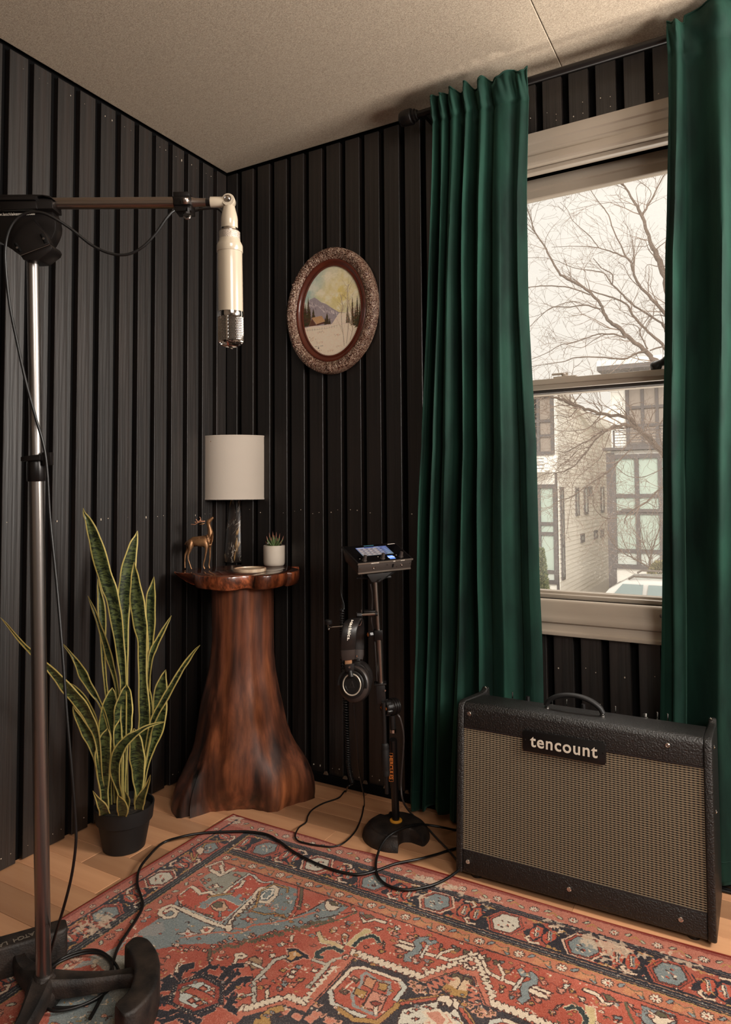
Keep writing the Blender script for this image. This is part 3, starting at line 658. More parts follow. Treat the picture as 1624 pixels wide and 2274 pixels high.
for i, (x, y) in enumerate(tips):
    d = DS+(.012 if i % 2 else -.012)*(1 if i < 10 else .4); tip = at(x, y, d); b0 = sc0+Vector((0, 0, h-.008))+(tip-sc0).cross(Vector((0, 0, 0)))
    mid = b0.lerp(tip, .5)+Vector(((tip.x-b0.x)*.25, (tip.y-b0.y)*.25, -.001)); cv = spline([b0, mid, tip], 5)
    r = [.0016, .0024, .0030, .0033, .0034, .0032, .0028, .0023, .0017, .0009, .0002]
    b = MB(); b.tube(cv, r, 8); b.m = [1 if k >= 7*8 and k < 10*8 else 0 for k in range(len(b.f))]
    b.build('leaf', [M_['succ'], M_['succtip']], suc, 60)
gs = bpy.data.materials.new('glass_bead'); gs.use_nodes = True; q = gs.node_tree.nodes['Principled BSDF']; q.inputs['Base Color'].default_value = (.25, .22, .2, 1); q.inputs['Roughness'].default_value = .05
MB().sphere(at(595, 1206.5, DS-.012), .0035, 12).build('pebble', gs, suc)
MB().sphere(at(624, 1208, DS-.012), .003, 12).build('pebble', M_['cleat'], suc)

# ---- marble coaster
cc = fl(555, 1268, ZS); DC = (cc-CAM).dot(CF)
M_['pmarble'] = mat('cream_marble', srgb(206, 186, 160), .35, coat=.2, noise=(12, srgb(168, 132, 104), (1, 3, 1), .12))
r = 36*DC/F; t = .0105
MB().lathe([(.001, 0), (r-.001, 0), (r, .001), (r, t-.001), (r-.001, t), (r-.006, t), (r-.0065, t-.003), (.001, t-.003)], 48, Matrix.Translation(cc)).build('marble_coaster', M_['pmarble'], None, 40)
tag(bpy.context.scene.objects['marble_coaster'], 'round cream marble coaster with a raised rim on the front of the slab table', 'coaster')

# ================================================================== OVAL PAINTING
pc = on(736, 690, 1, YR-.02); 
W_, H_ = .190, .229
pic = thing('oval_painting', 'oval winter landscape painting in a carved red-brown frame on the black slats', 'painting', pc)
def fr_mat():
    m = mat('carved_frame', srgb(88, 42, 30), .38, .1, bump=(150, .5, (1, 1, 1), .002)); n = m.node_tree; b = n.nodes['Principled BSDF']
    g = n.nodes.new('ShaderNodeNewGeometry'); t = n.nodes.new('ShaderNodeTexCoord'); v = n.nodes.new('ShaderNodeTexNoise'); v.inputs['Scale'].default_value = 130; v.inputs['Detail'].default_value = 3; v.inputs['Distortion'].default_value = 3
    n.links.new(t.outputs['Object'], v.inputs[0]); r = n.nodes.new('ShaderNodeValToRGB'); e = r.color_ramp.elements; e[0].position = .40; e[0].color = srgb(46, 24, 18); e[1].position = .58; e[1].color = srgb(206, 184, 162); q = e.new(.5); q.color = srgb(112, 58, 40)
    n.links.new(v.outputs[0], r.inputs[0]); n.links.new(r.outputs[0], b.inputs['Base Color']); return m
M_['carved'] = fr_mat(); M_['mahog'] = mat('mahogany_moulding', srgb(104, 46, 30), .3, coat=.4, noise=(20, srgb(84, 36, 24), (1, 1, 1), .3))
def ell(prof, name, m, N=240, disp=None, sm=50):
    rs = []
    for i in range(N):
        a = 2*PI*i/N; ca, sa = math.cos(a), math.sin(a); nx, nz = ca*H_, sa*W_; L = math.hypot(nx, nz); nx /= L; nz /= L; ring = []
        for j, (d, o) in enumerate(prof):
            e1, e2 = disp(a, j, len(prof)) if disp else (0, 0)
            ring.append(pc+Vector((ca*W_-nx*(d-e2), -(o+e1), sa*H_-nz*(d-e2))))
        rs.append(ring)
    return MB().rings(rs, cap=False, loop=True).build(name, m, pic, sm)
rr_ = random.Random(2); ks = [(rr_.randint(30, 90), rr_.uniform(1.5, 5), rr_.uniform(0, 6), rr_.uniform(.5, 1)) for _ in range(9)]
def orn(a, j, n):
    if j in (0, n-1): return (0, 0)
    s_ = sum(w*math.sin(k*a+f*j*1.3+p) for k, f, p, w in ks)/4; e = math.sin(PI*j/(n-1))
    big = .004*max(0, math.cos(12*a))**6
    return ((abs(s_)*.006-.002+big)*e, (.0022*s_+.003*max(0, math.cos(12*a))**8)*e*(1 if j < n/2 else .2))
NP = 18
ell([(-.001, -.012)]+[(.002+.040*t_, .006+.014*math.sin(PI*(.15+.8*t_))) for t_ in [k/NP for k in range(NP+1)]]+[(.044, -.004)], 'carved_border', M_['carved'], 900, orn, 70)
ell([(.040, .002), (.043, .010), (.046, .011), (.052, .006), (.058, .000), (.0605, .000), (.062, .003), (.0645, .003), (.0655, -.001), (.0655, -.010), (.040, -.010)], 'inner_moulding', M_['mahog'], 240, None, 60)
rsb = MB()
for i in range(150):
    a = 2*PI*i/150; ca, sa = math.cos(a), math.sin(a); rsb.sphere(pc+Vector((ca*(W_-.0665), -.0005, sa*(H_-.0665))), .0016, 6)
rsb.build('bead_edge', M_['mahog'], pic, 60)
# canvas print: clouds, mountain, cabin, firs, birches, snow.  crop frame: x 610+.154x, y 520+.154y
PW, PH = 420, 620
A = Paint(PW, PH, (214, 206, 176)); X0, X1, Y0_, Y1_ = 400, 1300, 430, 1815
def c2(x, y): return ((x-X0)/(X1-X0)*PW, (y-Y0_)/(Y1_-Y0_)*PH)
n1, n2, n3 = A.noise(60, 1), A.noise(22, 2), A.noise(7, 3); gx = np.linspace(0, 1, PW)[None, :]; gy = np.linspace(0, 1, PH)[:, None]
blue = np.clip(1.25-2.6*gx-gy*.7, 0, 1)[..., None]; yel = np.clip(1-np.abs(gx-.62)*2.0-np.abs(gy-.33)*2.6+.5*(n1-.5), 0, 1)[..., None]
cl = np.clip((n1*.6+n2*.4-.42)*3.2, 0, 1)[..., None]
base = np.array([206, 198, 168.])*(1-blue)+np.array([150, 178, 172.])*blue; base = base*(1-yel*.8)+np.array([212, 186, 92.])*yel*.8
A.a[:] = base*(1-cl*.6)+np.array([226, 216, 196.])*cl*.6
rp_ = random.Random(4)
for cx, cy, r in ((640, 800, 60), (700, 840, 50), (860, 870, 70), (790, 920, 55), (930, 900, 50), (1080, 760, 70), (1110, 850, 60), (1180, 900, 70), (1000, 1040, 60), (950, 1090, 50), (1050, 1020, 50), (1160, 960, 50), (760, 560, 70), (850, 600, 60), (940, 560, 70)):
    for q in range(26): 
        a = rp_.uniform(0, 6.3); rr = rp_.random()*r; x, y = c2(cx+rr*math.cos(a), cy+rr*math.sin(a)*.8); A.disc(x, y, 9*rp_.uniform(.4, 1), 8*rp_.uniform(.4, 1), (226, 214, 186), .28)
def fir(x, top, bot, w, c=(66, 52, 34)):
    for q in range(int((bot-top)/7)):
        y = top+q*7; ww = w*(y-top)/(bot-top)*rp_.uniform(.6, 1.1)+3
        X, Y = c2(x, y); X2, _ = c2(x+ww, y); A.poly([(X, Y-5), (X2, Y+7*rp_.random()+2), (X, Y+3), (2*X-X2, Y+7*rp_.random()+2)], tuple(v*rp_.uniform(.7, 1.25) for v in c))
A.poly([c2(*p) for p in ((430, 1180), (470, 980), (500, 890), (540, 880), (580, 868), (620, 900), (680, 960), (760, 1000), (830, 1060), (920, 1130), (960, 1160), (1100, 1190), (1310, 1190), (1310, 1350), (400, 1350))], (150, 138, 142))
for q in range(90):
    t_ = rp_.random(); x = 480+t_*460; y = 880+t_*270+rp_.uniform(0, 120)*(1-t_*.6); X, Y = c2(x, y); A.line([(X, Y), (X+rp_.uniform(4, 13), Y+rp_.uniform(8, 24))], rp_.uniform(2, 5), rp_.choice([(206, 194, 190), (118, 106, 112), (186, 172, 172)]), .7)
A.poly([c2(*p) for p in ((380, 1330), (520, 1310), (700, 1325), (850, 1320), (900, 1250), (960, 1170), (1040, 1180), (1310, 1180), (1310, 1830), (380, 1830))], (222, 204, 182))
for q in range(60): X, Y = c2(rp_.uniform(400, 1300), rp_.uniform(1200, 1350)); A.disc(X, Y, 22, 4, (204, 182, 172), .25)
for a in ((415, 900, 1310, 45), (440, 950, 1310, 60), (480, 850, 1300, 50), (505, 1000, 1300, 45), (560, 1040, 1180, 40), (775, 1140, 1320, 60), (745, 1200, 1310, 25), (815, 1220, 1320, 25), (1085, 1080, 1340, 32), (1105, 1200, 1340, 22), (1160, 965, 1390, 45), (1230, 965, 1420, 48), (1200, 1100, 1400, 40), (1265, 1080, 1420, 35)): fir(*a)
A.poly([c2(*p) for p in ((490, 1310), (540, 1195), (610, 1310))], (92, 58, 46)); A.poly([c2(*p) for p in ((535, 1180), (690, 1172), (745, 1265), (610, 1290))], (190, 150, 108)); A.poly([c2(*p) for p in ((610, 1290), (730, 1270), (735, 1300), (610, 1312))], (84, 52, 42))
for q in range(6): A.line([c2(545+q*12, 1190+q*16), c2(700+q*8, 1180+q*15)], 1.4, (128, 84, 58), .8)
A.line([c2(490, 1308), c2(538, 1185), c2(612, 1310)], 2, (150, 108, 78))
for x0, pts in (((0), ((1030, 1680), (1020, 1520), (1000, 1400), (990, 1200), (1015, 1080), (985, 900))), (0, ((1065, 1650), (1090, 1450), (1095, 1150), (1080, 900), (1100, 760))), (0, ((1120, 1600), (1160, 1450), (1140, 1200), (1100, 1000)))):
    A.line([c2(*p) for p in pts], 4, (196, 178, 156)); A.line([(c2(*p)[0]+2, c2(*p)[1]) for p in pts], 1.2, (96, 78, 66))
    for q in range(26):
        i = rp_.randint(1, len(pts)-1); t_ = rp_.random(); x = pts[i-1][0]*(1-t_)+pts[i][0]*t_; y = pts[i-1][1]*(1-t_)+pts[i][1]*t_
        if y < 1500: dx = rp_.uniform(-90, 90); A.line([c2(x, y), c2(x+dx*.5, y-50), c2(x+dx, y-rp_.uniform(90, 150))], 1.1, (150, 124, 92), .75)
A.line([c2(400, 1360), c2(560, 1372), c2(760, 1380), c2(950, 1350)], 1.4, (150, 130, 110), .8)
for q in range(14): A.line([c2(430+q*38, 1352), c2(430+q*38, 1385)], 1.6, (140, 118, 100), .8)
for cx, cy in ((680, 1430), (520, 1500), (560, 1540), (640, 1720), (960, 1690), (930, 1510), (660, 1590), (830, 1740)):
    for q in range(16): X, Y = c2(cx+rp_.uniform(-50, 50), cy+rp_.uniform(-14, 14)); A.line([(X, Y), (X+rp_.uniform(-5, 5), Y-rp_.uniform(4, 10))], 1.2, rp_.choice([(196, 138, 96), (120, 96, 78), (206, 160, 120)]), .8)
for q, wch in enumerate((4, 6, 5, 0, 3, 2, 0, 5, 4, 5, 5)):
    if wch: X, Y = c2(585+q*12, 1640); A.line([(X, Y-wch*.7), (X+2, Y+wch*.5)], 1.3, (90, 76, 70)); A.line([(X+2, Y-wch*.5), (X+3.5, Y)], 1, (90, 76, 70))
A.disc(*c2(640, 1667), 5, 4, (52, 44, 42))
A.a = A.a*1.12+8; A.a += (n3[..., None]-.5)*10
M_['canvas'] = img_mat('painted_canvas', A.image('winter_scene'), .5, bump=(260, .2, (1, 1, 1), .0008), spec=.35)
b = MB(); N = 96; ring = [pc+Vector(((W_-.0645)*math.cos(2*PI*i/N), .004, (H_-.0645)*math.sin(2*PI*i/N))) for i in range(N)]
b.add(ring, [tuple(range(N))]); b.add([p+Vector((0, .004, 0)) for p in ring], [tuple(reversed(range(N)))])
o = b.build('canvas', M_['canvas'], pic, 0); wx, hz = (W_-.0645), (H_-.0645)
set_uv(o.data, lambda c: ((c.x-pc.x)/(2*wx)+.5, (c.z-pc.z)/(2*hz)+.5))

# ================================================================== LARGE BOOM STAND (left foreground)
DB = 1.3915
ms = thing('microphone_stand', 'heavy black and steel boom microphone stand with crescent feet, left foreground', 'stand', fl(96, 2200, .012))
hub = fl(97, 2180, .055); hx, hy = hub.x, hub.y; ZR = .0138                       # stands on the rug
pt, pm, pb = at(73, 566, DB), at(80, 1040, DB), Vector((hx, hy, .05))
MB().cyl(pb, pm+(pb-pm).normalized()*.0, 16.0*DB/F, 28).build('lower_tube', M_['steel'], ms)
MB().cyl(pm, pt, 13.0*DB/F, 28).build('upper_tube', M_['steel'], ms)
b = MB(); ax = (pt-pb).normalized(); Mc = frame(pm, ax, CR)
b.lathe([(.0125, -.026), (.0165, -.026), (.0175, -.024), (.0175, .010), (.016, .016), (.0125, .018)], 16, Mc); b.build('clutch', M_['blackmetal'], ms, 30)
b = MB(); b.tube([at(x, y, DB-.017) for x, y in ((92, 1016), (70, 1018), (48, 1020))], [.0085, .0075, .006], 4); b.build('clutch_lever', M_['blackmetal'], ms, 30, bevel=.001)
b = MB(); b.box((-.006, -.006, -.012), (.012, .006, .014), 0, frame(at(103, 1020, DB-.006), ax, CR)); b.build('clutch_lug', M_['blackmetal'], ms, 30, bevel=.001)
# hub
b = MB(); b.lathe([(.001, ZR), (.030, ZR), (.034, .02), (.034, .040), (.030, .052), (.024, .060), (.020, .068), (.0175, .072), (.001, .072)], 40, Matrix.Translation((hx, hy, 0))); b.build('hub', M_['castiron'], ms, 40)
def crescent(path, w, h, name, label=None):
    P = spline(path, 6); rs = []
    for i, p in enumerate(P):
        t_ = (P[min(i+1, len(P)-1)]-P[max(i-1, 0)]); t_.z = 0; t_.normalize(); nrm = Vector((-t_.y, t_.x, 0)); e = min(i, len(P)-1-i)/len(P); ww = w*(.62+.38*min(1, e*7)**.5)
        rs.append([Vector((p.x, p.y, 0))+nrm*a*ww+Vector((0, 0, z)) for a, z in ((-.5, ZR), (-.5, h-.006), (-.44, h-.001), (-.36, h), (.36, h), (.44, h-.001), (.5, h-.006), (.5, ZR))])
    return MB().rings(rs).build(name, M_['castiron'], ms, 50, bevel=0)
def g2(x, y, z): return fl(60+x*.3079, 1800+y*.3079, z)
HC = .078
c1 = [g2(740, 940, HC), g2(800, 960, HC), g2(850, 1030, HC), g2(868, 1130, HC), g2(842, 1250, HC), g2(790, 1330, HC), g2(715, 1400, HC), g2(660, 1432, HC)]
crescent(c1, .050, HC, 'foot')
def h2(x, y, z): return fl(x*.2956, 1880+y*.2956, z)
c2_ = [h2(-560, 980, HC), h2(-380, 850, HC), h2(-140, 755, HC), h2(60, 700, HC), h2(220, 655, HC), h2(350, 615, HC), h2(440, 590, HC), h2(500, 572, HC)]
crescent(c2_, .050, HC, 'foot')
e3 = fl(-40, 2390, .05); d3 = (e3-Vector((hx, hy, .05))).normalized(); n3_ = Vector((-d3.y, d3.x, 0)); E3 = Vector((hx, hy, 0))+d3*.23
crescent([E3+n3_*k*.03-d3*(k*k*.004) for k in (-3.4, -2, -1, 0, 1, 2, 3.4)], .050, HC, 'foot')
def arm(end, mid, nm='leg'):
    a = Vector((hx, hy, .052)); P = spline([a, mid, end], 10); rs = []; n = len(P)
    for i, p in enumerate(P):
        t_ = (P[min(i+1, n-1)]-P[max(i-1, 0)]); t_.z = 0; t_.normalize(); nr = Vector((-t_.y, t_.x, 0)); u = i/(n-1)
        w = .030*(1-u)**1.4+.017+.022*max(0, u-.75)/.25; hh = .016+.010*(1-u); z = .050+.010*(1-u)**2-.004*math.sin(PI*u)
        rs.append([Vector((p.x, p.y, 0))+nr*w*a_/2*2+Vector((0, 0, z+hh*b_)) for a_, b_ in ((-.5, -1), (-.56, -.2), (-.5, .25), (-.36, .42), (-.2, .34), (.2, .34), (.36, .42), (.5, .25), (.56, -.2), (.5, -1))])
    return MB().rings(rs).build(nm, M_['castiron'], ms, 50)
arm(g2(860, 1160, .05), g2(480, 1190, .055)); arm(h2(120, 690, .05), h2(170, 860, .055)); arm(E3+Vector((0, 0, .05)), (Vector((hx, hy, .05))+E3+Vector((0, 0, .05)))/2+n3_*.012)
# cast lettering on the far foot
M_['embossed'] = mat('worn_lettering', srgb(120, 110, 98), .5, .2)
P = spline(c2_, 10)
word = 'LATCH LAKE'; gi = []
Lc = [0]
for i in range(1, len(P)): Lc.append(Lc[-1]+(P[i]-P[i-1]).length)
def atlen(s_):
    for i in range(1, len(P)):
        if Lc[i] >= s_: t_ = (s_-Lc[i-1])/(Lc[i]-Lc[i-1]); return P[i-1].lerp(P[i], t_), (P[i]-P[i-1]).normalized()
    return P[-1], (P[-1]-P[-2]).normalized()
s0 = None
for i, ch in enumerate(word):                              # reads from the hub outward, upside down from the door side
    if ch == ' ': continue
    x = 276-39*i; y = 742-.36*x
    p = h2(x, y, HC+.0002); t_ = (h2(x+10, y-3.6, HC)-h2(x-10, y+3.6, HC)).normalized()
    text_mesh(ch, .0185, .0004, frame(p, (0, 0, 1), -Vector((t_.x, t_.y, 0))), M_['embossed'], 'letter', ms, bold=.0002)
# head: folded black plates and counterweight drum
hd = MB(); nF = -CF
def plate(pts, d0, d1, name, bev=.0012, m='blackmetal'):
    bb_ = MB(); n = len(pts); f = [at(x, y, d0) for x, y in pts]; g = [at(x, y, d0)+CF*(d1-d0) for x, y in pts]
    bb_.add(f+g, [tuple(range(n)), tuple(reversed(range(n, 2*n)))]+[(i, (i+1) % n, n+(i+1) % n, n+i) for i in range(n)]); return bb_.build(name, M_[m], ms, 30, bevel=bev)
sH = 160/1624
def hp(x, y): return (x*sH, 400+y*sH)
arc = [hp(1225+35*math.sin(a)-0, 1050) for a in ()]
plate([hp(-700, 560), hp(1150, 560), hp(1180, 720), hp(1235, 860), hp(1255, 1000), hp(1240, 1140), hp(1190, 1270), hp(1120, 1400), hp(900, 1560), hp(640, 1640), hp(330, 1600), hp(0, 1390), hp(-700, 1180)], DB-.006, DB+.026, 'side_plate')
plate([hp(-700, 450), hp(1150, 400), hp(1180, 500), hp(1190, 640), hp(-700, 660)], DB-.022, DB+.02, 'boom_clamp')
plate([hp(10, 480), hp(800, 470), hp(830, 640), hp(20, 680)], DB-.026, DB-.020, 'clamp_bar')
plate([hp(-700, 330), hp(780, 318), hp(960, 325), hp(1120, 350), hp(1175, 410), hp(1080, 385), hp(960, 350), hp(830, 360), hp(780, 440), hp(-700, 450)], DB-.028, DB+.024, 'top_lip')
plate([hp(215, 1020), hp(420, 905), hp(700, 825), hp(860, 1030), hp(1010, 1180), hp(1120, 1430), hp(460, 1700), hp(300, 1590), hp(230, 1380)], DB-.034, DB-.010, 'pivot_cover')
plate([hp(460, 1700), hp(1120, 1430), hp(1170, 1520), hp(1130, 1600), hp(880, 1790), hp(640, 1800), hp(520, 1790)], DB-.032, DB+.015, 'pivot_yoke')
for (x0, y0), (x1, y1) in (((935, 1220), (1030, 1420)), ((350, 1430), (470, 1620))):
    MB().cyl(at(*hp(x0, y0), DB-.0345), at(*hp(x1, y1), DB-.0345), .0030, 10).build('slot', M_['backing'], ms)
for x, y in ((985, 1320), (390, 1525)): MB().lathe([(.0022, 0), (.0022, .0015), (.0008, .0016)], 12, frame(at(*hp(x, y), DB-.037), -CF, CR)).build('bolt', M_['steel'], ms)
MB().cyl(at(*hp(1120, 1560), DB-.012), at(*hp(1215, 1560), DB-.012), .0070, 20).build('tension_knob', M_['steel'], ms, 30, bevel=.0008)
MB().tube([at(*hp(460, 1702), DB-.0345), at(*hp(1090, 1462), DB-.0345), at(*hp(1122, 1440), DB-.0345)], .0007, 6).build('edge_line', M_['steel'], ms)  # thin bright line along the cover's edge
M_['whiteink'] = mat('white_print', srgb(232, 222, 208), .5)
Mt = frame(at(*hp(225, 768), DB-.0067), -CF, CR)
text_mesh('www.latchlakemusic.com', .0082, .0001, Mt @ Matrix.Rotation(math.radians(1.5), 4, 'Z') @ Matrix.Translation((.008, 0, 0)), M_['whiteink'], 'printed_address', ms, bold=.0001)
# boom
b0, b1 = at(-30, 453, DB), at(388, 450.5, DB)
MB().cyl(b0, b1, 12.6*DB/F, 28).build('boom', M_['steelh'], ms)
MB().lathe([(11*DB/F, 0), (12.6*DB/F, .002), (12.2*DB/F, .006), (9.6*DB/F, .016), (9.2*DB/F, .034), (9.2*DB/F, .037), (.001, .037)], 28, frame(at(417, 450, DB), CR, CU)).build('boom_tip', M_['steelh'], ms)
MB().cyl(at(455, 450, DB), at(470, 450, DB), 8*DB/F, 24).build('threaded_end', M_['blackmetal'], ms)
def q3(x, y): return (370+x*180/1624, 410+y*180/1624)
def cplate(pts, d0, d1, name, parent, m='blackmetal', bev=.001):
    bb_ = MB(); n = len(pts); f = [at(*q3(*p), d0) for p in pts]; g = [p+CF*(d1-d0) for p in f]
    bb_.add(f+g, [tuple(range(n)), tuple(reversed(range(n, 2*n)))]+[(i, (i+1) % n, n+(i+1) % n, n+i) for i in range(n)]); return bb_.build(name, M_[m], parent, 30, bevel=bev)
cplate([(125, 140), (450, 135), (460, 225), (130, 230)], DB-.019, DB+.018, 'boom_collar', ms)
cplate([(110, 230), (470, 225), (485, 400), (150, 405)], DB-.021, DB+.018, 'boom_collar', ms)
cplate([(150, 408), (485, 402), (490, 520), (165, 530)], DB-.018, DB+.018, 'boom_collar', ms)
MB().lathe([(.0001, -.006), (.0078, -.006), (.0088, -.003), (.0088, .002), (.0076, .005), (.0001, .0055)], 24, frame(at(*q3(372, 315), DB-.026), (CU*.9-CF*.45), CR)).build('collar_knob', M_['steelh'], ms)
b = MB(); b.cyl(at(*q3(430, 470), DB-.02), at(*q3(430, 560), DB-.02), .0035, 10); b.cyl(at(*q3(400, 565), DB-.02), at(*q3(405, 605), DB-.02), .0080, 16); b.build('wing_screw', M_['blackmetal'], ms)
MB().tube(spline([at(*q3(350, 640), DB-.02), at(*q3(390, 680), DB-.022), at(*q3(450, 670), DB-.022), at(*q3(470, 625), DB-.02)], 5), .0022, 8).build('wing_nut', M_['steel'], ms)
# ---- microphone
mic = thing('microphone', 'large cream studio microphone with chrome mesh grille hanging upside down from the boom', 'microphone', at(510, 448, DB))
M_['cream'] = mat('cream_enamel', srgb(180, 166, 146), .22, coat=.5)
M_['knurl'] = mat('knurled_ring', srgb(188, 174, 160), .4, .6, bump=(700, .9, (1, 1, 1), .0012))
m0, m1 = at(509, 452, DB), at(513.5, 772, DB); axm = (m1-m0).normalized(); k = DB/F
Mm = frame(m0, axm, CR)
def ml(prof, name, m, parent=mic, seg=48): return MB().lathe([(r*k, (y-452)*k) for r, y in prof], seg, Mm).build(name, M_[m], parent, 35)
ml([(.5, 458), (11.2, 458), (13, 460), (18, 482), (18.6, 488), (18.6, 506), (17.8, 507.5), (.5, 508)], 'neck', 'cream')
ml([(17.2, 507), (19.4, 508), (19.8, 512), (22.6, 515), (22.6, 516), (.5, 516)], 'neck_ring', 'chrome')
ml([(.5, 515.5), (23, 516), (23.2, 517), (23.2, 532), (.5, 532)], 'knurled_collar', 'knurl')
ml([(.5, 532), (23.6, 532), (23.8, 536), (28.6, 546), (28.8, 548), (28.8, 560), (28.2, 561), (.5, 561)], 'shoulder', 'cream')
ml([(.5, 559), (27.2, 559.5), (27.4, 561), (27.4, 690), (27.2, 694), (.5, 694)], 'body', 'cream')
ml([(27, 693), (28.6, 693.5), (28.8, 695), (28.8, 704), (28.2, 705.5), (.5, 705.5)], 'chrome_ring', 'chrome')
M_['inner'] = mat('dark_inside', srgb(30, 24, 20), .7)
ml([(.5, 705), (20, 705), (20, 755), (14, 762), (.5, 763)], 'capsule', 'inner')
# woven grille: real wires
bm = bmesh.new(); NS, NZ = 60, 17; gp = []
for i in range(NZ+1):
    y = 705+ (770-705)*i/NZ; r = 27.6 if y < 757 else 27.6*math.sqrt(max(.05, 1-((y-757)/13.5)**2*.9))
    gp.append([bm.verts.new(Mm @ Vector((r*k*math.cos(2*PI*(j+.5*(i % 2))/NS), r*k*math.sin(2*PI*(j+.5*(i % 2))/NS), (y-452)*k))) for j in range(NS)])
wm = MB()
for i in range(NZ):
    for j in range(NS):
        a = gp[i][j].co
        for c_ in ((gp[i+1][j], gp[i+1][(j-1) % NS]) if i % 2 == 0 else (gp[i+1][j], gp[i+1][(j+1) % NS])): wm.tube([a, c_.co], .00042, 3, cap=False)
bm.free()
g = wm.build('grille', M_['chrome'], mic, 60); 
ml([(.5, 769.5), (13, 769), (12, 770.5), (.5, 771)], 'grille_end', 'chrome')
# chrome centre band, vertical over the grille and the end
phi = math.radians(118)   # faces the camera, just left of centre
dv = None
for ang in [math.radians(a) for a in range(0, 360, 3)]:
    d = (Mm.to_3x3() @ Vector((math.cos(ang), math.sin(ang), 0))); sc2 = d.dot(-CF)+.12*(-d.dot(CR))
    if dv is None or sc2 > dv[0]: dv = (sc2, ang)
ang = dv[1]; rad = Mm.to_3x3() @ Vector((math.cos(ang), math.sin(ang), 0)); tan = axm.cross(rad)
pth = [(28.1, 704), (28.1, 757), (26, 764), (20, 770), (10, 772.5), (-10, 772.5)]
rs = []
for r, y in pth:
    c_ = m0+rad*(r*k)+axm*((y-452)*k); rs.append([c_+tan*s_*1.7*k+(rad if y < 765 else axm)*u*k for s_, u in ((-1, -.8), (1, -.8), (1, .6), (-1, .6))])
MB().rings(rs).build('centre_band', M_['chrome'], mic, 30)
MB().lathe([(.0001, 0), (13.2*k, .0005), (14.2*k, .002), (14.2*k, .0195), (13.2*k, .021), (.0001, .0215)], 36, frame(at(508.5, 447, DB)+CF*.0107, -CF, CR)).build('swivel', M_['cream'], mic)
MB().lathe([(.0001, 0), (8.2*k, .0), (8.2*k, .0012), (6.8*k, .0014), (6.8*k, .0004), (4.6*k, .0004), (4.4*k, .0026), (3.2*k, .0032), (.0001, .0032)], 28, frame(at(508.5, 445, DB)-CF*.0106, -CF, CR)).build('swivel_screw', M_['chrome'], mic)
MB().lathe([(.0001, 0), (9.4*k, 0), (11.6*k, .001), (11.6*k, .030), (11, .031) if 0 else (11.2*k, .031), (.0001, .031)], 32, frame(at(467, 449, DB), CR, CU)).build('swivel_arm', M_['cream'], mic)
# ---- cable along the boom and down the stand
def P3(l): return [at(x, y, d) for x, y, d in l]
cab = P3([(497, 478, DB+.03), (490, 468, DB+.034), (478, 462, DB+.034), (450, 464, DB+.03), (420, 470, DB+.02), (392, 466, DB-.012), (372, 482, DB-.02), (345, 520, DB-.02), (316, 549, DB-.02), (283, 565, DB-.02), (246, 563, DB-.022), (205, 545, DB-.026), (160, 510, DB-.034), (125, 487, DB-.042), (95, 473, DB-.046), (65, 472, DB-.046), (38, 485, DB-.046), (20, 512, DB-.045), (12, 550, DB-.04), (13, 600, DB-.035), (22, 680, DB-.03), (38, 760, DB-.028), (58, 850, DB-.028), (80, 930, DB-.027), (97, 990, DB-.024), (105, 1050, DB-.022), (111, 1150, DB-.022), (126, 1300, DB-.03), (138, 1440, DB-.045), (148, 1580, DB-.06), (160, 1720, DB-.07), (168, 1830, DB-.07), (168, 1880, DB-.07), (158, 1950, DB-.06), (140, 2020, DB-.045)])
cab += [fl(120, 2085, .10), fl(108, 2140, .03), fl(112, 2170, .018)]
coil_o = [(430, 870), (520, 815), (640, 780), (740, 782), (820, 830), (880, 900), (892, 960), (850, 1040), (780, 1110), (680, 1170), (560, 1205), (440, 1210), (360, 1195), (300, 1150), (330, 1010), (400, 900), (520, 835), (650, 800), (760, 810), (830, 870), (850, 950), (820, 1050), (740, 1130), (620, 1190), (500, 1225), (400, 1235), (330, 1205)]
cab += [h2(x, y, .018+.004*(i > 13)) for i, (x, y) in enumerate(coil_o)]
cb = MB().tube([Vector((p.x, p.y, max(p.z, .0163))) for p in spline(cab, 7)], 3.1*DB/F, 10).build('microphone_cable', M_['rubber'], None, 80)
tag(cb, 'thin dark cable drooping under the boom and running down the steel stand', 'cable')

# ================================================================== SECOND STAND: control box, headphone hanger
D2 = 2.043; k2 = D2/F
s2 = thing('tablet_stand', 'slim black stand with a round notched base carrying the control box, left of the amplifier', 'stand', fl(880, 1852, 0))
bc = fl(880, 1856, 0)
def Cx(x, y): return (780+x*.1601, 1720+y*.1601)
# notched dome base
no = (fl(*Cx(880, 1100))-bc); aN = math.atan2(no.y, no.x); nb = (fl(*Cx(420, 650))-bc); aB = math.atan2(nb.y, nb.x)
rs = []; prof = [(1, 0), (1.0, .004), (.97, .016), (.88, .028), (.79, .034), (.77, .034), (.75, .0375), (.55, .041), (.3, .043), (.12, .044)]; RB = .101
for f_, z in prof:
    ring = []
    for j in range(120):
        a = 2*PI*j/120; dn = abs((a-aN+PI) % (2*PI)-PI); db = abs((a-aB+PI) % (2*PI)-PI); r = RB*f_
        if dn < .36: r = min(r, .046+.012*(dn/.36)**2)
        elif dn < .42: r = min(r, .058+(RB-.058)*(dn-.36)/.06)
        if db < .17: r = min(r, .062)
        elif db < .22: r = min(r, .062+(RB-.062)*(db-.17)/.05)
        ring.append(bc+Vector((r*math.cos(a), r*math.sin(a), z)))
    rs.append(ring)
MB().rings(rs).build('base', M_['castiron'], s2, 35)
M_['yellow'] = mat('yellow_ring', srgb(206, 140, 40), .5); M_['orange'] = mat('orange_print', srgb(214, 120, 50), .5)
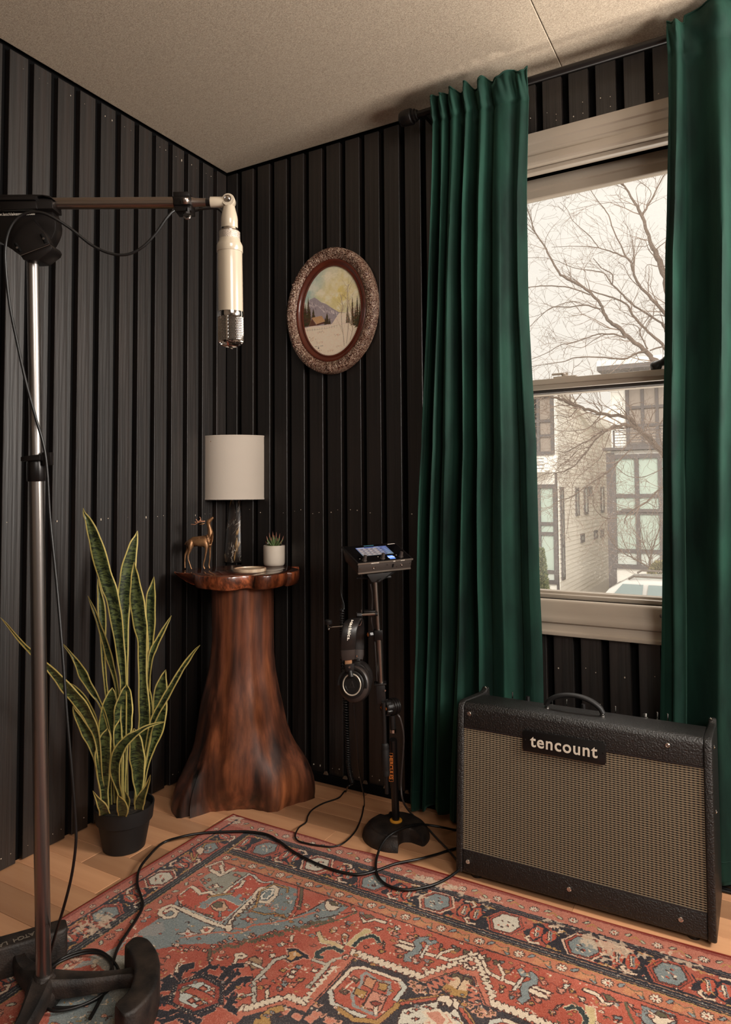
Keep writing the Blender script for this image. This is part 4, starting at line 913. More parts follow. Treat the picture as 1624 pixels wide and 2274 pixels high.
MB().lathe([(.011, .043), (.0185, .043), (.0185, .047), (.016, .049), (.011, .049)], 28, Matrix.Translation((bc.x, bc.y, 0))).build('yellow_collar', M_['yellow'], s2)
pA, pB_ = Vector((bc.x, bc.y, .044)), at(871, 1588, D2)
MB().cyl(pA, at(873, 1642, D2), 8.4*k2, 24).build('lower_tube', M_['black'], s2)
MB().cyl(at(873, 1618, D2), pB_, 6.6*k2, 20).build('tube_neck', M_['black'], s2)
MB().cyl(at(873, 1619, D2), at(873, 1626, D2), 7.3*k2, 20).build('neck_ring', M_['chrome'], s2)
# the folded boom alongside
MB().cyl(at(852, 1560, D2-.02), at(855, 1652, D2-.02), 5*k2, 16).build('boom_rod', M_['black'], s2)
MB().lathe([(5*k2, 0), (8*k2, .004), (9*k2, .012), (8.2*k2, .016), (9*k2, .020), (9*k2, .076), (8.2*k2, .08), (9*k2, .084), (8*k2, .095), (4*k2, .098)], 20, frame(at(855, 1650, D2-.02), -(at(855, 1650, D2)-at(858, 1727, D2)).normalized(), CR)).build('boom_grip', M_['blackmatte'], s2)
MB().cyl(at(858, 1722, D2-.02), at(860, 1762, D2-.02), 4.6*k2, 14).build('boom_end', M_['black'], s2)
# printed name strip running down the tube
Ms = frame(at(869.8, 1700, D2)-CF*8.9*k2-CR*1.5*k2, (-CF*.98-CR*.2), -(pB_-pA).normalized())
text_mesh('HERCULES', .0150, .0001, Ms @ Matrix.Translation((0, 0, .0003)), M_['orange'], 'printed_name', s2, bold=.0003)
fr_ = MB(); hw_, hh_ = .0415, .0062
for a, c_ in (((-hw_, -hh_), (hw_, -hh_)), ((hw_, -hh_), (hw_, hh_)), ((hw_, hh_), (-hw_, hh_)), ((-hw_, hh_), (-hw_, -hh_))): fr_.tube([Ms @ Vector((a[0], a[1], .0003)), Ms @ Vector((c_[0], c_[1], .0003))], .0004, 4)
fr_.build('name_outline', M_['orange'], s2)
# swivel clutch
Mk = frame(at(862, 1571, D2-.005), (-CR*.80-CF*.55+CU*.05), CU)
b = MB(); b.lathe([(.001, -.034), (.020, -.034), (.024, -.030), (.024, -.026), (.022, -.0245), (.0245, -.023), (.0245, -.018), (.022, -.0165), (.0245, -.015), (.0245, -.010), (.022, -.008), (.022, 0), (.001, 0)], 28, Mk); b.build('clutch', M_['blackmetal'], s2, 35)
rs = []
for z, sr in ((0, 1), (.013, 1), (.016, .9), (.0165, .1)):
    rs.append([Mk @ Vector((.0235*sr*(1-.09*(math.cos(8*a) > .3))*math.cos(a), .0235*sr*(1-.09*(math.cos(8*a) > .3))*math.sin(a), z-.001)) for a in [2*PI*i/64 for i in range(64)]])
MB().rings(rs).build('knob', M_['black'], s2, 30)
def emblem(M, s, par):                                       # orange six-part emblem
    e = MB()
    for a in (0, 90, 180, 270):
        R = M @ Matrix.Rotation(math.radians(a+8), 4, 'Z'); e.prism([(-.28*s, .62*s), (0, s), (.28*s, .62*s), (.13*s, .30*s), (-.13*s, .30*s)], 0, .0002, R)
        e.prism([(.18*s, .18*s), (.42*s, .46*s), (.56*s, .26*s)], 0, .0002, R)
    e.build('orange_emblem', M_['orange'], par, 0)
emblem(Mk @ Matrix.Translation((0, 0, .0157)), .0175, s2)
b = MB(); Mb = frame(at(846, 1538, D2), (at(845, 1515, D2)-at(848, 1560, D2)).normalized(), CR); b.box((-.0135, -.012, -.032), (.0135, .012, .030), 0, Mb); b.build('clutch_bracket', M_['black'], s2, 30, bevel=.002)
b = MB(); b.box((-.018, -.015, .026), (.018, .015, .030), 0, Mb); b.build('bracket_flange', M_['black'], s2, 30, bevel=.001)
MB().lathe([(.001, 0), (.0035, 0), (.003, .0015), (.001, .0018)], 12, frame(at(855, 1530, D2)-CF*.013, -CF, CR)).build('bolt', M_['chrome'], s2)
MB().cyl(at(846, 1522, D2), at(841, 1416, D2), 7.2*k2, 20).build('middle_tube', M_['steelh'], s2)
b = MB(); Mb = frame(at(840.5, 1409, D2), (at(840, 1395, D2)-at(841, 1420, D2)).normalized(), CR); b.box((-.0125, -.0115, -.0145), (.0125, .0115, .0145), 0, Mb); b.build('height_collar', M_['blackmetal'], s2, 30, bevel=.002)
Mk2 = frame(at(828, 1408, D2-.006), (-CR*.86-CF*.5), CU)
b = MB(); b.lathe([(.003, 0), (.0075, .001), (.0095, .003), (.0095, .013), (.0075, .0155), (.0005, .016)], 8, Mk2); b.cyl(at(838, 1408, D2), Mk2 @ Vector((0, 0, .003)), .003, 8); b.build('collar_knob', M_['black'], s2, 25)
emblem(Mk2 @ Matrix.Translation((0, 0, .0162)), .006, s2)
MB().cyl(at(840, 1400, D2), at(833, 1284, D2), 5.2*k2, 18).build('upper_tube', M_['steelh'], s2)
# headphone hanger
b = MB(); b.cyl(at(838, 1363, D2-.012), at(804, 1365, D2-.012), .0040, 14); b.build('hanger_rod', M_['chrome'], s2)
b = MB(); Mb = frame(at(821, 1360, D2), CR, CU); b.box((-.007, -.006, -.017), (.0075, .014, .017), 0, Mb); b.build('hanger_clamp', M_['blackmetal'], s2, 30, bevel=.0015)
MB().lathe([(.001, -.006), (.009, -.005), (.0095, 0), (.0095, .009), (.008, .011), (.001, .011)], 8, frame(at(800, 1366, D2-.012), -CR, CU)).build('hanger_knob', M_['blackmetal'], s2, 25)
MB().lathe([(.001, -.004), (.0068, -.004), (.0068, .004), (.001, .004)], 12, frame(at(836, 1363, D2-.012), CR, CU)).build('hanger_nut', M_['blackmetal'], s2, 25)
b = MB(); b.tube([at(803, 1354, D2-.014), at(803.5, 1380, D2-.014), at(801, 1388, D2-.014), at(793, 1389, D2-.014), at(731, 1393, D2-.014)], .0017, 8); b.build('hanger_arm', M_['chrome'], s2)
b = MB(); b.lathe([(.001, 0), (.0105, 0), (.0112, .002), (.0112, .010), (.009, .0125), (.001, .013)], 20, frame(at(729.5, 1386, D2-.014), CU, CR)); b.build('hanger_end_knob', M_['black'], s2, 30)
MB().sphere(at(731, 1397, D2-.014), .0036, 12).build('hanger_end_ball', M_['chrome'], s2)
MB().cyl(at(730, 1394, D2-.014), at(730, 1386, D2-.014), .003, 10).build('hanger_end_pin', M_['chrome'], s2)
# mount under the control box
b = MB(); b.add([at(x, y, d) for x, y, d in ((815, 1276, 2.02), (872, 1270, 2.05), (880, 1270, 2.12), (820, 1276, 2.10), (826, 1293, 2.03), (843, 1293, 2.04), (843, 1293, 2.06), (826, 1293, 2.05))], [(0, 1, 2, 3), (4, 7, 6, 5), (0, 4, 5, 1), (1, 5, 6, 2), (2, 6, 7, 3), (3, 7, 4, 0)]); b.build('mount_plate', M_['blackmatte'], s2, 30, bevel=.001)
b = MB(); b.cyl(at(792, 1284, 2.06), at(868, 1281, 2.10), .004, 10); b.cyl(at(842, 1290, 2.03), at(848, 1286, 2.03), .003, 10); b.build('mount_bar', M_['blackmatte'], s2)
# ---- control box
bx = thing('monitor_mixer', 'small black headphone mixer with a lit screen and three knobs on the slim stand', 'audio mixer', at(838, 1262, 2.07))
M_['boxgrey'] = mat('dark_grey_metal', srgb(58, 50, 46), .4, .3, bump=(500, .08, (1, 1, 1), .0005))
FL_, FR_, BL_, BR_ = at(795, 1252, 2.0), at(918, 1240, 2.10), at(759, 1214, 2.085), at(872, 1206, 2.19)
ux = (FR_-FL_); W0 = ux.length; ux.normalize(); uy = (BL_-FL_); L0 = uy.length; uy = (uy-ux*uy.dot(ux)).normalized(); uz = ux.cross(uy)
MX = Matrix.Translation(FL_) @ Matrix((ux, uy, uz)).transposed().to_4x4()
b = MB(); b.box((0, 0, -.004), (W0, L0, 0), 0, MX); b.build('top_plate', M_['blackmetal'], bx, 30, bevel=.0015)
dn = at(798, 1279, 2.0)-FL_; dnl = MX.to_3x3().inverted() @ dn
vs = [(0.003, .001, -.004), (W0-.003, .001, -.004), (W0-.003, L0-.002, -.004), (.003, L0-.002, -.004), (.005, .004+dnl.y*.6, dnl.z), (W0-.006, .004+dnl.y*.6, dnl.z), (W0-.008, L0*.75, dnl.z*1.15), (.008, L0*.75, dnl.z*1.15)]
b = MB(); b.add([MX @ Vector(p) for p in vs], [(0, 1, 2, 3), (4, 7, 6, 5), (0, 4, 5, 1), (1, 5, 6, 2), (2, 6, 7, 3), (3, 7, 4, 0)]); b.build('housing', M_['boxgrey'], bx, 30, bevel=.001)
M_['trimgrey'] = mat('grey_edge_trim', srgb(120, 108, 98), .35, .6)
MB().box((0, -.0012, -.0055), (W0, .0015, .0004), 0, MX).build('front_edge', M_['trimgrey'], bx, 30, bevel=.001)
yb = .004+dnl.y*.6
MB().box((.004, yb-.002, dnl.z-.001), (W0-.005, yb+.004, dnl.z+.0035), 0, MX).build('bottom_trim', M_['trimgrey'], bx, 30, bevel=.001)
MB().box((.006, .004, 0), (W0-.006, L0-.004, .0004), 0, MX).build('glass_face', mat('black_glass', srgb(8, 7, 8), .12), bx, 0)
def emis(name, c, s):
    m = bpy.data.materials.new(name); m.use_nodes = True; q = m.node_tree.nodes['Principled BSDF']; q.inputs['Base Color'].default_value = (.02, .02, .02, 1); q.inputs['Emission Color'].default_value = c; q.inputs['Emission Strength'].default_value = s; return m
S_ = Paint(260, 140, (74, 92, 150)); pr2 = random.Random(3)
for y in range(140): S_.a[y] = (70+y*.25, 88+y*.25, 146-y*.1)
for r_ in range(4):
    for c_ in range(5):
        x, y = 6+c_*41, 20+r_*30; S_.poly([(x, y), (x+38, y), (x+38, y+27), (x, y+27)], (128, 112, 108) if c_ < 4 else (60, 72, 120)); S_.line([(x, y+1), (x+38, y+1)], 2, (190, 180, 180))
        for q in range(2): S_.line([(x+5, y+9+q*9), (x+pr2.uniform(18, 32), y+9+q*9)], 3, (222, 214, 210))
for q in range(5): S_.line([(216, 20+q*24), (248, 20+q*24)], 6, (96, 118, 190)); S_.line([(222, 20+q*24), (240, 20+q*24)], 2.4, (226, 228, 240))
S_.line([(8, 9), (70, 9)], 5, (240, 240, 244)); S_.line([(150, 9), (190, 9)], 4, (220, 224, 240))
ms_ = bpy.data.materials.new('lit_screen'); ms_.use_nodes = True; q = ms_.node_tree.nodes['Principled BSDF']; q.inputs['Base Color'].default_value = (.02, .02, .02, 1); ti = ms_.node_tree.nodes.new('ShaderNodeTexImage'); ti.image = S_.image('screen_picture')
ms_.node_tree.links.new(ti.outputs[0], q.inputs['Emission Color']); q.inputs['Emission Strength'].default_value = .9
sx0, sx1, sy0, sy1 = W0*.20, W0*.76, L0*.36, L0*.84
b = MB(); b.add([MX @ Vector(p) for p in ((sx0, sy0, .0007), (sx1, sy0, .0007), (sx1, sy1, .0007), (sx0, sy1, .0007))], [(0, 1, 2, 3)]); o = b.build('screen', ms_, bx, 0)
MI = MX.inverted(); set_uv(o.data, lambda c: (((MI @ c).x-sx0)/(sx1-sx0), ((MI @ c).y-sy0)/(sy1-sy0)))
for fx, fy in ((.155, .14), (.485, .16), (.82, .16)):
    Mq = MX @ Matrix.Translation((W0*fx, L0*fy, .0004))
    MB().lathe([(.001, 0), (.0066, 0), (.0070, .0016), (.0058, .004), (.0052, .0150), (.0046, .0162), (.001, .0164)], 24, Mq).build('knob', M_['boxgrey'], bx, 30)
    MB().lathe([(.0066, .0001), (.0078, .0001), (.0078, .0004), (.0066, .0004), (.0066, .0001)], 28, Mq, cap=False).build('knob_ring', M_['trimgrey'], bx)
    MB().box((-.0003, -.0064, .0002), (.0003, -.0045, .0016), 0, Mq).build('knob_pointer', M_['whiteink'], bx, 0)
    MB().lathe([(.0001, 0), (.0016, 0), (.0016, .0003), (.0001, .0003)], 10, MX @ Matrix.Translation((W0*(fx-.05), L0*(fy+.1), .0004))).build('icon', M_['whiteink'], bx, 0)
MB().box((W0*.60, L0*.08, .0004), (W0*.70, L0*.27, .0009), 0, MX).build('solo_button', emis('blue_lit_button', (.12, .30, .9, 1), 1.0), bx, 0)
text_mesh('solo', L0*.13, .0001, MX @ Matrix.Translation((W0*.65, L0*.19, .0010)), emis('lit_white', (.8, .9, 1, 1), 1.2), 'button_word', bx, bold=.0002)
text_mesh('KLANG', L0*.07, .0001, MX @ Matrix.Translation((W0*.47, L0*.93, .0005)), emis('teal_glow', (.05, .28, .4, 1), .5), 'maker_name', bx) if 0 else None
for tx, fx, fy, s_ in (('HEADPHONES', .30, None, .0042), ('USB', .645, None, .0042), ('AUX IN', .80, None, .0042)):
    text_mesh(tx, s_, .0001, frame(MX @ Vector((W0*fx, -.0014, -.0026)), -uy, ux), M_['whiteink'], 'port_label', bx, bold=.0001)
MB().box((W0*.38, L0*.905, .0004), (W0*.56, L0*.935, .0006), 0, MX).build('maker_mark', emis('teal_glow', (.05, .28, .4, 1), .5), bx, 0)  # mark glows faintly, its teal comes from emission
MB().box((W0*.82, L0*.905, .0004), (W0*.96, L0*.925, .0006), 0, MX).build('model_mark', M_['whiteink'], bx, 0)
fz = (dnl.z-.004)/2; fn = (MX.to_3x3() @ Vector((0, -1, .0))); 
def fp(fx, f_): t_ = (f_*dnl.z); return MX @ Vector((W0*fx, .001+(yb-.001)*f_-.0004, t_))
for fx, f_, r_ in ((.29, .55, .0040), (.80, .52, .0040)):
    MB().lathe([(.0018, 0), (r_, 0), (r_, .0012), (.0022, .0016), (.0018, -.002)], 20, frame(fp(fx, f_), -uy, ux)).build('jack', M_['chrome'], bx)
for fx, f_ in ((.53, .38), (.71, .62), (.05, .5), (.95, .42)): MB().lathe([(.0002, 0), (.0018, 0), (.0016, .0008), (.0002, .001)], 12, frame(fp(fx, f_), -uy, ux)).build('screw', M_['steelh'], bx)
Mu = frame(fp(.635, .52), -uy, ux); MB().box((-.0022, -.006, 0), (.0022, .006, .0006), 0, Mu).build('usb_port', M_['backing'], bx, 0)
# ---- headphones
hp_ = thing('headphones', 'black studio headphones with silver-ringed cups hanging from the slim stand', 'headphones', at(784, 1450, 1.99))
sP = 160/1516
def T(x, y, d=1.96): return at(710+x*sP, 1340+y*sP, d)
kf = 1.96/F
M_['band'] = mat('black_leatherette', srgb(24, 20, 19), .42, bump=(220, .25, (1, 1, 1), .001))
M_['cup'] = mat('satin_black_cup', srgb(46, 38, 35), .42)
def ribbon(pts, wdir, ws, th, name, m, par=hp_, ndir=None):
    P = spline(pts, 6); n = len(P); rs = []
    for i, p in enumerate(P):
        t_ = (P[min(i+1, n-1)]-P[max(i-1, 0)]).normalized(); w = (wdir-t_*wdir.dot(t_)).normalized(); nn = t_.cross(w); u = i/(n-1)*(len(ws)-1); i0 = min(int(u), len(ws)-2); hw = ws[i0]*(1-(u-i0))+ws[i0+1]*(u-i0)
        rs.append([p+w*a*hw+nn*c_*th for a, c_ in ((-1, -.3), (-.85, -.75), (0, -1), (.85, -.75), (1, -.3), (1, .3), (.85, .75), (0, 1), (-.85, .75), (-1, .3))])
    return MB().rings(rs).build(name, M_[m], par, 60)
bandp = [T(598, 960, 1.962), T(602, 820, 1.955), T(612, 680, 1.952), T(640, 520, 1.958), T(690, 400, 1.975), T(745, 345, 2.0), T(790, 350, 2.03), T(815, 450, 2.055), T(820, 700, 2.068), T(815, 960, 2.066)]
wd_ = (CR*.985+CF*.17)
ribbon(bandp, wd_, [17.5*kf, 17.5*kf, 17*kf, 15.5*kf, 14*kf, 13*kf, 14*kf, 15*kf], .0045, 'headband', 'band')
ribbon([T(595, 970, 1.962), T(597, 1075, 1.963), T(600, 1178, 1.965)], wd_, [16.8*kf, 16.8*kf, 15*kf], .0058, 'slider_cover', 'cup')
ribbon([T(815, 965, 2.066), T(812, 1075, 2.064), T(808, 1170, 2.062)], wd_, [14*kf, 14*kf, 12*kf], .0055, 'slider_cover', 'cup')
M_['copper'] = mat('pale_copper_slider', srgb(206, 160, 122), .3, .7)
ribbon([T(604, 1180, 1.966), T(606, 1230, 1.966), T(607, 1275, 1.967)], wd_, [8.2*kf, 8.2*kf], .0022, 'slider', 'copper')
ribbon([T(625, 1270, 1.966), T(635, 1350, 1.966), T(640, 1440, 1.966)], wd_, [11.5*kf, 11.5*kf, 9*kf], .0055, 'hinge', 'black')
MB().lathe([(.0005, 0), (.0034, 0), (.0028, .0013), (.0005, .0016)], 14, frame(T(625, 1345, 1.9595), -CF, CR)).build('hinge_screw', M_['chrome'], hp_)
cn = (-CF*.93-CR*.30+CU*.18).normalized(); cc_ = T(705, 1700, 1.968); Mh = frame(cc_, cn, CU) @ Matrix.Scale(1.12, 4)
def cupl(prof, name, m, M=Mh, par=None): return MB().lathe(prof, 56, M @ Matrix.Diagonal((1.1, 1, 1, 1)), ).build(name, M_[m], par or hp_, 40)
EC = cupl([(.001, -.014), (.036, -.014), (.0405, -.011), (.0415, -.006), (.040, -.001), (.033, .004), (.0315, .0045), (.001, .0045)], 'ear_cup', 'cup')
cupl([(.0265, .004), (.0315, .0045), (.0312, .008), (.0285, .0095), (.0265, .0095), (.001, .0095)], 'cup_cap', 'black', par=EC)
M_['silver'] = mat('silver_ring', srgb(226, 214, 196), .3, .6)
cupl([(.0215, .0092), (.0248, .0094), (.0246, .0112), (.0232, .0118), (.0217, .0112), (.0215, .0092)], 'silver_ring', 'silver', par=EC)
cupl([(.001, .0095), (.0212, .0095), (.0205, .0110), (.0165, .0112), (.0160, .0104), (.001, .0104)], 'cup_disc', 'black', par=EC)
e = MB(); M2 = Mh @ Matrix.Translation((0, 0, .0106)) @ Matrix.Rotation(-PI/2, 4, 'Z')       # triangular mark on the cup
for s_, w_ in ((.0095, .00055), (.0060, .00045)):
    tr = [(0, s_), (-s_*.72, -s_*.75), (s_*.72, -s_*.75)]
    for i in range(3): e.tube([M2 @ Vector((*tr[i], 0)), M2 @ Vector((*tr[(i+1) % 3], 0))], w_, 4)
e.build('triangle_mark', M_['cup'], EC)
MB().lathe([(.001, -.030), (.034, -.030), (.040, -.026), (.0425, -.020), (.0405, -.014), (.001, -.014)], 48, Mh @ Matrix.Diagonal((1.1, 1, 1, 1))).build('ear_pad', M_['band'], hp_, 50)
yk = MB(); rs = []
for i in range(25):
    a = math.radians(-98+196*i/24); c_ = Mh @ Vector((.0385*1.02*math.cos(a), .0385*math.sin(a)*.96, .0075-.004*math.cos(a*2)*.3)); rs.append([c_+(Mh.to_3x3() @ Vector((math.cos(a)*u, math.sin(a)*u, v))) for u, v in ((-.0028, -.0018), (.0028, -.0018), (.0028, .0018), (-.0028, .0018))])
yk.rings(rs); yk.build('yoke', M_['black'], hp_, 40, bevel=.0006)
MB().cyl(T(640, 1430, 1.963), T(665, 1560, 1.954), .0075, 12).build('yoke_stem', M_['black'], hp_)
Mf = frame(T(800, 1560, 2.045), (-cn), CU) @ Matrix.Scale(1.1, 4)
MB().lathe([(.001, -.026), (.030, -.026), (.037, -.022), (.0385, -.014), (.036, -.008), (.040, 0), (.040, .012), (.034, .018), (.001, .018)], 48, Mf @ Matrix.Diagonal((1.1, 1, 1, 1))).build('ear_cup', M_['band'], hp_, 50)
b = MB(); b.tube([T(808, 1170, 2.062), T(812, 1260, 2.055), T(810, 1330, 2.05)], [.007, .006, .006], 8); b.build('hinge', M_['black'], hp_)
MB().cyl(T(785, 1085, 2.04), T(785, 1125, 2.04), .003, 10).build('hinge_screw', M_['chrome'], hp_)
# maker's word on the band, reading downward, its first half over the top
BP = spline(bandp, 12); LL = [0]
for i in range(1, len(BP)): LL.append(LL[-1]+(BP[i]-BP[i-1]).length)
def bpos(s_):
    for i in range(1, len(BP)):
        if LL[i] >= s_: return BP[i-1].lerp(BP[i], (s_-LL[i-1])/(LL[i]-LL[i-1])), (BP[i]-BP[i-1]).normalized()
adv = {'a': .0067, 'c': .0062, 'i': .0034, 'n': .0069, 'h': .0069, 'e': .0065, 't': .0046, '-': .004, 'o': .006, 'd': .006, 'u': .006, '.': .003}
s_ = .0300; 
for ch in reversed('audio-technica.'):
    s_ += adv[ch]/2; p, t_ = bpos(s_*1.0); w = (wd_-t_*wd_.dot(t_)).normalized(); nn = t_.cross(w); nn = nn if nn.dot(CF) < 0 or s_ > .09 else -nn
    M = frame(p+nn*.0049, nn, -t_)
    text_mesh(ch, .0128, .0001, M @ Matrix.Translation((0, -.001 if 0 else 0, 0)), M_['whiteink'], 'band_letter', hp_, bold=.0004); s_ += adv[ch]/2
# ---- cables round the second stand
def gr(x, y, r=.003):                                     # resting on the rug or on the floor
    q = fl(x, y, .0125+r)
    if q.x > RX0_-.03 and q.y < RY1_+.03: return fl(x, y, .0135+r)
    return fl(x, y, r+.0006)
RX0_, RY1_ = -1.485, 1.745
def sit(P, r):                                             # keep a cable's whole run on top of what it crosses
    out = []
    for p in P:
        g0 = r+.0004+(.0128 if (p.x > RX0_-.01 and p.y < RY1_+.012) else 0); out.append(Vector((p.x, p.y, max(p.z, g0))))
    return out
def tub(l, r, name, label, m='rubber', dens=7, seg=8, closed_pts=None):
    o = MB().tube(sit(spline(l, dens), r), r, seg).build(name, M_[m], None, 80); tag(o, label, 'cable'); return o
zf = .0035
hc = thing('headphone_cable', 'black headphone cable, coiled beside the slatted wall, looping on the floor by the trunk table', 'cable', fl(772, 1740, 0))
st_ = [at(757, 1225, 2.10), at(757, 1290, 2.12), at(758, 1320, 2.12), at(764, 1345, 2.11), at(760, 1358, 2.10)]
MB().tube(spline(st_, 6), .0022, 8).build('upper_lead', M_['rubber'], hc)
cl_ = spline([at(760, 1352, 2.10), at(760, 1420, 2.10), at(763, 1500, 2.10), at(768, 1570, 2.10), at(772, 1640, 2.12), at(775, 1700, 2.14), at(783, 1738, 2.16)], 60)
cp = []; n = len(cl_); turns = 74
for i, p in enumerate(cl_): a = 2*PI*turns*i/n; cp.append(p+(CR*math.cos(a)+CF*math.sin(a))*(.0062))
full_ = []
for i in range(n-1):
    for q in range(3):
        u = i+q/3; p = cl_[i].lerp(cl_[i+1], q/3); a = 2*PI*turns*u/n; full_.append(p+(CR*math.cos(a)+CF*math.sin(a))*.0062)
MB().tube(full_, .0019, 5).build('coil', M_['rubber'], hc, 80)
lead = [at(784, 1740, 2.16), at(772, 1748, 2.16), gr(769, 1758, .0026), gr(752, 1772, .0026), gr(718, 1784, .0026), gr(694, 1798, .0026), gr(684, 1812, .0026), gr(680, 1826, .0026), gr(664, 1838, .0026), gr(656, 1855, .0026), gr(662, 1867, .0026), gr(682, 1873, .0026), gr(710, 1878, .0026), gr(740, 1880, .0026), gr(765, 1871, .0026), gr(790, 1845, .0026), gr(803, 1815, .0026), gr(809, 1790, .0026), at(808, 1765, 2.12), at(802, 1735, 2.10), at(796, 1700, 2.08), at(792, 1640, 2.05), at(787, 1590, 2.0), at(785, 1560, 1.985)]
MB().tube(sit(spline(lead, 9), .0024), .0024, 8).build('floor_lead', M_['rubber'], hc, 80)
tub([at(823, 1297, 2.05), at(827, 1320, 2.05), at(827, 1345, 2.05), at(825, 1375, 2.05), at(829, 1400, 2.06), at(834, 1450, 2.07), at(838, 1520, 2.07), at(844, 1560, 2.075), at(868, 1590, 2.08), at(884, 1588, 2.05), at(893, 1610, 2.05), at(897, 1640, 2.05), at(895, 1680, 2.05), at(891, 1740, 2.05), at(896, 1780, 2.04), fl(915, 1808, .03), gr(940, 1830, .0036), gr(975, 1866, .0036), gr(1000, 1892, .0036), gr(1020, 1915, .0036), gr(1040, 1925, .0036)], .0030, 'mixer_cable', 'grey cable dropping from the mixer beside the slim stand to behind the amplifier', 'greycable')
tub([gr(1045, 1846, .0036), gr(1010, 1843, .0036), fl(985, 1838, .02), fl(950, 1832, .030), fl(920, 1832, .045), fl(890, 1842, .047), fl(862, 1858, .040), fl(845, 1882, .028), gr(836, 1910, .0036), gr(836, 1935, .0036), gr(846, 1955, .0036), gr(870, 1970, .0036), gr(905, 1976, .0036), gr(945, 1970, .0036), gr(980, 1958, .0036), gr(1010, 1940, .0036), gr(1040, 1915, .0036)], .0036, 'looped_cable', 'black cable looping over the round stand base and onto the rug edge')
pwc = [(200, 2262), (215, 2235), (238, 2190), (248, 2150), (262, 2105), (285, 2068), (305, 2038), (317, 2012), (313, 1990), (305, 1962), (310, 1930), (330, 1902), (362, 1872), (405, 1858), (450, 1850), (505, 1847), (552, 1847), (592, 1853), (620, 1868), (650, 1890), (690, 1912), (730, 1928), (765, 1938), (800, 1942), (840, 1932), (880, 1918), (930, 1908), (975, 1896), (1020, 1882), (1050, 1875)]
tub([gr(x, y, .0036) for i, (x, y) in enumerate(pwc)], .0035, 'long_cable', 'thick black cable snaking across the patterned rug from the big stand to the amplifier', 'rubber', 8, 10)

# ================================================================== GUITAR AMPLIFIER
amp = thing('guitar_amplifier', 'black guitar combo amplifier with silver-brown grille cloth and a tencount name badge', 'amplifier', (-.424, 1.90, 0))
aL, aR = fl(1020, 1953, 0), fl(1594, 2106, 0)
AX0, AX1 = -.737, -.110; HA = .455; yF0, yF1 = 1.772, 1.802; DT0, DB0 = .215, .245
M_['tolex'] = mat('black_textured_vinyl', srgb(18, 16, 15), .40, bump=(260, 1.0, (1, 1, 1), .0032), noise=(70, srgb(27, 24, 22), (1, 1, 1), .2), spec=.6)
th = math.atan2(yF1-yF0, HA); MA = Matrix.Translation((AX0, yF0, 0)) @ Matrix.Rotation(-th*1.0, 4, 'X')   # local: x along front, y into the cabinet, z up the leaning face
W = AX1-AX0; H = HA/math.cos(th); T_ = .019
# side walls: outline in (y, z)
def side(x0, x1):
    pr_ = [(0.0, 0.012), (.0, H-.02), (.006, H-.006), (.02, H), (DT0-.05, H-.006), (DT0-.03, H-.004), (DT0-.012, H+.006), (DT0-.003, H-.002), (DT0, H-.02), (DB0, .012)]
    b = MB(); b.rings([[MA @ Vector((x0, y, z)) for y, z in pr_], [MA @ Vector((x1, y, z)) for y, z in pr_]]); return b.build('side_panel', M_['tolex'], amp, 30, bevel=.005, bseg=3)
side(0, T_); side(W-T_, W)
def bar(prof, name, x0=T_-.001, x1=W-T_+.001, bev=.004, m='tolex'):
    b = MB(); b.rings([[MA @ Vector((x0, y, z)) for y, z in prof], [MA @ Vector((x1, y, z)) for y, z in prof]]); return b.build(name, M_[m], amp, 30, bevel=bev, bseg=3)
bar([(.002, H-.068), (.002, H-.014), (.010, H-.003), (.022, H-.001), (DT0-.055, H-.010), (DT0-.055, H-.022), (.02, H-.02), (.018, H-.068)], 'top_panel')
bar([(.002, .014), (.002, .072), (.018, .072), (.018, .014)], 'bottom_rail')
bar([(.02, .012), (.02, .03), (DB0-.01, .03), (DB0-.01, .012)], 'bottom_panel')
bar([(DT0-.006, .13), (DT0-.002, H-.05), (DT0-.018, H-.05), (DT0-.022, .13)], 'back_panel')
bar([(.040, H-.09), (.040, H-.03), (DT0-.05, H-.022), (DT0-.05, H-.09)], 'chassis', m='blackmetal')
for x in (.035, .17, .45, .575):                    # vertical frame edges of the baffle
    pass
bar([(.010, .068), (.010, H-.064), (.017, H-.064), (.017, .068)], 'baffle_board', m='backing')
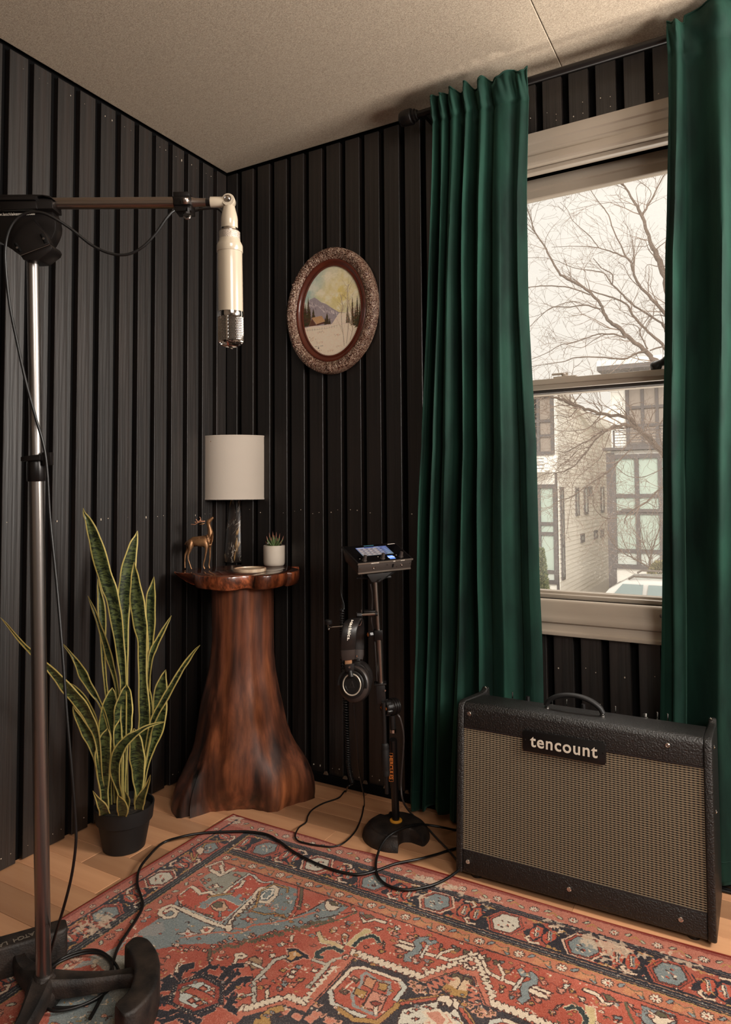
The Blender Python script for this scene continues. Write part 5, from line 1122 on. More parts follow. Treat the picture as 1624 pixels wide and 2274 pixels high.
# grille cloth: woven threads as real relief colour print on a recessed sheet
def cloth():
    m = bpy.data.materials.new('grille_cloth'); m.use_nodes = True; n = m.node_tree; b = n.nodes['Principled BSDF']; b.inputs['Roughness'].default_value = .6; b.inputs['Specular IOR Level'].default_value = .3
    uv = n.nodes.new('ShaderNodeUVMap'); sp_ = n.nodes.new('ShaderNodeSeparateXYZ'); n.links.new(uv.outputs[0], sp_.inputs[0])
    def mth(op, a, c=None, clamp=False):
        q = n.nodes.new('ShaderNodeMath'); q.operation = op; q.use_clamp = clamp
        for i, v in enumerate((a, c)):
            if v is None: continue
            if isinstance(v, (int, float)): q.inputs[i].default_value = v
            else: n.links.new(v, q.inputs[i])
        return q.outputs[0]
    nz = n.nodes.new('ShaderNodeTexNoise'); nz.inputs['Scale'].default_value = 9; n.links.new(uv.outputs[0], nz.inputs[0])
    wv = mth('MULTIPLY', mth('SUBTRACT', nz.outputs[0], .5), .0045)
    v = mth('ADD', sp_.outputs['Y'], wv); u = mth('ADD', sp_.outputs['X'], mth('MULTIPLY', wv, .3))
    row = .00515; colw = .0093
    fv = mth('FRACT', mth('DIVIDE', v, row)); fu = mth('FRACT', mth('DIVIDE', u, colw))
    thread = mth('LESS_THAN', mth('ABSOLUTE', mth('SUBTRACT', fv, .5)), .13)                 # pale horizontal thread
    fu2 = mth('LESS_THAN', mth('ABSOLUTE', mth('SUBTRACT', fu, .5)), .24)                  # brown warp columns
    gap = mth('MULTIPLY', mth('LESS_THAN', mth('ABSOLUTE', mth('SUBTRACT', fv, .02)), .30), 1)
    fine = mth('LESS_THAN', mth('FRACT', mth('DIVIDE', v, row/3)), .5)
    c = n.nodes.new('ShaderNodeMix'); c.data_type = 'RGBA'; c.inputs[6].default_value = srgb(36, 30, 25); c.inputs[7].default_value = srgb(104, 86, 68); n.links.new(mth('MULTIPLY', fu2, mth('ADD', mth('MULTIPLY', fine, .45), .55)), c.inputs[0])
    c2__ = n.nodes.new('ShaderNodeMix'); c2__.data_type = 'RGBA'; n.links.new(c.outputs[2], c2__.inputs[6]); c2__.inputs[7].default_value = srgb(188, 174, 146); n.links.new(thread, c2__.inputs[0])
    n.links.new(c2__.outputs[2], b.inputs['Base Color'])
    bp = n.nodes.new('ShaderNodeBump'); bp.inputs['Strength'].default_value = .7; bp.inputs['Distance'].default_value = .0012; n.links.new(mth('ADD', mth('MULTIPLY', thread, .7), mth('MULTIPLY', fu2, .3)), bp.inputs['Height']); n.links.new(bp.outputs[0], b.inputs['Normal']); return m
M_['cloth'] = cloth()
b = MB(); b.box((T_-.001, .0045, .066), (W-T_+.001, .009, H-.062), 0, MA); o = b.build('grille_cloth', M_['cloth'], amp, 0); AI = MA.inverted(); set_uv(o.data, lambda c: ((AI @ c).x, (AI @ c).z))
M_['piping'] = mat('dark_piping', srgb(30, 20, 20), .6)
for z in (.0715, H-.0675): MB().tube([MA @ Vector((T_, .0035, z)), MA @ Vector((W-T_, .0035, z))], .0016, 8).build('piping', M_['piping'], amp)
# badge
bx0, bx1 = .184, .392; bz0, bz1 = H-.100, H-.048
rr = .007; pts = []
for cx_, cz_, a0 in ((bx1-rr, bz1-rr, 0), (bx0+rr, bz1-rr, 90), (bx0+rr, bz0+rr, 180), (bx1-rr, bz0+rr, 270)):
    for q in range(5): a = math.radians(a0+q*22.5); pts.append((cx_+rr*math.cos(a), cz_+rr*math.sin(a)))
Mg = MA @ Matrix.Translation((0, -.0005, 0)) @ Matrix.Rotation(PI/2, 4, 'X')
BG = MB().prism(pts, -.004, .0015, Mg).build('badge', mat('black_badge', srgb(14, 12, 12), .35), amp, 30, bevel=.0006)
M_['badgeink'] = mat('cream_lettering', srgb(224, 212, 194), .45)
text_mesh('tencount', .0425, .0007, Mg @ Matrix.Translation(((bx0+bx1)/2, (bz0+bz1)/2+.001, .002)) @ Matrix.Diagonal((.97, 1, 1, 1)), M_['badgeink'], 'badge_lettering', BG, bold=.0006, spacing=1.12)
def screw(x, z, y=0, nrm=None, M=MA, r=.0058, nm='screw'):
    Mq = M @ Matrix.Translation((x, y, z)) @ Matrix.Rotation(PI/2, 4, 'X') if nrm is None else nrm
    MB().lathe([(.0004, -.001), (r, -.001), (r, .0006), (r*.8, .0018), (r*.45, .0018), (r*.4, .0012), (.0004, .0010)], 18, Mq).build(nm, M_['chrome'], amp, 40)
for x, z in ((.034, H-.030), (.532, H-.030), (.034, .044), (.300, .044), (.553, .044)): screw(x, z, .0015)
for x, z in ((bx0+.006, bz0+.028), (bx1-.006, bz0+.028)): MB().lathe([(.0003, 0), (.0022, 0), (.0018, .0008), (.0003, .001)], 12, MA @ Matrix.Translation((x, -.0018, z)) @ Matrix.Rotation(PI/2, 4, 'X')).build('badge_screw', M_['blackmetal'], BG)
for y, z in ((.075, H-.035), (.085, .27)): screw(0, 0, nrm=MA @ Matrix.Translation((W, y, z)) @ Matrix.Rotation(PI/2, 4, 'Y'))
for x in (.012, W-.012): screw(0, 0, nrm=MA @ Matrix.Translation((x, DT0-.018, H+.002)))
# strap handle
hx0, hx1, hyy = .222, .370, .085; hz = H-.004; P = []
for i in range(25):
    u = i/24; P.append(Vector((hx0+(hx1-hx0)*u, hyy, hz+.006+.036*(1-(2*u-1)**2)**.62)))
rs = []
for i, p in enumerate(P):
    u = i/24; t_ = (P[min(i+1, 24)]-P[max(i-1, 0)]).normalized(); nn = Vector((-t_.z, 0, t_.x)); hw = .0115-.003*abs(2*u-1)**4; th_ = .0045+.0012*abs(2*u-1)
    rs.append([MA @ (p+Vector((0, a*hw, 0))+nn*c_*th_) for a, c_ in ((-1, -.4), (-.8, -1), (.8, -1), (1, -.4), (1, .4), (.8, .9), (0, 1.25), (-.8, .9), (-1, .4))])
HD = MB().rings(rs).build('handle', M_['blackmatte'], amp, 60)
for x in (hx0+.002, hx1-.002): MB().lathe([(.001, -.002), (.0075, -.002), (.0075, .002), (.005, .004), (.0045, .012), (.001, .012)], 18, MA @ Matrix.Translation((x, hyy, hz))).build('handle_post', M_['chrome'], HD)
# knobs and switches of the rear-facing top control panel
for x, k_ in ((.10, 0), (.145, 1), (.215, 0), (.255, 0), (.30, 1), (.345, 0), (.385, 0), (.46, 1), (.49, 0), (.515, 0)):
    Mq = MA @ Matrix.Translation((x, DT0-.038, H-.022))
    if k_: MB().lathe([(.001, 0), (.010, 0), (.0095, .004), (.007, .006), (.006, .020), (.001, .021)], 20, Mq).build('control_knob', M_['chrome'] if x > .4 else M_['black'], amp)
    else: MB().lathe([(.001, 0), (.004, 0), (.004, .006), (.0018, .008), (.0022, .026), (.001, .027)], 12, Mq).build('toggle_switch', M_['chrome'], amp)
for x in (.05, W-.05):
    for y in (.03, DB0-.04): MB().lathe([(.001, 0), (.014, 0), (.016, .013), (.001, .013)], 16, Matrix.Translation((AX0+x, yF0+y, 0))).build('rubber_foot', M_['rubber'], amp)
# cables behind the amplifier at the right edge
for i, (ya, za) in enumerate(((2.045, .0045), (2.062, .0045), (2.03, .0045))):
    o = MB().tube(spline([Vector((-.30, ya+.01, za)), Vector((-.12, ya, za)), Vector((.0, ya-.02+i*.01, za)), Vector((.15, ya-.03, za)), Vector((.4, ya-.02, za))], 8), .0040, 8).build('floor_cable', M_['rubber'], None, 80)
    tag(o, ('middle of the three black cables on the floor behind the amplifier by the wall', 'black cable lying closest to the wall behind the amplifier', 'black floor cable behind the amplifier, farthest from the wall')[i], 'cable', 'cables along the wall right of the amplifier')
# ================================================================== SNAKE PLANT
pp = fl(276, 1880, 0); DPp = (pp-CAM).dot(CF); kp = DPp/F
plant = thing('potted_snake_plant', 'tall snake plant with yellow-edged leaves in a black plastic pot by the left wall', 'plant', pp)
hp2 = at(277, 1795, DPp).z+.012
MB().lathe([(.001, 0), (42*kp, 0), (45*kp, .003), (55.5*kp, hp2*.63), (60.5*kp, hp2*.66), (64*kp, hp2-.002), (64*kp, hp2), (61*kp, hp2), (58*kp, hp2*.7), (.001, hp2*.7)], 56, Matrix.Translation(pp)).build('pot', M_['blackmatte'], plant, 35)
rs = MB(); rs.lathe([(.001, hp2-.016), (20*kp, hp2-.015), (45*kp, hp2-.019), (60*kp, hp2-.020), (60*kp, hp2-.024), (.001, hp2-.024)], 32, Matrix.Translation(pp)); rs.build('soil', M_['soil'], plant)
def leafmat():
    m = mat('snake_plant_green', srgb(72, 86, 48), .42, coat=.1, bump=(60, .15, (1, 1, 1), .001)); n = m.node_tree; b = n.nodes['Principled BSDF']; t = n.nodes.new('ShaderNodeTexCoord'); mp = n.nodes.new('ShaderNodeMapping'); mp.inputs['Scale'].default_value = (1, 1, 3.2)
    nz = n.nodes.new('ShaderNodeTexNoise'); nz.inputs['Scale'].default_value = 42; nz.inputs['Detail'].default_value = 4; nz.inputs['Roughness'].default_value = .7; nz.inputs['Distortion'].default_value = .8
    n.links.new(t.outputs['Object'], mp.inputs[0]); n.links.new(mp.outputs[0], nz.inputs[0]); r = n.nodes.new('ShaderNodeValToRGB'); e = r.color_ramp.elements; e[0].position = .44; e[0].color = srgb(24, 34, 20); e[1].position = .56; e[1].color = srgb(78, 88, 48); n.links.new(nz.outputs[0], r.inputs[0]); n.links.new(r.outputs[0], b.inputs['Base Color']); return m
M_['leaf'] = leafmat(); M_['leafedge'] = mat('snake_plant_yellow', srgb(206, 190, 122), .45, noise=(30, srgb(180, 160, 80), (1, 1, .3), .3))
LV = [  # crop coordinates (x, y, half width); last number: depth offset, twist
 ([(500, 75, 1), (508, 110, 10), (530, 150, 22), (557, 225, 34), (580, 300, 43), (618, 440, 46), (650, 540, 46), (676, 620, 43), (700, 750, 38), (720, 900, 32), (735, 1040, 25), (742, 1160, 22), (742, 1500, 20), (735, 1870, 24)], -.01, .15),
 ([(827, 212, 1), (818, 250, 14), (802, 300, 27), (780, 400, 42), (762, 500, 44), (748, 600, 41), (748, 760, 30), (755, 950, 18), (757, 1100, 14), (755, 1500, 14), (755, 1850, 20)], .04, -.2),
 ([(806, 398, 1), (808, 440, 14), (812, 500, 27), (820, 600, 42), (832, 700, 47), (845, 790, 42), (856, 880, 32), (856, 1000, 28), (860, 1150, 30), (868, 1300, 36), (866, 1400, 36), (850, 1600, 30), (830, 1860, 26)], -.02, .1),
 ([(926, 488, 1), (918, 540, 16), (908, 600, 28), (905, 700, 32), (907, 800, 26), (905, 900, 18), (898, 1020, 12), (890, 1180, 14), (870, 1500, 14), (850, 1850, 18)], .035, .2),
 ([(588, 500, 1), (595, 560, 12), (607, 640, 22), (615, 740, 26), (618, 830, 20), (620, 950, 14), (630, 1080, 12), (640, 1180, 12), (680, 1500, 12), (700, 1850, 16)], .03, -.1),
 ([(528, 603, 1), (548, 650, 8), (573, 710, 13), (600, 790, 14), (630, 880, 20), (652, 960, 22), (675, 1040, 18), (695, 1120, 13), (712, 1250, 12), (735, 1600, 12), (740, 1850, 15)], .01, .5),
 ([(1031, 722, 1), (1010, 760, 8), (985, 805, 13), (950, 870, 17), (925, 920, 20), (905, 980, 18), (895, 1080, 12), (880, 1300, 10), (860, 1850, 12)], .03, .4),
 ([(1203, 900, 1), (1170, 935, 8), (1130, 990, 14), (1095, 1040, 16), (1060, 1100, 18), (1020, 1170, 21), (975, 1250, 21), (935, 1320, 20), (905, 1400, 16), (885, 1500, 12), (860, 1650, 10), (845, 1850, 14)], -.03, .4),
 ([(997, 1047, 1), (985, 1085, 18), (975, 1130, 31), (963, 1200, 44), (962, 1290, 42), (955, 1370, 40), (935, 1450, 32), (912, 1520, 22), (890, 1600, 14), (865, 1720, 12), (850, 1860, 16)], .0, .1),
 ([(365, 880, 1), (400, 920, 7), (435, 965, 11), (470, 1020, 22), (500, 1080, 30), (532, 1140, 25), (570, 1200, 20), (600, 1250, 13), (640, 1350, 10), (680, 1550, 10), (705, 1850, 16)], .0, .3),
 ([(3, 735, 1), (40, 775, 6), (75, 820, 9), (130, 885, 12), (190, 945, 16), (240, 990, 18), (300, 1045, 22), (350, 1100, 30), (400, 1160, 36), (455, 1220, 38), (505, 1285, 36), (545, 1360, 32), (575, 1430, 24), (592, 1520, 16), (605, 1680, 14), (625, 1870, 20)], -.04, .2),
 ([(425, 1130, 1), (455, 1160, 12), (490, 1205, 20), (530, 1270, 22), (565, 1340, 18), (590, 1420, 12), (620, 1600, 10), (650, 1860, 14)], .03, .3),
 ([(438, 1265, 1), (450, 1300, 14), (480, 1355, 25), (515, 1420, 33), (545, 1480, 30), (568, 1545, 22), (580, 1610, 14), (600, 1730, 12), (630, 1880, 18)], -.02, .1),
 ([(675, 1155, 1), (672, 1190, 26), (665, 1240, 41), (652, 1320, 53), (645, 1400, 52), (642, 1500, 46), (640, 1650, 36), (650, 1860, 26)], .0, .0),
 ([(762, 1133, 1), (760, 1165, 24), (755, 1210, 42), (742, 1300, 58), (740, 1370, 58), (735, 1450, 48), (730, 1600, 34), (725, 1870, 24)], -.01, .0),
 ([(883, 1130, 1), (886, 1180, 20), (890, 1250, 30), (890, 1350, 30), (880, 1480, 24), (860, 1650, 20), (845, 1860, 20)], .02, .0),
 ([(648, 1397, 1), (642, 1430, 24), (630, 1480, 41), (618, 1570, 49), (620, 1660, 43), (625, 1740, 32), (628, 1810, 26), (632, 1885, 26)], -.045, .0),
 ([(722, 1340, 1), (718, 1370, 15), (708, 1420, 28), (712, 1500, 30), (725, 1580, 22), (730, 1680, 14), (732, 1870, 14)], -.02, -.2),
 ([(996, 1360, 1), (940, 1372, 8), (880, 1392, 12), (825, 1425, 18), (775, 1460, 26), (730, 1510, 32), (698, 1580, 34), (690, 1660, 31), (705, 1740, 20), (722, 1800, 15), (730, 1880, 18)], -.06, .4),
 ([(805, 1400, 1), (810, 1430, 24), (818, 1490, 42), (824, 1570, 48), (830, 1640, 44), (832, 1720, 34), (835, 1800, 22), (838, 1890, 24)], -.05, .0),
 ([(735, 1505, 1), (722, 1560, 14), (715, 1640, 22), (718, 1720, 18), (725, 1880, 14)], -.04, .2),
 ([(558, 1775, 1), (580, 1815, 12), (602, 1850, 24), (622, 1885, 32), (630, 1920, 34)], -.065, .1),
 ([(706, 1798, 1), (718, 1825, 18), (732, 1860, 34), (738, 1900, 34), (735, 1930, 28)], -.075, .1),
 ([(905, 1678, 1), (893, 1720, 10), (875, 1765, 16), (852, 1810, 28), (838, 1850, 32), (835, 1890, 28)], -.06, .2),
 ([(748, 1775, 1), (758, 1805, 14), (765, 1840, 18), (762, 1890, 14)], -.055, .2)]
lr = random.Random(9); kc = .3695
for pts, dz, tw in LV:
    D0 = DPp-.01+dz*.9; P = spline([Vector(p) for p in pts], 4); n = len(P); rs = []
    for i, p in enumerate(P):
        a = P[max(i-1, 0)]; c_ = P[min(i+1, n-1)]; tx, ty = c_.x-a.x, c_.y-a.y; L = math.hypot(tx, ty); nx, ny = -ty/L, tx/L
        hw = max(p.z, .6); dd_ = D0 + dz*.8*(1-i/n)*(1 if dz < 0 else 1.2) - (.34*(1-i/n)**1.3 if pts[0][0] == 3 else 0); ring = []
        wav = 1+.05*math.sin(i*.9+dz*200)
        eb = max(.30, 1-8/hw) if hw > 4 else .3
        prof_ = [(-1, 0), (-eb, -.10), (-eb*.5, .16), (0, .26), (eb*.5, .16), (eb, -.10), (1, 0)]
        for u, v in prof_: ring.append(at((p.x+nx*u*hw*wav)*kc, 1100+(p.y+ny*u*hw*wav)*kc, dd_+v*hw*kc*kp*.9+u*tw*hw*kc*kp))
        for u, v in reversed(prof_[1:-1]): ring.append(at((p.x+nx*u*hw*wav)*kc, 1100+(p.y+ny*u*hw*wav)*kc, dd_+v*hw*kc*kp*.9+u*tw*hw*kc*kp+.0016))
        rs.append(ring)
    b = MB(); b.rings(rs); N = 12
    mi = []
    for f_i in range(len(b.f)):
        j = f_i % N if f_i < (n-1)*N else 3
        mi.append(1 if j in (0, 5, 6, 11) else 0)
    b.m = mi; b.build('leaf', [M_['leaf'], M_['leafedge']], plant, 60)

# ================================================================== PATTERNED RUG (print computed in rug millimetres)
RX0, RX1, RY1, RYm = -1.485, .345, 1.745, .545
S_R = 840.0                                             # texels per metre
RW, RH = int((RX1-RX0)*S_R), int((RY1-RYm)*S_R)
RED, PINK, CREAM, NAVY, BLUE, GREEN, GOLD, DK, SAL = (190, 84, 62), (212, 138, 112), (228, 206, 178), (38, 35, 44), (128, 140, 140), (98, 90, 66), (184, 136, 70), (66, 40, 36), (204, 110, 84)
K = Paint(RW, RH, RED)
CROPS = {'A': (60, 1800, .3079), 'B': (400, 1800, .2217), 'C': (700, 1860, .2217), 'D': (340, 2020, .2586), 'E': (700, 2020, .2586), 'G': (1040, 2020, .1970), 'H': (1304, 2020, .1970), 'I': (1000, 1900, .2463)}
def wp(x, y): return ((x-RX0)*S_R, (RY1-y)*S_R)
XC = -.569
MIRR = [False]
def cp_(c, pts):
    x0, y0, s = CROPS[c]; out = []
    for x, y in pts:
        q = fl(x0+x*s, y0+y*s, .012); out.append(wp(q.x, q.y))
    return out
def mir(pts): X = (XC-RX0)*S_R; return [(2*X-x, y) for x, y in pts]
def pg(c, pts, col, ol=None, w=2.2, m=0):
    P = cp_(c, pts)
    for Q in ((P, mir(P)) if m else (P,)):
        K.poly(Q, col)
        if ol: K.line(Q+[Q[0]], w, ol)
def ln(c, pts, w, col, m=0, ol=None):
    P = cp_(c, pts)
    for Q in ((P, mir(P)) if m else (P,)):
        if ol: K.line(Q, w+3.2, ol)
        K.line(Q, w, col)
def zig(c, a, b, n, amp, w, col, ol=None, m=0):
    P = cp_(c, [a, b]); p, q = np.array(P[0]), np.array(P[1]); d = q-p; L = np.hypot(*d); nn = np.array([-d[1], d[0]])/L; pts = []
    for i in range(n+1):
        pts.append(tuple(p+d*i/n)); 
        if i < n: pts.append(tuple(p+d*(i+.35)/n+nn*amp))
    for Q in ((pts, mir(pts)) if m else (pts,)):
        if ol: K.line(Q, w+3, ol)
        K.line(Q, w, col)
kr = random.Random(12)
na, nb_, nc_ = K.noise(60, 5), K.noise(14, 6), K.noise(3, 7)
K.a += ((na-.5)*26)[..., None]*np.array([1, .8, .7])
def box_(x0, y0, x1, y1, c): K.poly([wp(x0, y0), wp(x1, y0), wp(x1, y1), wp(x0, y1)], c)
def rosette(x, y, r, c1=CREAM, c0=RED, n=8):
    X, Y = wp(x, y); r *= S_R
    for i in range(n): a = 2*PI*i/n+.2; K.line([(X+r*.35*math.cos(a), Y+r*.35*math.sin(a)), (X+r*math.cos(a), Y+r*math.sin(a))], r*.62, DK); 
    for i in range(n): a = 2*PI*i/n+.2; K.line([(X+r*.4*math.cos(a), Y+r*.4*math.sin(a)), (X+r*.9*math.cos(a), Y+r*.9*math.sin(a))], r*.36, c1)
    K.disc(X, Y, r*.28, r*.28, c0)
def leafm(x, y, a, L, c=BLUE):
    X, Y = wp(x, y); L *= S_R; K.disc(X, Y, L*.5+1.6, L*.24+1.6, DK, rot=a); K.disc(X, Y, L*.5, L*.22, c, rot=a)
# --- guards
def guard(fn, length, seed, x_off=0):
    r = random.Random(seed); s_ = .02
    while s_ < length:
        fn(s_, 0); s_ += .094
yT = RY1
# field ground of the spandrel corners and inner details are laid first, borders afterwards
# blue spandrel
pg('B', [(480, 600), (700, 620), (600, 720), (450, 800), (360, 860), (240, 760), (190, 690), (330, 600)], (150, 148, 132))
pg('B', [(0, 840), (60, 760), (180, 850), (430, 1130), (560, 1010), (740, 790), (930, 720), (1190, 790), (1180, 960), (1090, 1080), (1300, 1000), (1500, 880), (1690, 960), (1560, 1060), (1400, 1130), (1200, 1180), (900, 1210), (700, 1290), (420, 1340), (200, 1330), (0, 1340), (-300, 1400), (-400, 1200), (-100, 1000)], BLUE, None, 2, 1)
pg('A', [(1000, 860), (930, 900), (780, 900), (620, 990), (450, 1080), (300, 1090), (240, 1160), (500, 1100), (640, 1040), (720, 940), (860, 830), (980, 800)], (150, 150, 146), None, 2, 0)
pg('A', [(430, 1040), (760, 1040), (880, 1130), (900, 1350), (620, 1540), (260, 1560), (200, 1380), (380, 1300), (560, 1150)], (150, 146, 134), None, 2, 0)
pg('A', [(200, 1330), (560, 1300), (700, 1420), (560, 1540), (150, 1540)], BLUE)
# red corner panel
pg('B', [(-30, 850), (90, 745), (220, 760), (330, 880), (440, 820), (560, 700), (690, 630), (800, 720), (930, 720), (740, 830), (560, 1000), (430, 1125), (180, 1050), (0, 960)], (196, 76, 54), DK, 2, 1)
ln('B', [(0, 830), (100, 745), (170, 790), (200, 830), (300, 810), (360, 860)], 8, CREAM, 1, DK)
ln('B', [(440, 820), (500, 770), (560, 720), (640, 700), (600, 760), (540, 780)], 6, CREAM, 1, DK)
ln('B', [(540, 740), (690, 632), (740, 650), (790, 700), (840, 720), (930, 712)], 5, (200, 196, 184), 1, DK)
ln('B', [(230, 960), (300, 900), (390, 850), (470, 860), (600, 925)], 15, BLUE, 1, CREAM)
ln('B', [(560, 880), (600, 845)], 10, BLUE, 1); ln('B', [(230, 920), (250, 960)], 14, BLUE, 1)
ln('B', [(280, 860), (400, 840), (520, 830)], 5, GOLD, 1, DK)
pg('B', [(300, 950), (350, 920), (440, 900), (480, 970), (430, 1010), (350, 1000)], (214, 170, 130), DK, 2, 1)
pg('B', [(330, 930), (380, 905), (430, 925), (420, 965), (370, 975), (335, 955)], GREEN, DK, 2, 1)
ln('B', [(400, 1010), (398, 1060)], 3, BLUE, 1, DK); ln('B', [(250, 1040), (330, 1055)], 4, GREEN, 1, DK); ln('B', [(640, 880), (640, 930)], 4, BLUE, 1, DK)
pg('B', [(330, 740), (370, 722), (400, 765), (340, 770)], CREAM, DK, 2, 1)
for x, y in ((230, 690), (290, 690), (555, 640), (590, 655), (250, 720)): pg('B', [(x-26, y), (x, y-18), (x+26, y), (x, y+18)], SAL, DK, 1.6, 1)
for x, y in ((300, 770), (360, 790), (420, 760), (330, 745)): pg('B', [(x-20, y), (x, y-10), (x+20, y), (x, y+10)], (170, 64, 50), DK, 1.4, 1)
# serrated cream bands framing the panel
pg('B', [(0, 920), (40, 975), (420, 1135), (450, 1150), (560, 1010), (690, 890), (760, 830), (800, 870), (740, 920), (640, 1000), (560, 1060), (520, 1130), (530, 1190), (480, 1220), (440, 1180), (250, 1120), (80, 1040), (-20, 990)], CREAM, DK, 2.4, 1)
zig('B', (10, 960), (400, 1140), 13, -9, 2.6, DK, None, 1); zig('B', (470, 1140), (760, 850), 8, 9, 2.6, DK, None, 1)
ln('B', [(30, 965), (410, 1125), (750, 830)], 4, (168, 176, 168), 1)
# spirals
ln('B', [(740, 850), (800, 780), (940, 760), (970, 790), (955, 850), (880, 920), (800, 910), (770, 880)], 9, CREAM, 1, DK)
ln('B', [(790, 860), (810, 810), (870, 790), (930, 790), (920, 840), (870, 880), (820, 885), (815, 855), (850, 820)], 5, (232, 220, 200), 1, (70, 86, 92))
ln('A', [(1100, 700), (1040, 680), (980, 700), (960, 740), (1000, 770), (1060, 760), (1080, 725), (1040, 705), (1000, 722)], 8, CREAM, 1, DK)
ln('B', [(690, 1000), (760, 960), (800, 810), (940, 735), (1080, 780), (1075, 820)], 3.4, GOLD, 1, DK)
ln('B', [(690, 1000), (850, 1040), (950, 1030), (1080, 1085)], 3.2, GOLD, 1, DK)
ln('B', [(1200, 730), (1195, 860), (1160, 980), (1095, 1080)], 7, RED, 1, DK); ln('B', [(1225, 740), (1210, 900), (1190, 990)], 5, GREEN, 1, DK)
ln('B', [(1100, 1080), (1300, 1000), (1480, 890), (1690, 960)], 3, DK, 1)
for x, y, s_, c in ((1080, 870, 34, (208, 200, 190)), (1100, 920, 30, (200, 196, 186)), (960, 970, 50, (196, 186, 176)), (1040, 980, 40, SAL), (870, 950, 26, RED), (930, 1000, 30, SAL), (1150, 840, 24, SAL)):
    for q in range(9): a = kr.uniform(0, 6.3); pg('B', [(x+s_*.5*math.cos(a)-9, y+s_*.4*math.sin(a)), (x+s_*.5*math.cos(a), y+s_*.4*math.sin(a)-7), (x+s_*.5*math.cos(a)+9, y+s_*.4*math.sin(a)), (x+s_*.5*math.cos(a), y+s_*.4*math.sin(a)+7)], c if q % 3 else RED, None, 2, 1)
def star4(c, x, y, r, col, ce=RED, m=1):
    pg(c, [(x-r*2, y), (x-r*.5, y-r*.3), (x, y-r), (x+r*.5, y-r*.3), (x+r*2, y), (x+r*.5, y+r*.3), (x, y+r), (x-r*.5, y+r*.3)], col, DK, 1.5, m); pg(c, [(x-r*.5, y), (x, y-r*.3), (x+r*.5, y), (x, y+r*.3)], ce, None, 2, m)
star4('B', 910, 1095, 30, (220, 204, 184)); star4('B', 680, 1085, 40, RED, CREAM); star4('B', 90, 1225, 40, (220, 196, 176)); star4('A', 1160, 885, 42, (212, 196, 180)); star4('A', 1300, 870, 26, RED, CREAM)
ln('B', [(220, 1190), (230, 1225), (290, 1215), (320, 1180), (300, 1165), (240, 1170)], 6, CREAM, 1, DK); pg('B', [(235, 1195), (265, 1170), (305, 1185), (275, 1210)], RED, None, 2, 1)
ln('B', [(540, 1180), (640, 1190), (720, 1150), (900, 1130), (1100, 1090), (1360, 1020)], 5, SAL, 1)
ln('B', [(0, 1270), (200, 1240), (430, 1210), (520, 1230), (700, 1200)], 4, SAL, 1)
# crescents near the guard
for c_, dx, dy in (('B', 0, 0),):
    pg('B', [(1465, 930), (1480, 905), (1510, 960), (1600, 960), (1620, 950), (1570, 1000), (1500, 1010)], CREAM, DK, 2, 1); pg('B', [(1485, 905), (1590, 925), (1560, 985), (1510, 970)], GREEN, DK, 2, 1)
pg('C', [(100, 640), (130, 630), (170, 680), (240, 690), (265, 690), (180, 735), (120, 730), (100, 700)], CREAM, DK, 2, 1)
# dotted stair edge of the spandrel
stair = [(500, 1280), (560, 1310), (610, 1330), (650, 1300), (700, 1270), (740, 1250), (790, 1290), (850, 1290), (880, 1250), (920, 1230), (960, 1210), (1010, 1240), (1070, 1170), (1110, 1190), (1150, 1170), (1210, 1120), (1260, 1150), (1310, 1120), (1370, 1060), (1380, 1000), (-60, 1340), (0, 1370), (60, 1390), (120, 1370), (180, 1380), (250, 1400), (330, 1360), (400, 1330), (450, 1310)]
for x, y in stair:
    pg('B', [(x-26, y), (x-8, y-20), (x+26, y-2), (x+8, y+20)], PINK if kr.random() < .5 else CREAM, DK, 2, 1); pg('B', [(x-11, y), (x, y-8), (x+11, y), (x, y+8)], RED, None, 2, 1)
for i in range(40):
    x = 340+i*34; y = 1400-i*9+kr.uniform(-14, 20)
    if x < 1560: pg('B', [(x-22, y-8), (x+12, y-22), (x+24, y+4), (x+4, y+24)], GREEN, None, 2, 1)
# field on the left: hexagon with comb edges, dark scrolls
def hexa(c, pts, sc_, col, ol=None, w=2): 
    cx_ = sum(p[0] for p in pts)/len(pts); cy_ = sum(p[1] for p in pts)/len(pts); pg(c, [(cx_+(x-cx_)*sc_, cy_+(y-cy_)*sc_) for x, y in pts], col, ol, w, 1)
HX = [(215, 640), (420, 585), (570, 665), (560, 800), (350, 875), (170, 790)]
for pts, w in (([(0, 690), (120, 640), (240, 620), (420, 560), (560, 600), (640, 700), (700, 740), (640, 830), (760, 900)], 20), ([(80, 610), (150, 600), (200, 600), (220, 530), (270, 490), (330, 480)], 26), ([(350, 580), (430, 520), (480, 490), (540, 500)], 16), ([(590, 590), (640, 520), (700, 480), (770, 480)], 20), ([(620, 640), (700, 560), (730, 545)], 16), ([(620, 720), (700, 650), (760, 600), (820, 600)], 22), ([(0, 870), (80, 900), (200, 880), (300, 980)], 24), ([(20, 780), (120, 760)], 22), ([(320, 940), (420, 900), (520, 850)], 16), ([(80, 960), (240, 900), (400, 960)], 18), ([(100, 660), (180, 650), (120, 590)], 34)):
    P = cp_('D', pts)
    for Q in (P, mir(P)):
        w = w*.62; K.line(Q, w+4, PINK); K.line(Q, w, NAVY)
        for q in range(8):
            i = kr.randint(0, len(Q)-2); t_ = kr.random(); x = Q[i][0]*(1-t_)+Q[i+1][0]*t_; y = Q[i][1]*(1-t_)+Q[i+1][1]*t_; K.line([(x, y), (x+kr.uniform(-18, 18), y+kr.uniform(-13, 13))], 4.5, NAVY)
zigs = [(215, 640), (420, 585), (570, 665), (560, 800), (350, 875), (170, 790), (215, 640)]
hexa('D', HX, 1.22, CREAM, DK, 2)
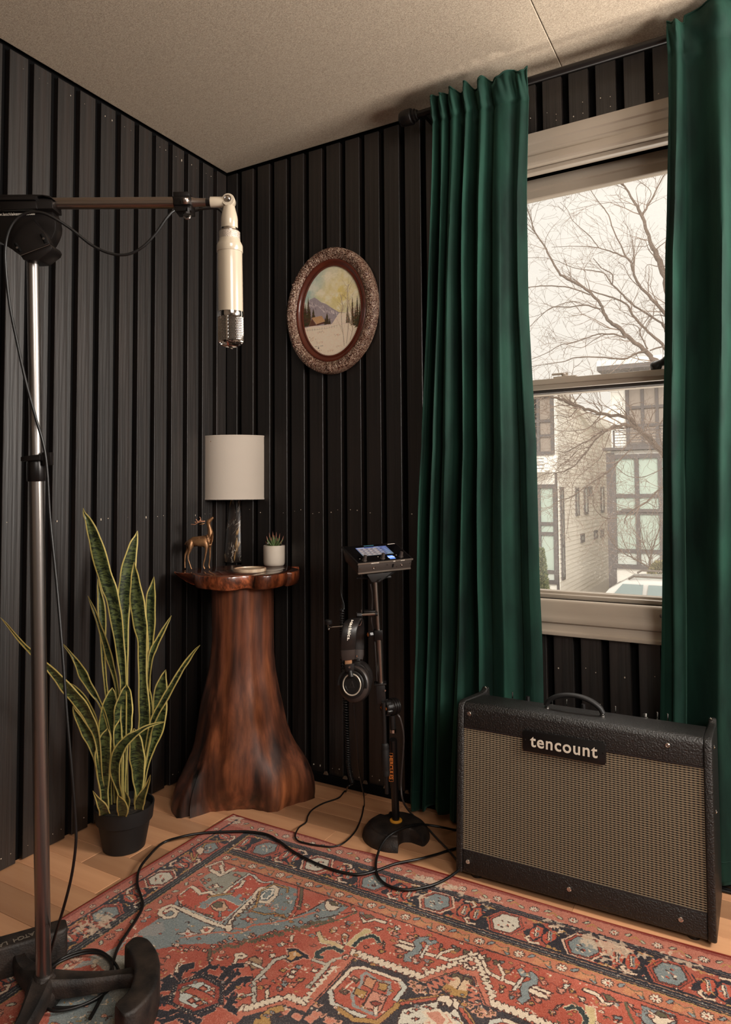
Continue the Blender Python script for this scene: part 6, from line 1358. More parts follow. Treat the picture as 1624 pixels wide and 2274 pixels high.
for a, b2 in zip(HX, HX[1:]+HX[:1]):
    cx_, cy_ = 380, 725; A2 = (cx_+(a[0]-cx_)*1.2, cy_+(a[1]-cy_)*1.2); B2 = (cx_+(b2[0]-cx_)*1.2, cy_+(b2[1]-cy_)*1.2); zig('D', A2, B2, 9, 8, 3, NAVY, None, 1)
hexa('D', HX, 1.02, DK); hexa('D', HX, .99, (160, 60, 46)); hexa('D', HX, .80, DK); hexa('D', HX, .77, (200, 204, 194))
ln('D', [(300, 690), (400, 720), (500, 780)], 13, RED, 1, DK)
for x, y in ((430, 675), (330, 780), (500, 715), (400, 800)): pg('D', [(x-40, y), (x, y-26), (x+40, y+6), (x, y+26)], RED, DK, 2, 1); pg('D', [(x-14, y), (x, y-10), (x+14, y), (x, y+10)], PINK, None, 2, 1)
pg('D', [(215, 690), (290, 655), (330, 660), (250, 715)], (146, 138, 104), DK, 2, 1)
# small field flowers and stems
ln('D', [(200, 530), (210, 470)], 5, CREAM, 1, DK); ln('D', [(485, 430), (488, 340)], 5, GREEN, 1, DK); star4('D', 490, 435, 16, CREAM, CREAM)
ln('D', [(700, 460), (720, 420), (715, 385), (760, 380), (795, 400), (760, 415), (730, 410)], 6, CREAM, 1, DK); star4('D', 935, 350, 26, CREAM, CREAM); pg('D', [(1000, 380), (1050, 375), (1040, 420), (1010, 415)], CREAM, DK, 2, 1)
star4('D', 1110, 295, 26, (226, 200, 170), CREAM); star4('D', 1180, 270, 14, CREAM, CREAM); ln('D', [(1190, 225), (1192, 270)], 4, CREAM, 1, DK)
pg('D', [(820, 420), (880, 400), (940, 440), (930, 500), (850, 520), (830, 480)], (166, 128, 92), DK, 2.4, 1); ln('D', [(850, 460), (960, 515)], 5, (212, 208, 190), 1, DK)
pg('D', [(1140, 330), (1230, 330), (1320, 380), (1360, 430), (1290, 420), (1180, 460), (1120, 430), (1155, 390)], NAVY, PINK, 3, 1); pg('D', [(1160, 370), (1220, 355), (1290, 395), (1230, 410), (1190, 440), (1150, 425), (1175, 395)], (206, 150, 84), None, 2, 1)
ln('D', [(870, 830), (865, 620), (1050, 430), (1140, 405)], 7, (190, 182, 164), 1, DK); ln('D', [(760, 750), (860, 722)], 5, (200, 196, 180), 1, DK); ln('D', [(1370, 430), (1490, 470), (1560, 430)], 6, (186, 176, 158), 1, DK)
ln('D', [(1330, 670), (1500, 480)], 6, (186, 176, 158), 1, DK); ln('D', [(980, 770), (980, 660)], 5, CREAM, 1, DK)
pg('D', [(900, 600), (960, 555), (985, 600), (940, 590), (930, 620)], (204, 200, 190), DK, 2, 1)
for x, y, c in ((1120, 520, GOLD), (1100, 585, SAL), (1170, 560, CREAM), (1210, 530, CREAM), (1190, 575, CREAM), (1265, 600, GOLD), (1210, 640, SAL), (1130, 640, BLUE), (1090, 680, BLUE), (1250, 490, BLUE), (745, 760, GOLD), (975, 660, SAL), (1390, 520, CREAM)):
    pg('D', [(x-38, y+6), (x-12, y-18), (x+6, y-8), (x+38, y-14), (x+16, y+12), (x+2, y+24)], c, DK, 2, 1)
ln('D', [(750, 890), (750, 860), (780, 830), (810, 830), (810, 850), (780, 860)], 7, CREAM, 1, DK)
for x, y, c in ((60, 470, SAL), (90, 515, CREAM), (1380, 310, SAL), (1540, 190, GOLD), (1420, 220, CREAM), (600, 410, CREAM), (640, 405, CREAM), (50, 60, GREEN)): star4('D', x, y, 15, c, RED)
ln('D', [(1420, 195), (1440, 250), (1455, 280), (1560, 290), (1624, 320)], 7, (208, 186, 140), 1, DK)
# cream serrated edge and salmon band of the medallion
ln('D', [(750, 905), (830, 880), (1130, 790), (1310, 850), (1624, 520)], 17, SAL, 1)
zig('D', (800, 870), (1110, 770), 7, -9, 6.5, CREAM, DK, 1); zig('D', (1130, 760), (1300, 815), 4, -9, 6.5, CREAM, DK, 1); zig('D', (1330, 790), (1600, 490), 8, -10, 6.5, CREAM, DK, 1)
# medallion ground
MED = [('D', (780, 920)), ('D', (1130, 820)), ('D', (1310, 880)), ('E', (345, 410)), ('E', (935, 600)), ('E', (1395, 455))]
P = [cp_(c, [p])[0] for c, p in MED]; XCp = (XC-RX0)*S_R; low = [(P[0][0]-30, RH-1), ]
half = P+[(XCp, P[-1][1])]; half2 = mir(P[::-1]); poly = [(P[0][0]-20, RH)]+P+half2+[(2*XCp-P[0][0]+20, RH)]
K.poly(poly, (58, 52, 56)); 
ln('E', [(0, 750), (330, 380), (940, 590), (1405, 435)], 17, SAL, 1); ln('E', [(0, 780), (335, 415), (935, 612), (1395, 462)], 2.4, DK, 1)
zig('E', (330, 345), (940, 560), 12, 11, 8, CREAM, DK, 1); zig('E', (960, 555), (1390, 412), 9, -9, 6, CREAM, DK, 1)
pg('E', [(1380, 385), (1400, 355), (1430, 395), (1470, 375), (1455, 430), (1410, 425)], CREAM, DK, 2, 1)
# inner octagon on the left of the medallion
OC = [(130, 700), (320, 500), (420, 495), (720, 600), (770, 660), (690, 770), (730, 800), (560, 960), (420, 925), (240, 850), (150, 800)]
pg('E', OC, RED, DK, 3, 1); ln('E', OC[:6], 7, CREAM, 1, DK); ln('E', [(130, 700), (150, 800), (240, 850), (420, 915)], 8, (206, 200, 184), 1, DK); ln('E', [(690, 770), (770, 670), (740, 620)], 8, (200, 200, 186), 1, DK)
ln('E', [(200, 850), (330, 940), (540, 960), (740, 790), (1100, 740)], 9, GOLD, 1, DK); ln('E', [(740, 800), (1100, 750), (1200, 740)], 6, RED, 1, DK)
ln('E', [(400, 560), (440, 540), (520, 600), (640, 620), (640, 700), (560, 820), (520, 900), (330, 820), (320, 720), (400, 640), (400, 560)], 6, (150, 150, 144), 1)
pg('E', [(490, 690), (620, 740), (560, 880), (410, 830)], PINK, DK, 2, 1); pg('E', [(440, 570), (530, 600), (490, 680), (410, 640)], (206, 136, 96), DK, 2, 1); pg('E', [(550, 620), (640, 640), (600, 700), (540, 680)], GOLD, DK, 2, 1); pg('E', [(350, 670), (450, 700), (410, 770), (330, 720)], GOLD, DK, 2, 1)
ln('E', [(490, 690), (400, 830)], 3, DK, 1); ln('E', [(520, 890), (525, 790)], 6, CREAM, 1, DK); pg('E', [(470, 790), (520, 780), (570, 800), (520, 830)], (150, 60, 48), DK, 2, 1)
for x, y in ((345, 595), (250, 700)): pg('E', [(x-45, y), (x-10, y-30), (x+40, y), (x+10, y+32)], GREEN, DK, 2.4, 1); star4('E', x, y, 12, CREAM, RED)
ln('E', [(250, 680), (320, 620)], 3, CREAM, 1)
pg('E', [(745, 850), (1060, 780), (1050, 870), (920, 980), (700, 980)], (214, 206, 186), DK, 2, 1)
pg('E', [(940, 980), (1000, 890), (1130, 880), (1200, 980)], PINK, CREAM, 5, 1); pg('E', [(1080, 820), (1120, 760), (1200, 750), (1245, 800), (1230, 860), (1160, 810)], CREAM, DK, 2.4, 1)
for x, y, c in ((800, 880, SAL), (870, 850, SAL), (960, 830, PINK), (860, 930, SAL), (990, 840, SAL)): star4('E', x, y, 18, c, RED)
pg('E', [(1170, 680), (1250, 590), (1300, 570), (1360, 600), (1350, 660), (1280, 760), (1200, 740)], GREEN, DK, 2, 1); pg('E', [(1200, 680), (1250, 600), (1320, 600), (1340, 640), (1290, 710), (1220, 690)], (222, 186, 146), DK, 2, 1); ln('E', [(1185, 700), (1280, 720)], 16, GOLD, 1)
pg('E', [(1310, 500), (1360, 475), (1385, 500), (1370, 525)], CREAM, None, 2, 1); pg('E', [(1290, 520), (1385, 520), (1370, 570), (1290, 560)], SAL, None, 2, 1)
zig('E', (1000, 690), (1190, 600), 4, -16, 5, SAL, None, 1)
for x, y in ((840, 620), (880, 690), (920, 660), (1040, 700), (850, 650), (1330, 820), (1390, 870), (60, 900), (120, 930), (200, 960), (30, 820)):
    pg('E', [(x-50, y+4), (x-20, y-24), (x+10, y-10), (x+48, y-6), (x+16, y+18), (x, y+30)], (216, 150, 118), None, 2, 1); pg('E', [(x-16, y), (x, y-10), (x+16, y), (x, y+10)], (196, 150, 84), DK, 1.6, 1)
for x, y in ((1130, 870), (1240, 920), (1350, 940), (1520, 960), (1400, 900)): pg('D', [(x-50, y), (x-14, y-30), (x+46, y-10), (x+10, y+30)], (214, 120, 92), PINK, 3, 1)
ln('D', [(970, 982), (960, 920), (1010, 870), (1100, 850)], 14, GOLD, 1, DK); pg('D', [(860, 982), (880, 935), (960, 950), (940, 982)], GOLD, None, 2, 1)
# far field: arrow branch, bow, flowers between the medallion and the guard
ln('E', [(1160, 428), (1110, 415), (700, 305)], 8, CREAM, 1, DK); pg('E', [(670, 300), (720, 285), (860, 320), (850, 350), (800, 350)], CREAM, DK, 2.4, 1); pg('E', [(715, 250), (860, 292), (862, 318), (712, 275)], CREAM, DK, 2.4, 1)
ln('E', [(1155, 430), (1230, 415), (1300, 390)], 6, CREAM, 1, DK); ln('E', [(1040, 410), (1080, 370), (1215, 325)], 5, CREAM, 1, DK); ln('E', [(910, 405), (970, 290)], 5, (212, 202, 184), 1, DK)
ln('E', [(795, 430), (795, 390), (860, 360), (890, 320), (875, 275), (910, 248), (960, 245)], 12, BLUE, 1, DK); ln('E', [(960, 262), (985, 282), (1035, 270)], 10, BLUE, 1, DK)
for x, y, w_, h_, c in ((825, 235, 50, 18, PINK), (865, 222, 22, 16, GOLD), (730, 352, 60, 16, PINK), (730, 395, 34, 16, GOLD), (865, 450, 28, 18, BLUE), (900, 430, 22, 16, SAL), (850, 410, 26, 14, PINK), (990, 440, 32, 16, GOLD), (960, 470, 26, 12, CREAM), (1085, 335, 28, 20, GOLD), (1082, 300, 12, 16, CREAM), (1190, 310, 22, 16, BLUE), (1290, 360, 34, 22, GREEN), (590, 300, 12, 34, CREAM), (570, 355, 34, 18, GOLD), (435, 320, 26, 14, SAL), (545, 165, 36, 18, CREAM), (700, 160, 26, 26, (206, 206, 190)), (640, 165, 30, 16, GOLD), (690, 205, 40, 22, PINK), (285, 125, 34, 24, BLUE), (275, 140, 20, 12, RED), (150, 180, 40, 20, GOLD), (1290, 470, 30, 26, CREAM), (1550, 450, 36, 22, GREEN)):
    pg('E', [(x+w_*math.cos(a)*(.8+.35*math.cos(3*a)), y+h_*math.sin(a)*(.85+.25*math.cos(4*a))) for a in [2*PI*i/14 for i in range(14)]], c, DK, 2.2, 1)
pg('E', [(225, 215), (255, 200), (290, 220), (270, 300), (240, 300)], CREAM, DK, 2.4, 1); ln('E', [(258, 225), (255, 275)], 5, RED, 1)
ln('E', [(300, 300), (370, 230), (440, 180), (460, 190)], 12, (210, 186, 130), 1, CREAM); ln('E', [(60, 270), (150, 290), (210, 320)], 10, (210, 186, 130), 1, CREAM)
ln('E', [(330, 310), (400, 245), (490, 220), (530, 240), (545, 275)], 8, (44, 56, 56), 1, (214, 196, 160)); ln('E', [(60, 410), (15, 405), (20, 375), (80, 335), (160, 325), (230, 360)], 9, (44, 56, 56), 1, (214, 180, 146))
ln('E', [(0, 585), (150, 430), (240, 410)], 6, (190, 178, 156), 1); pg('E', [(240, 390), (270, 380), (295, 400), (270, 430), (235, 420)], CREAM, DK, 3, 1); pg('E', [(252, 400), (275, 396), (270, 420), (250, 415)], RED, None, 2, 1)
pg('E', [(380, 30), (400, 60), (440, 90), (520, 70), (560, 80), (620, 100), (610, 120), (560, 110), (510, 95), (410, 115), (395, 90)], CREAM, DK, 2.4, 1); pg('E', [(400, 40), (440, 75), (510, 60), (470, 40)], GREEN, DK, 2, 1)
ln('C', [(0, 820), (420, 735)], 3, DK, 1); ln('C', [(0, 890), (300, 800), (420, 745)], 5, GREEN, 1)
# sprinkled filler: tiny florets, dots and hooks between the traced motifs
for q in range(2300):
    x, y = kr.uniform(0, RW), kr.uniform(.24*S_R, RH); 
    c0 = K.a[int(min(y, RH-1)), int(min(x, RW-1))]; isblue = c0[2] > c0[0]-12 and c0.mean() > 90; isred = c0[0] > c0[2]*1.8
    if not (isblue or isred): continue
    t_ = kr.random(); r = kr.uniform(2.2, 6)
    if t_ < .35:
        c1 = kr.choice([(222, 196, 168), (226, 170, 140), GOLD, BLUE if isred else RED]); K.disc(x, y, r+1.4, r*.7+1.4, DK, .8, 8); K.disc(x, y, r, r*.7, c1, 1, 8); K.disc(x, y, r*.35, r*.3, RED, 1, 6)
    elif t_ < .7: a = kr.uniform(0, 6.3); K.line([(x, y), (x+r*2*math.cos(a), y+r*2*math.sin(a)), (x+r*2.6*math.cos(a+.6), y+r*2.6*math.sin(a+.6))], 2.2, kr.choice([DK, GREEN, (222, 196, 168), SAL if isblue else (150, 62, 48)]))
    else:
        for k_ in range(4): K.disc(x+kr.uniform(-9, 9), y+kr.uniform(-7, 7), 2.4, 2, kr.choice([(226, 180, 150), CREAM, GOLD]), .9, 6)
# ---- borders
ix0 = RX0+.172; iy1 = RY1-.232                      # inner edges of the guards
TOPW = RX1-RX0
def strip_top(v0, v1, c, x0=RX0, x1=RX1): box_(x0, RY1-v0, x1, RY1-v1, c)
def strip_left(u0, u1, c, y1=RY1, y0=RYm):
    box_(RX0+u0, y1, RX0+u1, y0, c); box_(RX1-u1, y1, RX1-u0, y0, c)
strip_top(.196, .232, (196, 112, 78), RX0+.13, RX1-.13); strip_left(.136, .172, (192, 98, 74), RY1-.196)
for s_, w_ in ((0, 0),):
    x = RX0+.16
    while x < RX1-.1:
        rosette(x, RY1-.214, .011)
        for dx, a in ((.026, -.8), (.066, .8)): leafm(x+dx, RY1-(.208 if a < 0 else .222), a, .017)
        P = [wp(x+.030, RY1-.228), wp(x+.036, RY1-.206), wp(x+.052, RY1-.212), wp(x+.066, RY1-.204), wp(x+.070, RY1-.222), wp(x+.054, RY1-.218), wp(x+.046, RY1-.230)]; K.poly(P, (204, 130, 84)); K.line(P[1:5], 2, GREEN); x += .093
    y = RY1-.25
    while y > RYm:
        for X in (RX0+.154, RX1-.154):
            rosette(X, y, .010, PINK)
            for dy, a in ((.024, .8), (.062, -.8)): leafm(X, y-dy, a, .016, (190, 186, 160))
        y -= .09
strip_top(.232, .236, DK, RX0+.17, RX1-.17); strip_top(.193, .197, GOLD, RX0+.13, RX1-.13)
for v0, v1, c in ((.060, .078, NAVY), (.078, .180, (176, 78, 58)), (.166, .193, NAVY)): strip_top(v0, v1, c, RX0+.125)
strip_left(.040, .112, (176, 80, 60)); strip_left(.112, .136, (40, 36, 42))
for u in (.118, .126): strip_left(u, u+.0016, (150, 150, 136), RY1-.17)
strip_left(.134, .137, GOLD, RY1-.19)
box_(RX0, RY1, RX1, RY1-.06, (196, 112, 90)); strip_left(0, .034, (190, 100, 80)); strip_left(.034, .040, NAVY); strip_top(0, .013, (150, 60, 48)); strip_left(0, .010, (150, 60, 48))
for v, c in ((.064, (150, 140, 130)), (.071, (170, 120, 90)), (.172, (176, 128, 96)), (.181, (170, 166, 150)), (.188, (180, 134, 90))): strip_top(v, v+.0017, c, RX0+.128)
x = RX0+.05
while x < RX1:                                          # outer guard flowers
    rosette(x, RY1-.037, .010, (226, 206, 180)); leafm(x+.030, RY1-.030, -.7, .015, (186, 182, 150)); leafm(x+.062, RY1-.042, .6, .016, (186, 182, 150)); K.line([wp(x+.034, RY1-.045), wp(x+.044, RY1-.030), wp(x+.056, RY1-.04)], 3, GOLD); x += .093
y = RY1-.1
while y > RYm:
    for X in (RX0+.022, RX1-.022): rosette(X, y, .007, (220, 190, 160)); leafm(X, y-.03, .9, .012, (186, 172, 140))
    y -= .075
# main border: rows of navy ground, hexagons, hooked leaves (period .36 m on the far side)
def mb(x, v, along):                                   # along: 0 far border, 1 left border
    return wp(x, RY1-v) if not along else None
def border(along, s0, s1, flip=1):
    vc, hw = (.122, .044) if not along else (.076, .035)
    def q(s_, v): 
        if along == 0: return wp(RX0+s_, RY1-(vc+v*hw))
        if along == 1: return wp(RX0+vc+v*hw, RY1-s_)
        return wp(RX1-vc-v*hw, RY1-s_)
    def PG(pts, c, ol=None, w=2): Q = [q(a, b2) for a, b2 in pts]; K.poly(Q, c); (K.line(Q+[Q[0]], w, ol) if ol else None)
    def LN(pts, w, c, ol=None): Q = [q(a, b2) for a, b2 in pts]; (K.line(Q, w+3, ol) if ol else None); K.line(Q, w, c)
    s_ = s0; i = 0; per = .178; r = random.Random(3+along)
    while s_ < s1:
        # navy patches
        for c_ in range(16):
            a = s_+r.uniform(.0, per); b2 = r.uniform(-.95, .95); d = r.uniform(.006, .018); PG([(a-d, b2), (a-d*.2, b2-.35), (a+d, b2-.1), (a+d*.5, b2+.3), (a-d*.4, b2+.25)], NAVY)
        e = 1 if i % 2 else -1
        PG([(s_-.045, .0), (s_-.038, -.85), (s_-.060, -1.0), (s_-.075, -.6), (s_-.07, .6), (s_-.055, 1.0), (s_-.04, .8)], NAVY)
        PG([(s_+.10, -1), (s_+.155, -1), (s_+.15, 1), (s_+.105, 1)], NAVY)
        # hexagon medallion
        hc_ = [(BLUE, NAVY), ((206, 196, 176), DK), (BLUE, (90, 84, 84))][i % 3]
        HXa = [(s_-.034, 0), (s_-.018, -.72), (s_+.018, -.78), (s_+.034, 0), (s_+.018, .72), (s_-.018, .78)]
        PG([(s_+(a-s_)*1.45, b2*1.25) for a, b2 in HXa], (226, 186, 156) if i % 2 else (190, 82, 60)); PG([(s_+(a-s_)*1.25, b2*1.12) for a, b2 in HXa], (176, 70, 52), DK, 2); PG(HXa, hc_[0], DK, 2)
        for c_ in range(14): a = r.uniform(0, 6.3); u = r.uniform(.2, .8); X = s_+.022*u*math.cos(a); V = .6*u*math.sin(a); LN([(X-.002, V), (X+.002, V+.06)], 3, r.choice([CREAM, DK, RED, CREAM, DK]))
        # hooked leaves either side
        for sg in (-1, 1):
            b0_ = s_+sg*.074
            PG([(b0_-.014, -.5*e*sg), (b0_, -.75*e*sg), (b0_+.016, -.1*e*sg), (b0_+.010, .55*e*sg), (b0_-.008, .6*e*sg), (b0_-.018, .1)], (196, 80, 56), NAVY, 3)
            LN([(b0_-.003, -.4), (b0_+.003, .35)], 6, BLUE); LN([(b0_-.006, -.4), (b0_, .35)], 3, CREAM, DK)
            LN([(b0_-.012*e, -.85*e), (b0_+.006*e, -.95*e), (b0_+.018*e, -.65*e), (b0_+.012*e, -.5*e)], 5, (226, 196, 166), DK)
            LN([(s_+sg*.04, .9*e), (s_+sg*.056, .95*e), (b0_-.02*sg, .8*e), (b0_+.004, .95*e)], 3.4, GOLD)
        for c_ in range(5): X, Y = q(s_+.128+r.uniform(-.02, .02), r.uniform(-.8, .8)); K.disc(X, Y, 6.5, 5.5, (206, 90, 62)); K.disc(X+r.uniform(-12, 12), Y+9, 5, 3, r.choice([BLUE, CREAM, GOLD]))
        for c_ in range(7): a = s_+r.uniform(-.06, .15); v = r.choice([-.9, .9]); LN([(a, v), (a+.002, v)], 3, (214, 190, 160))
        for c_ in range(26):
            a = s_+r.uniform(-.085, .09); v = r.uniform(-.95, .95); X, Y = q(a, v); t_ = r.random()
            if abs(a-s_) < .036: continue
            if t_ < .5: K.line([(X, Y), (X+r.uniform(-8, 8), Y+r.uniform(-6, 6))], 2.2, r.choice([NAVY, NAVY, DK, (206, 96, 68), CREAM, GOLD]))
            elif t_ < .8: K.disc(X, Y, 3.2, 2.6, r.choice([(206, 96, 68), (226, 170, 140), BLUE, CREAM]), 1, 6)
            else: K.line([(X-7, Y), (X, Y-5), (X+7, Y+2)], 2, GOLD)
        s_ += per; i += 1
border(0, .225, TOPW-.12); border(1, .20, 1.3); border(2, .20, 1.3)
# corner block: left border runs up, yellow mitre line
ln('B', [(690, 240), (480, 405), (440, 425)], 4, GOLD, 0, DK); ln('B', [(110, 420), (130, 500), (250, 330), (460, 290)], 4, GOLD, 0, DK)
pg('B', [(155, 400), (200, 360), (245, 375), (230, 420), (200, 440)], (226, 190, 160), DK, 2)
ln('B', [(260, 560), (420, 500), (440, 560)], 4, CREAM, 0, DK); ln('B', [(310, 590), (400, 645), (545, 575)], 9, CREAM, 0, DK); ln('B', [(410, 545), (430, 620)], 7, CREAM, 0, DK)
# cream wear showing the weft
wz = K.noise(5, 21)*.6+K.noise(14, 22)*.4; wx_, wy_ = np.meshgrid(np.arange(RW)/S_R+RX0, RY1-np.arange(RH)/S_R)
den = np.zeros((RH, RW))
for cx_, cy_, rx_, ry_, k__ in ((-1.46, 1.72, .05, .04, .8), (-1.36, 1.70, .10, .02, .35), (-.76, 1.70, .10, .025, .9), (-.62, 1.68, .06, .03, .5), (-.45, 1.675, .06, .03, .55), (-.33, 1.655, .10, .03, 1.0), (-.30, 1.62, .05, .05, .7), (-.18, 1.68, .07, .03, .7), (-1.40, 1.15, .06, .07, .8), (-1.43, 1.28, .03, .06, .4), (-.78, 1.63, .05, .03, .5), (-1.0, 1.72, .12, .015, .35), (-1.30, 1.04, .1, .06, .5)):
    den = np.maximum(den, k__*np.exp(-((wx_-cx_)/rx_)**2-((wy_-cy_)/ry_)**2))
mk = np.clip((den*.75+wz-.93)*9, 0, 1)[..., None]; K.a = K.a*(1-mk*.85)+np.array([218, 190, 160.])*mk*.85
# knotted edges: jitter lookup, pile mottling, slight overall fading
jr = np.random.RandomState(8); jx = ((K.noise(3, 31)-.5)*5).astype(int); jy = ((K.noise(3, 32)-.5)*5).astype(int)
yy, xx = np.mgrid[0:RH, 0:RW]; K.a = K.a[np.clip(yy+jy, 0, RH-1), np.clip(xx+jx, 0, RW-1)]
sp2 = jr.rand(RH, RW); K.a += ((sp2-.5)*46)[..., None]; lt = (jr.rand(RH, RW) > .965)[..., None]; K.a = np.where(lt, K.a*.55+np.array([222, 178, 146.])*.45, K.a)
K.a += ((K.noise(90, 41)-.5)*22)[..., None]; gm = K.a.mean(2, keepdims=True); pk = np.clip((K.noise(26, 51)-.52)*2.2, 0, 1)[..., None]*(K.a[:, :, :1] > K.a[:, :, 2:]*1.5); K.a = K.a*(1-pk*.28)+np.array([208, 132, 106.])*pk*.28; K.a = (K.a*.86+gm*.14)*.90+np.array([4, 3, 2.])
M_['rug'] = img_mat('rug_pile', K.image('rug_print'), 1.0, bump=(700, .5, (1, 1, 1), .0015), spec=.05, sheen=.15)
M_['rug'].node_tree.nodes['Image Texture'].extension = 'MIRROR'
def rz(x, y): return .0115+.0008*math.sin(9*x+3*y)
NX, NY = 92, 120; b = MB(); YB = RYm-(RY1-RYm)
def redge(u, v):                                          # slightly wavy outline
    x = RX0+(RX1-RX0)*u; y = RY1-(RY1-YB)*v
    return x+.004*math.sin(y*4.0)*(1-u), y+(.004*math.sin(x*7+1)-.006*math.exp(-((x+1.07)/.06)**2))*(1-v)**6
g_ = [[redge(i/NX, j/NY) for i in range(NX+1)] for j in range(NY+1)]
b.v = [(x, y, rz(x, y)) for r_ in g_ for x, y in r_]
b.f = [(j*(NX+1)+i, (j+1)*(NX+1)+i, (j+1)*(NX+1)+i+1, j*(NX+1)+i+1) for j in range(NY) for i in range(NX)]; b.m = [0]*len(b.f)
rug = thing('rug', 'faded red and navy patterned rug with blue corners on the floor', 'rug', (-.57, .6, 0))
o = b.build('pile', M_['rug'], rug, 60); set_uv(o.data, lambda c: ((c.x-RX0)/(RX1-RX0), 1-(RY1-c.y)/(RY1-RYm)))
per_ = [g_[0][i] for i in range(NX)]+[g_[j][NX] for j in range(NY)]+[g_[NY][NX-i] for i in range(NX)]+[g_[NY-j][0] for j in range(NY)]
cxr = -.57; rs = []
for x, y in per_: 
    dx = -1 if x < RX0+.02 else (1 if x > RX1-.02 else 0); dy = 1 if y > RY1-.02 else (-1 if y < YB+.02 else 0)
    rs.append([Vector((x+dx*a, y+dy*a, z)) for a, z in ((-.004, .0125), (0, .0122), (.0022, .009), (.0022, .003), (0, .0005), (-.004, .0005))])
M_['bind'] = mat('red_binding', srgb(134, 54, 44), .95, bump=(400, .5, (1, 1, 1), .001), spec=.1)
MB().rings(rs, cap=False, loop=True).build('bound_edge', M_['bind'], rug, 60)

# ================================================================== OUTSIDE
M_['pave'] = mat('pale_street', srgb(206, 198, 188), .9, noise=(.6, srgb(186, 178, 168), (1, 1, 1), .3))
M_['bwhite'] = mat('white_siding', srgb(246, 240, 230), .8); M_['bwhite2'] = mat('white_render', srgb(246, 241, 232), .8)
M_['bdark'] = mat('charcoal_frame', srgb(92, 84, 82), .6); M_['bpane'] = mat('pale_green_pane', srgb(176, 190, 178), .15); M_['bpane2'] = mat('blind_pane', srgb(208, 214, 206), .2)
M_['bbrown'] = mat('taupe_pane', srgb(150, 136, 124), .3)
GZ = -2.6
MB().box((-40, 2.6, GZ-.2), (30, 70, GZ)).build('street', M_['pave'], None, 0, kind='structure')
YF = 22.0
def fz(px, py, Y=YF): p = on(px, py, 1, Y); return p.x, p.z
def grid(par, x0, z0, x1, z1, Y, vs_, hs, fw=.10, pane='bpane', low=None):
    """framed window with mullions: frame bars and one pane per cell"""
    fb = MB(); fb.box((x0-fw, Y-.12, z0-fw), (x0, Y+.05, z1+fw)); fb.box((x1, Y-.12, z0-fw), (x1+fw, Y+.05, z1+fw)); fb.box((x0, Y-.12, z1), (x1, Y+.05, z1+fw)); fb.box((x0, Y-.12, z0-fw), (x1, Y+.05, z0)); 
    fr = fb.build('window_frame', M_['bdark'], par, 0)
    for x in vs_: MB().box((x-fw*.45, Y-.10, z0), (x+fw*.45, Y+.03, z1)).build('mullion', M_['bdark'], par, 0)
    for z in hs: MB().box((x0, Y-.09, z-fw*.45), (x1, Y+.03, z+fw*.45)).build('transom', M_['bdark'], par, 0)
    X = [x0]+list(vs_)+[x1]; Z = [z0]+sorted(hs)+[z1]
    for a, c in zip(X, X[1:]):
        for d, e in zip(Z, Z[1:]): MB().box((a, Y-.02, d), (c, Y+.0, e)).build('pane', M_[low if low and e <= low_z else pane], par, 0)
# ---- left building with the long clapboard side
XS = fz(1241, 1200)[0]
lb = thing('townhouse', 'white clapboard townhouse across the street with tall windows and a balcony, left of the alley', 'building', (-9, 24, GZ))
zl = lambda py: fz(1210, py)[1]
xl_ = lambda px: fz(px, 1100)[0]
MB().box((-13, YF, GZ), (XS-.12, YF+13, zl(878))).build('wall', M_['bwhite2'], lb, 0)
MB().box((XS-.12, YF-.03, GZ), (XS-.0, YF+.10, zl(876))).build('corner_board', M_['bwhite2'], lb, 0)
MB().box((xl_(1235), YF-.10, GZ), (xl_(1239), YF, zl(1050))).build('downpipe', M_['bdark'], lb, 0)
sidp = [on(x, y, 0, XS) for x, y in ((1246, 878), (1268, 902), (1298, 946), (1356, 960))]
def topz(y):
    P = [(YF, sidp[0].z)]+[(p.y, p.z) for p in sidp]
    for a, c in zip(P, P[1:]):
        if y <= c[0]: return a[1]+(c[1]-a[1])*(y-a[0])/(c[0]-a[0]+1e-6)
    return P[-1][1]
b = MB(); z = GZ; ys = [YF+.1, sidp[1].y, sidp[2].y, sidp[3].y, 38]
while z < sidp[0].z-.05:
    ye = 38
    for yy_ in np.linspace(YF+.2, 38, 60):
        if topz(yy_) < z+.13: ye = yy_; break
    b.add([(XS-.02, YF+.05, z), (XS-.02, ye, z), (XS+.022, ye, z), (XS+.022, YF+.05, z), (XS-.02, YF+.05, z+.15), (XS-.02, ye, z+.15), (XS+.004, ye, z+.15), (XS+.004, YF+.05, z+.15)], [(0, 1, 2, 3), (4, 7, 6, 5), (0, 4, 5, 1), (2, 6, 7, 3), (3, 7, 4, 0), (1, 5, 6, 2)]); z += .15
b.build('siding', M_['bwhite'], lb, 0, kind='stuff')
b = MB(); b.tube([sidp[0]+Vector((.1, -.3, .1)), sidp[1]+Vector((.1, 0, .1)), sidp[2]+Vector((.1, 0, .1)), sidp[3]+Vector((.1, 0, .1))], .11, 4); b.build('eave', M_['bwhite2'], lb, 0)
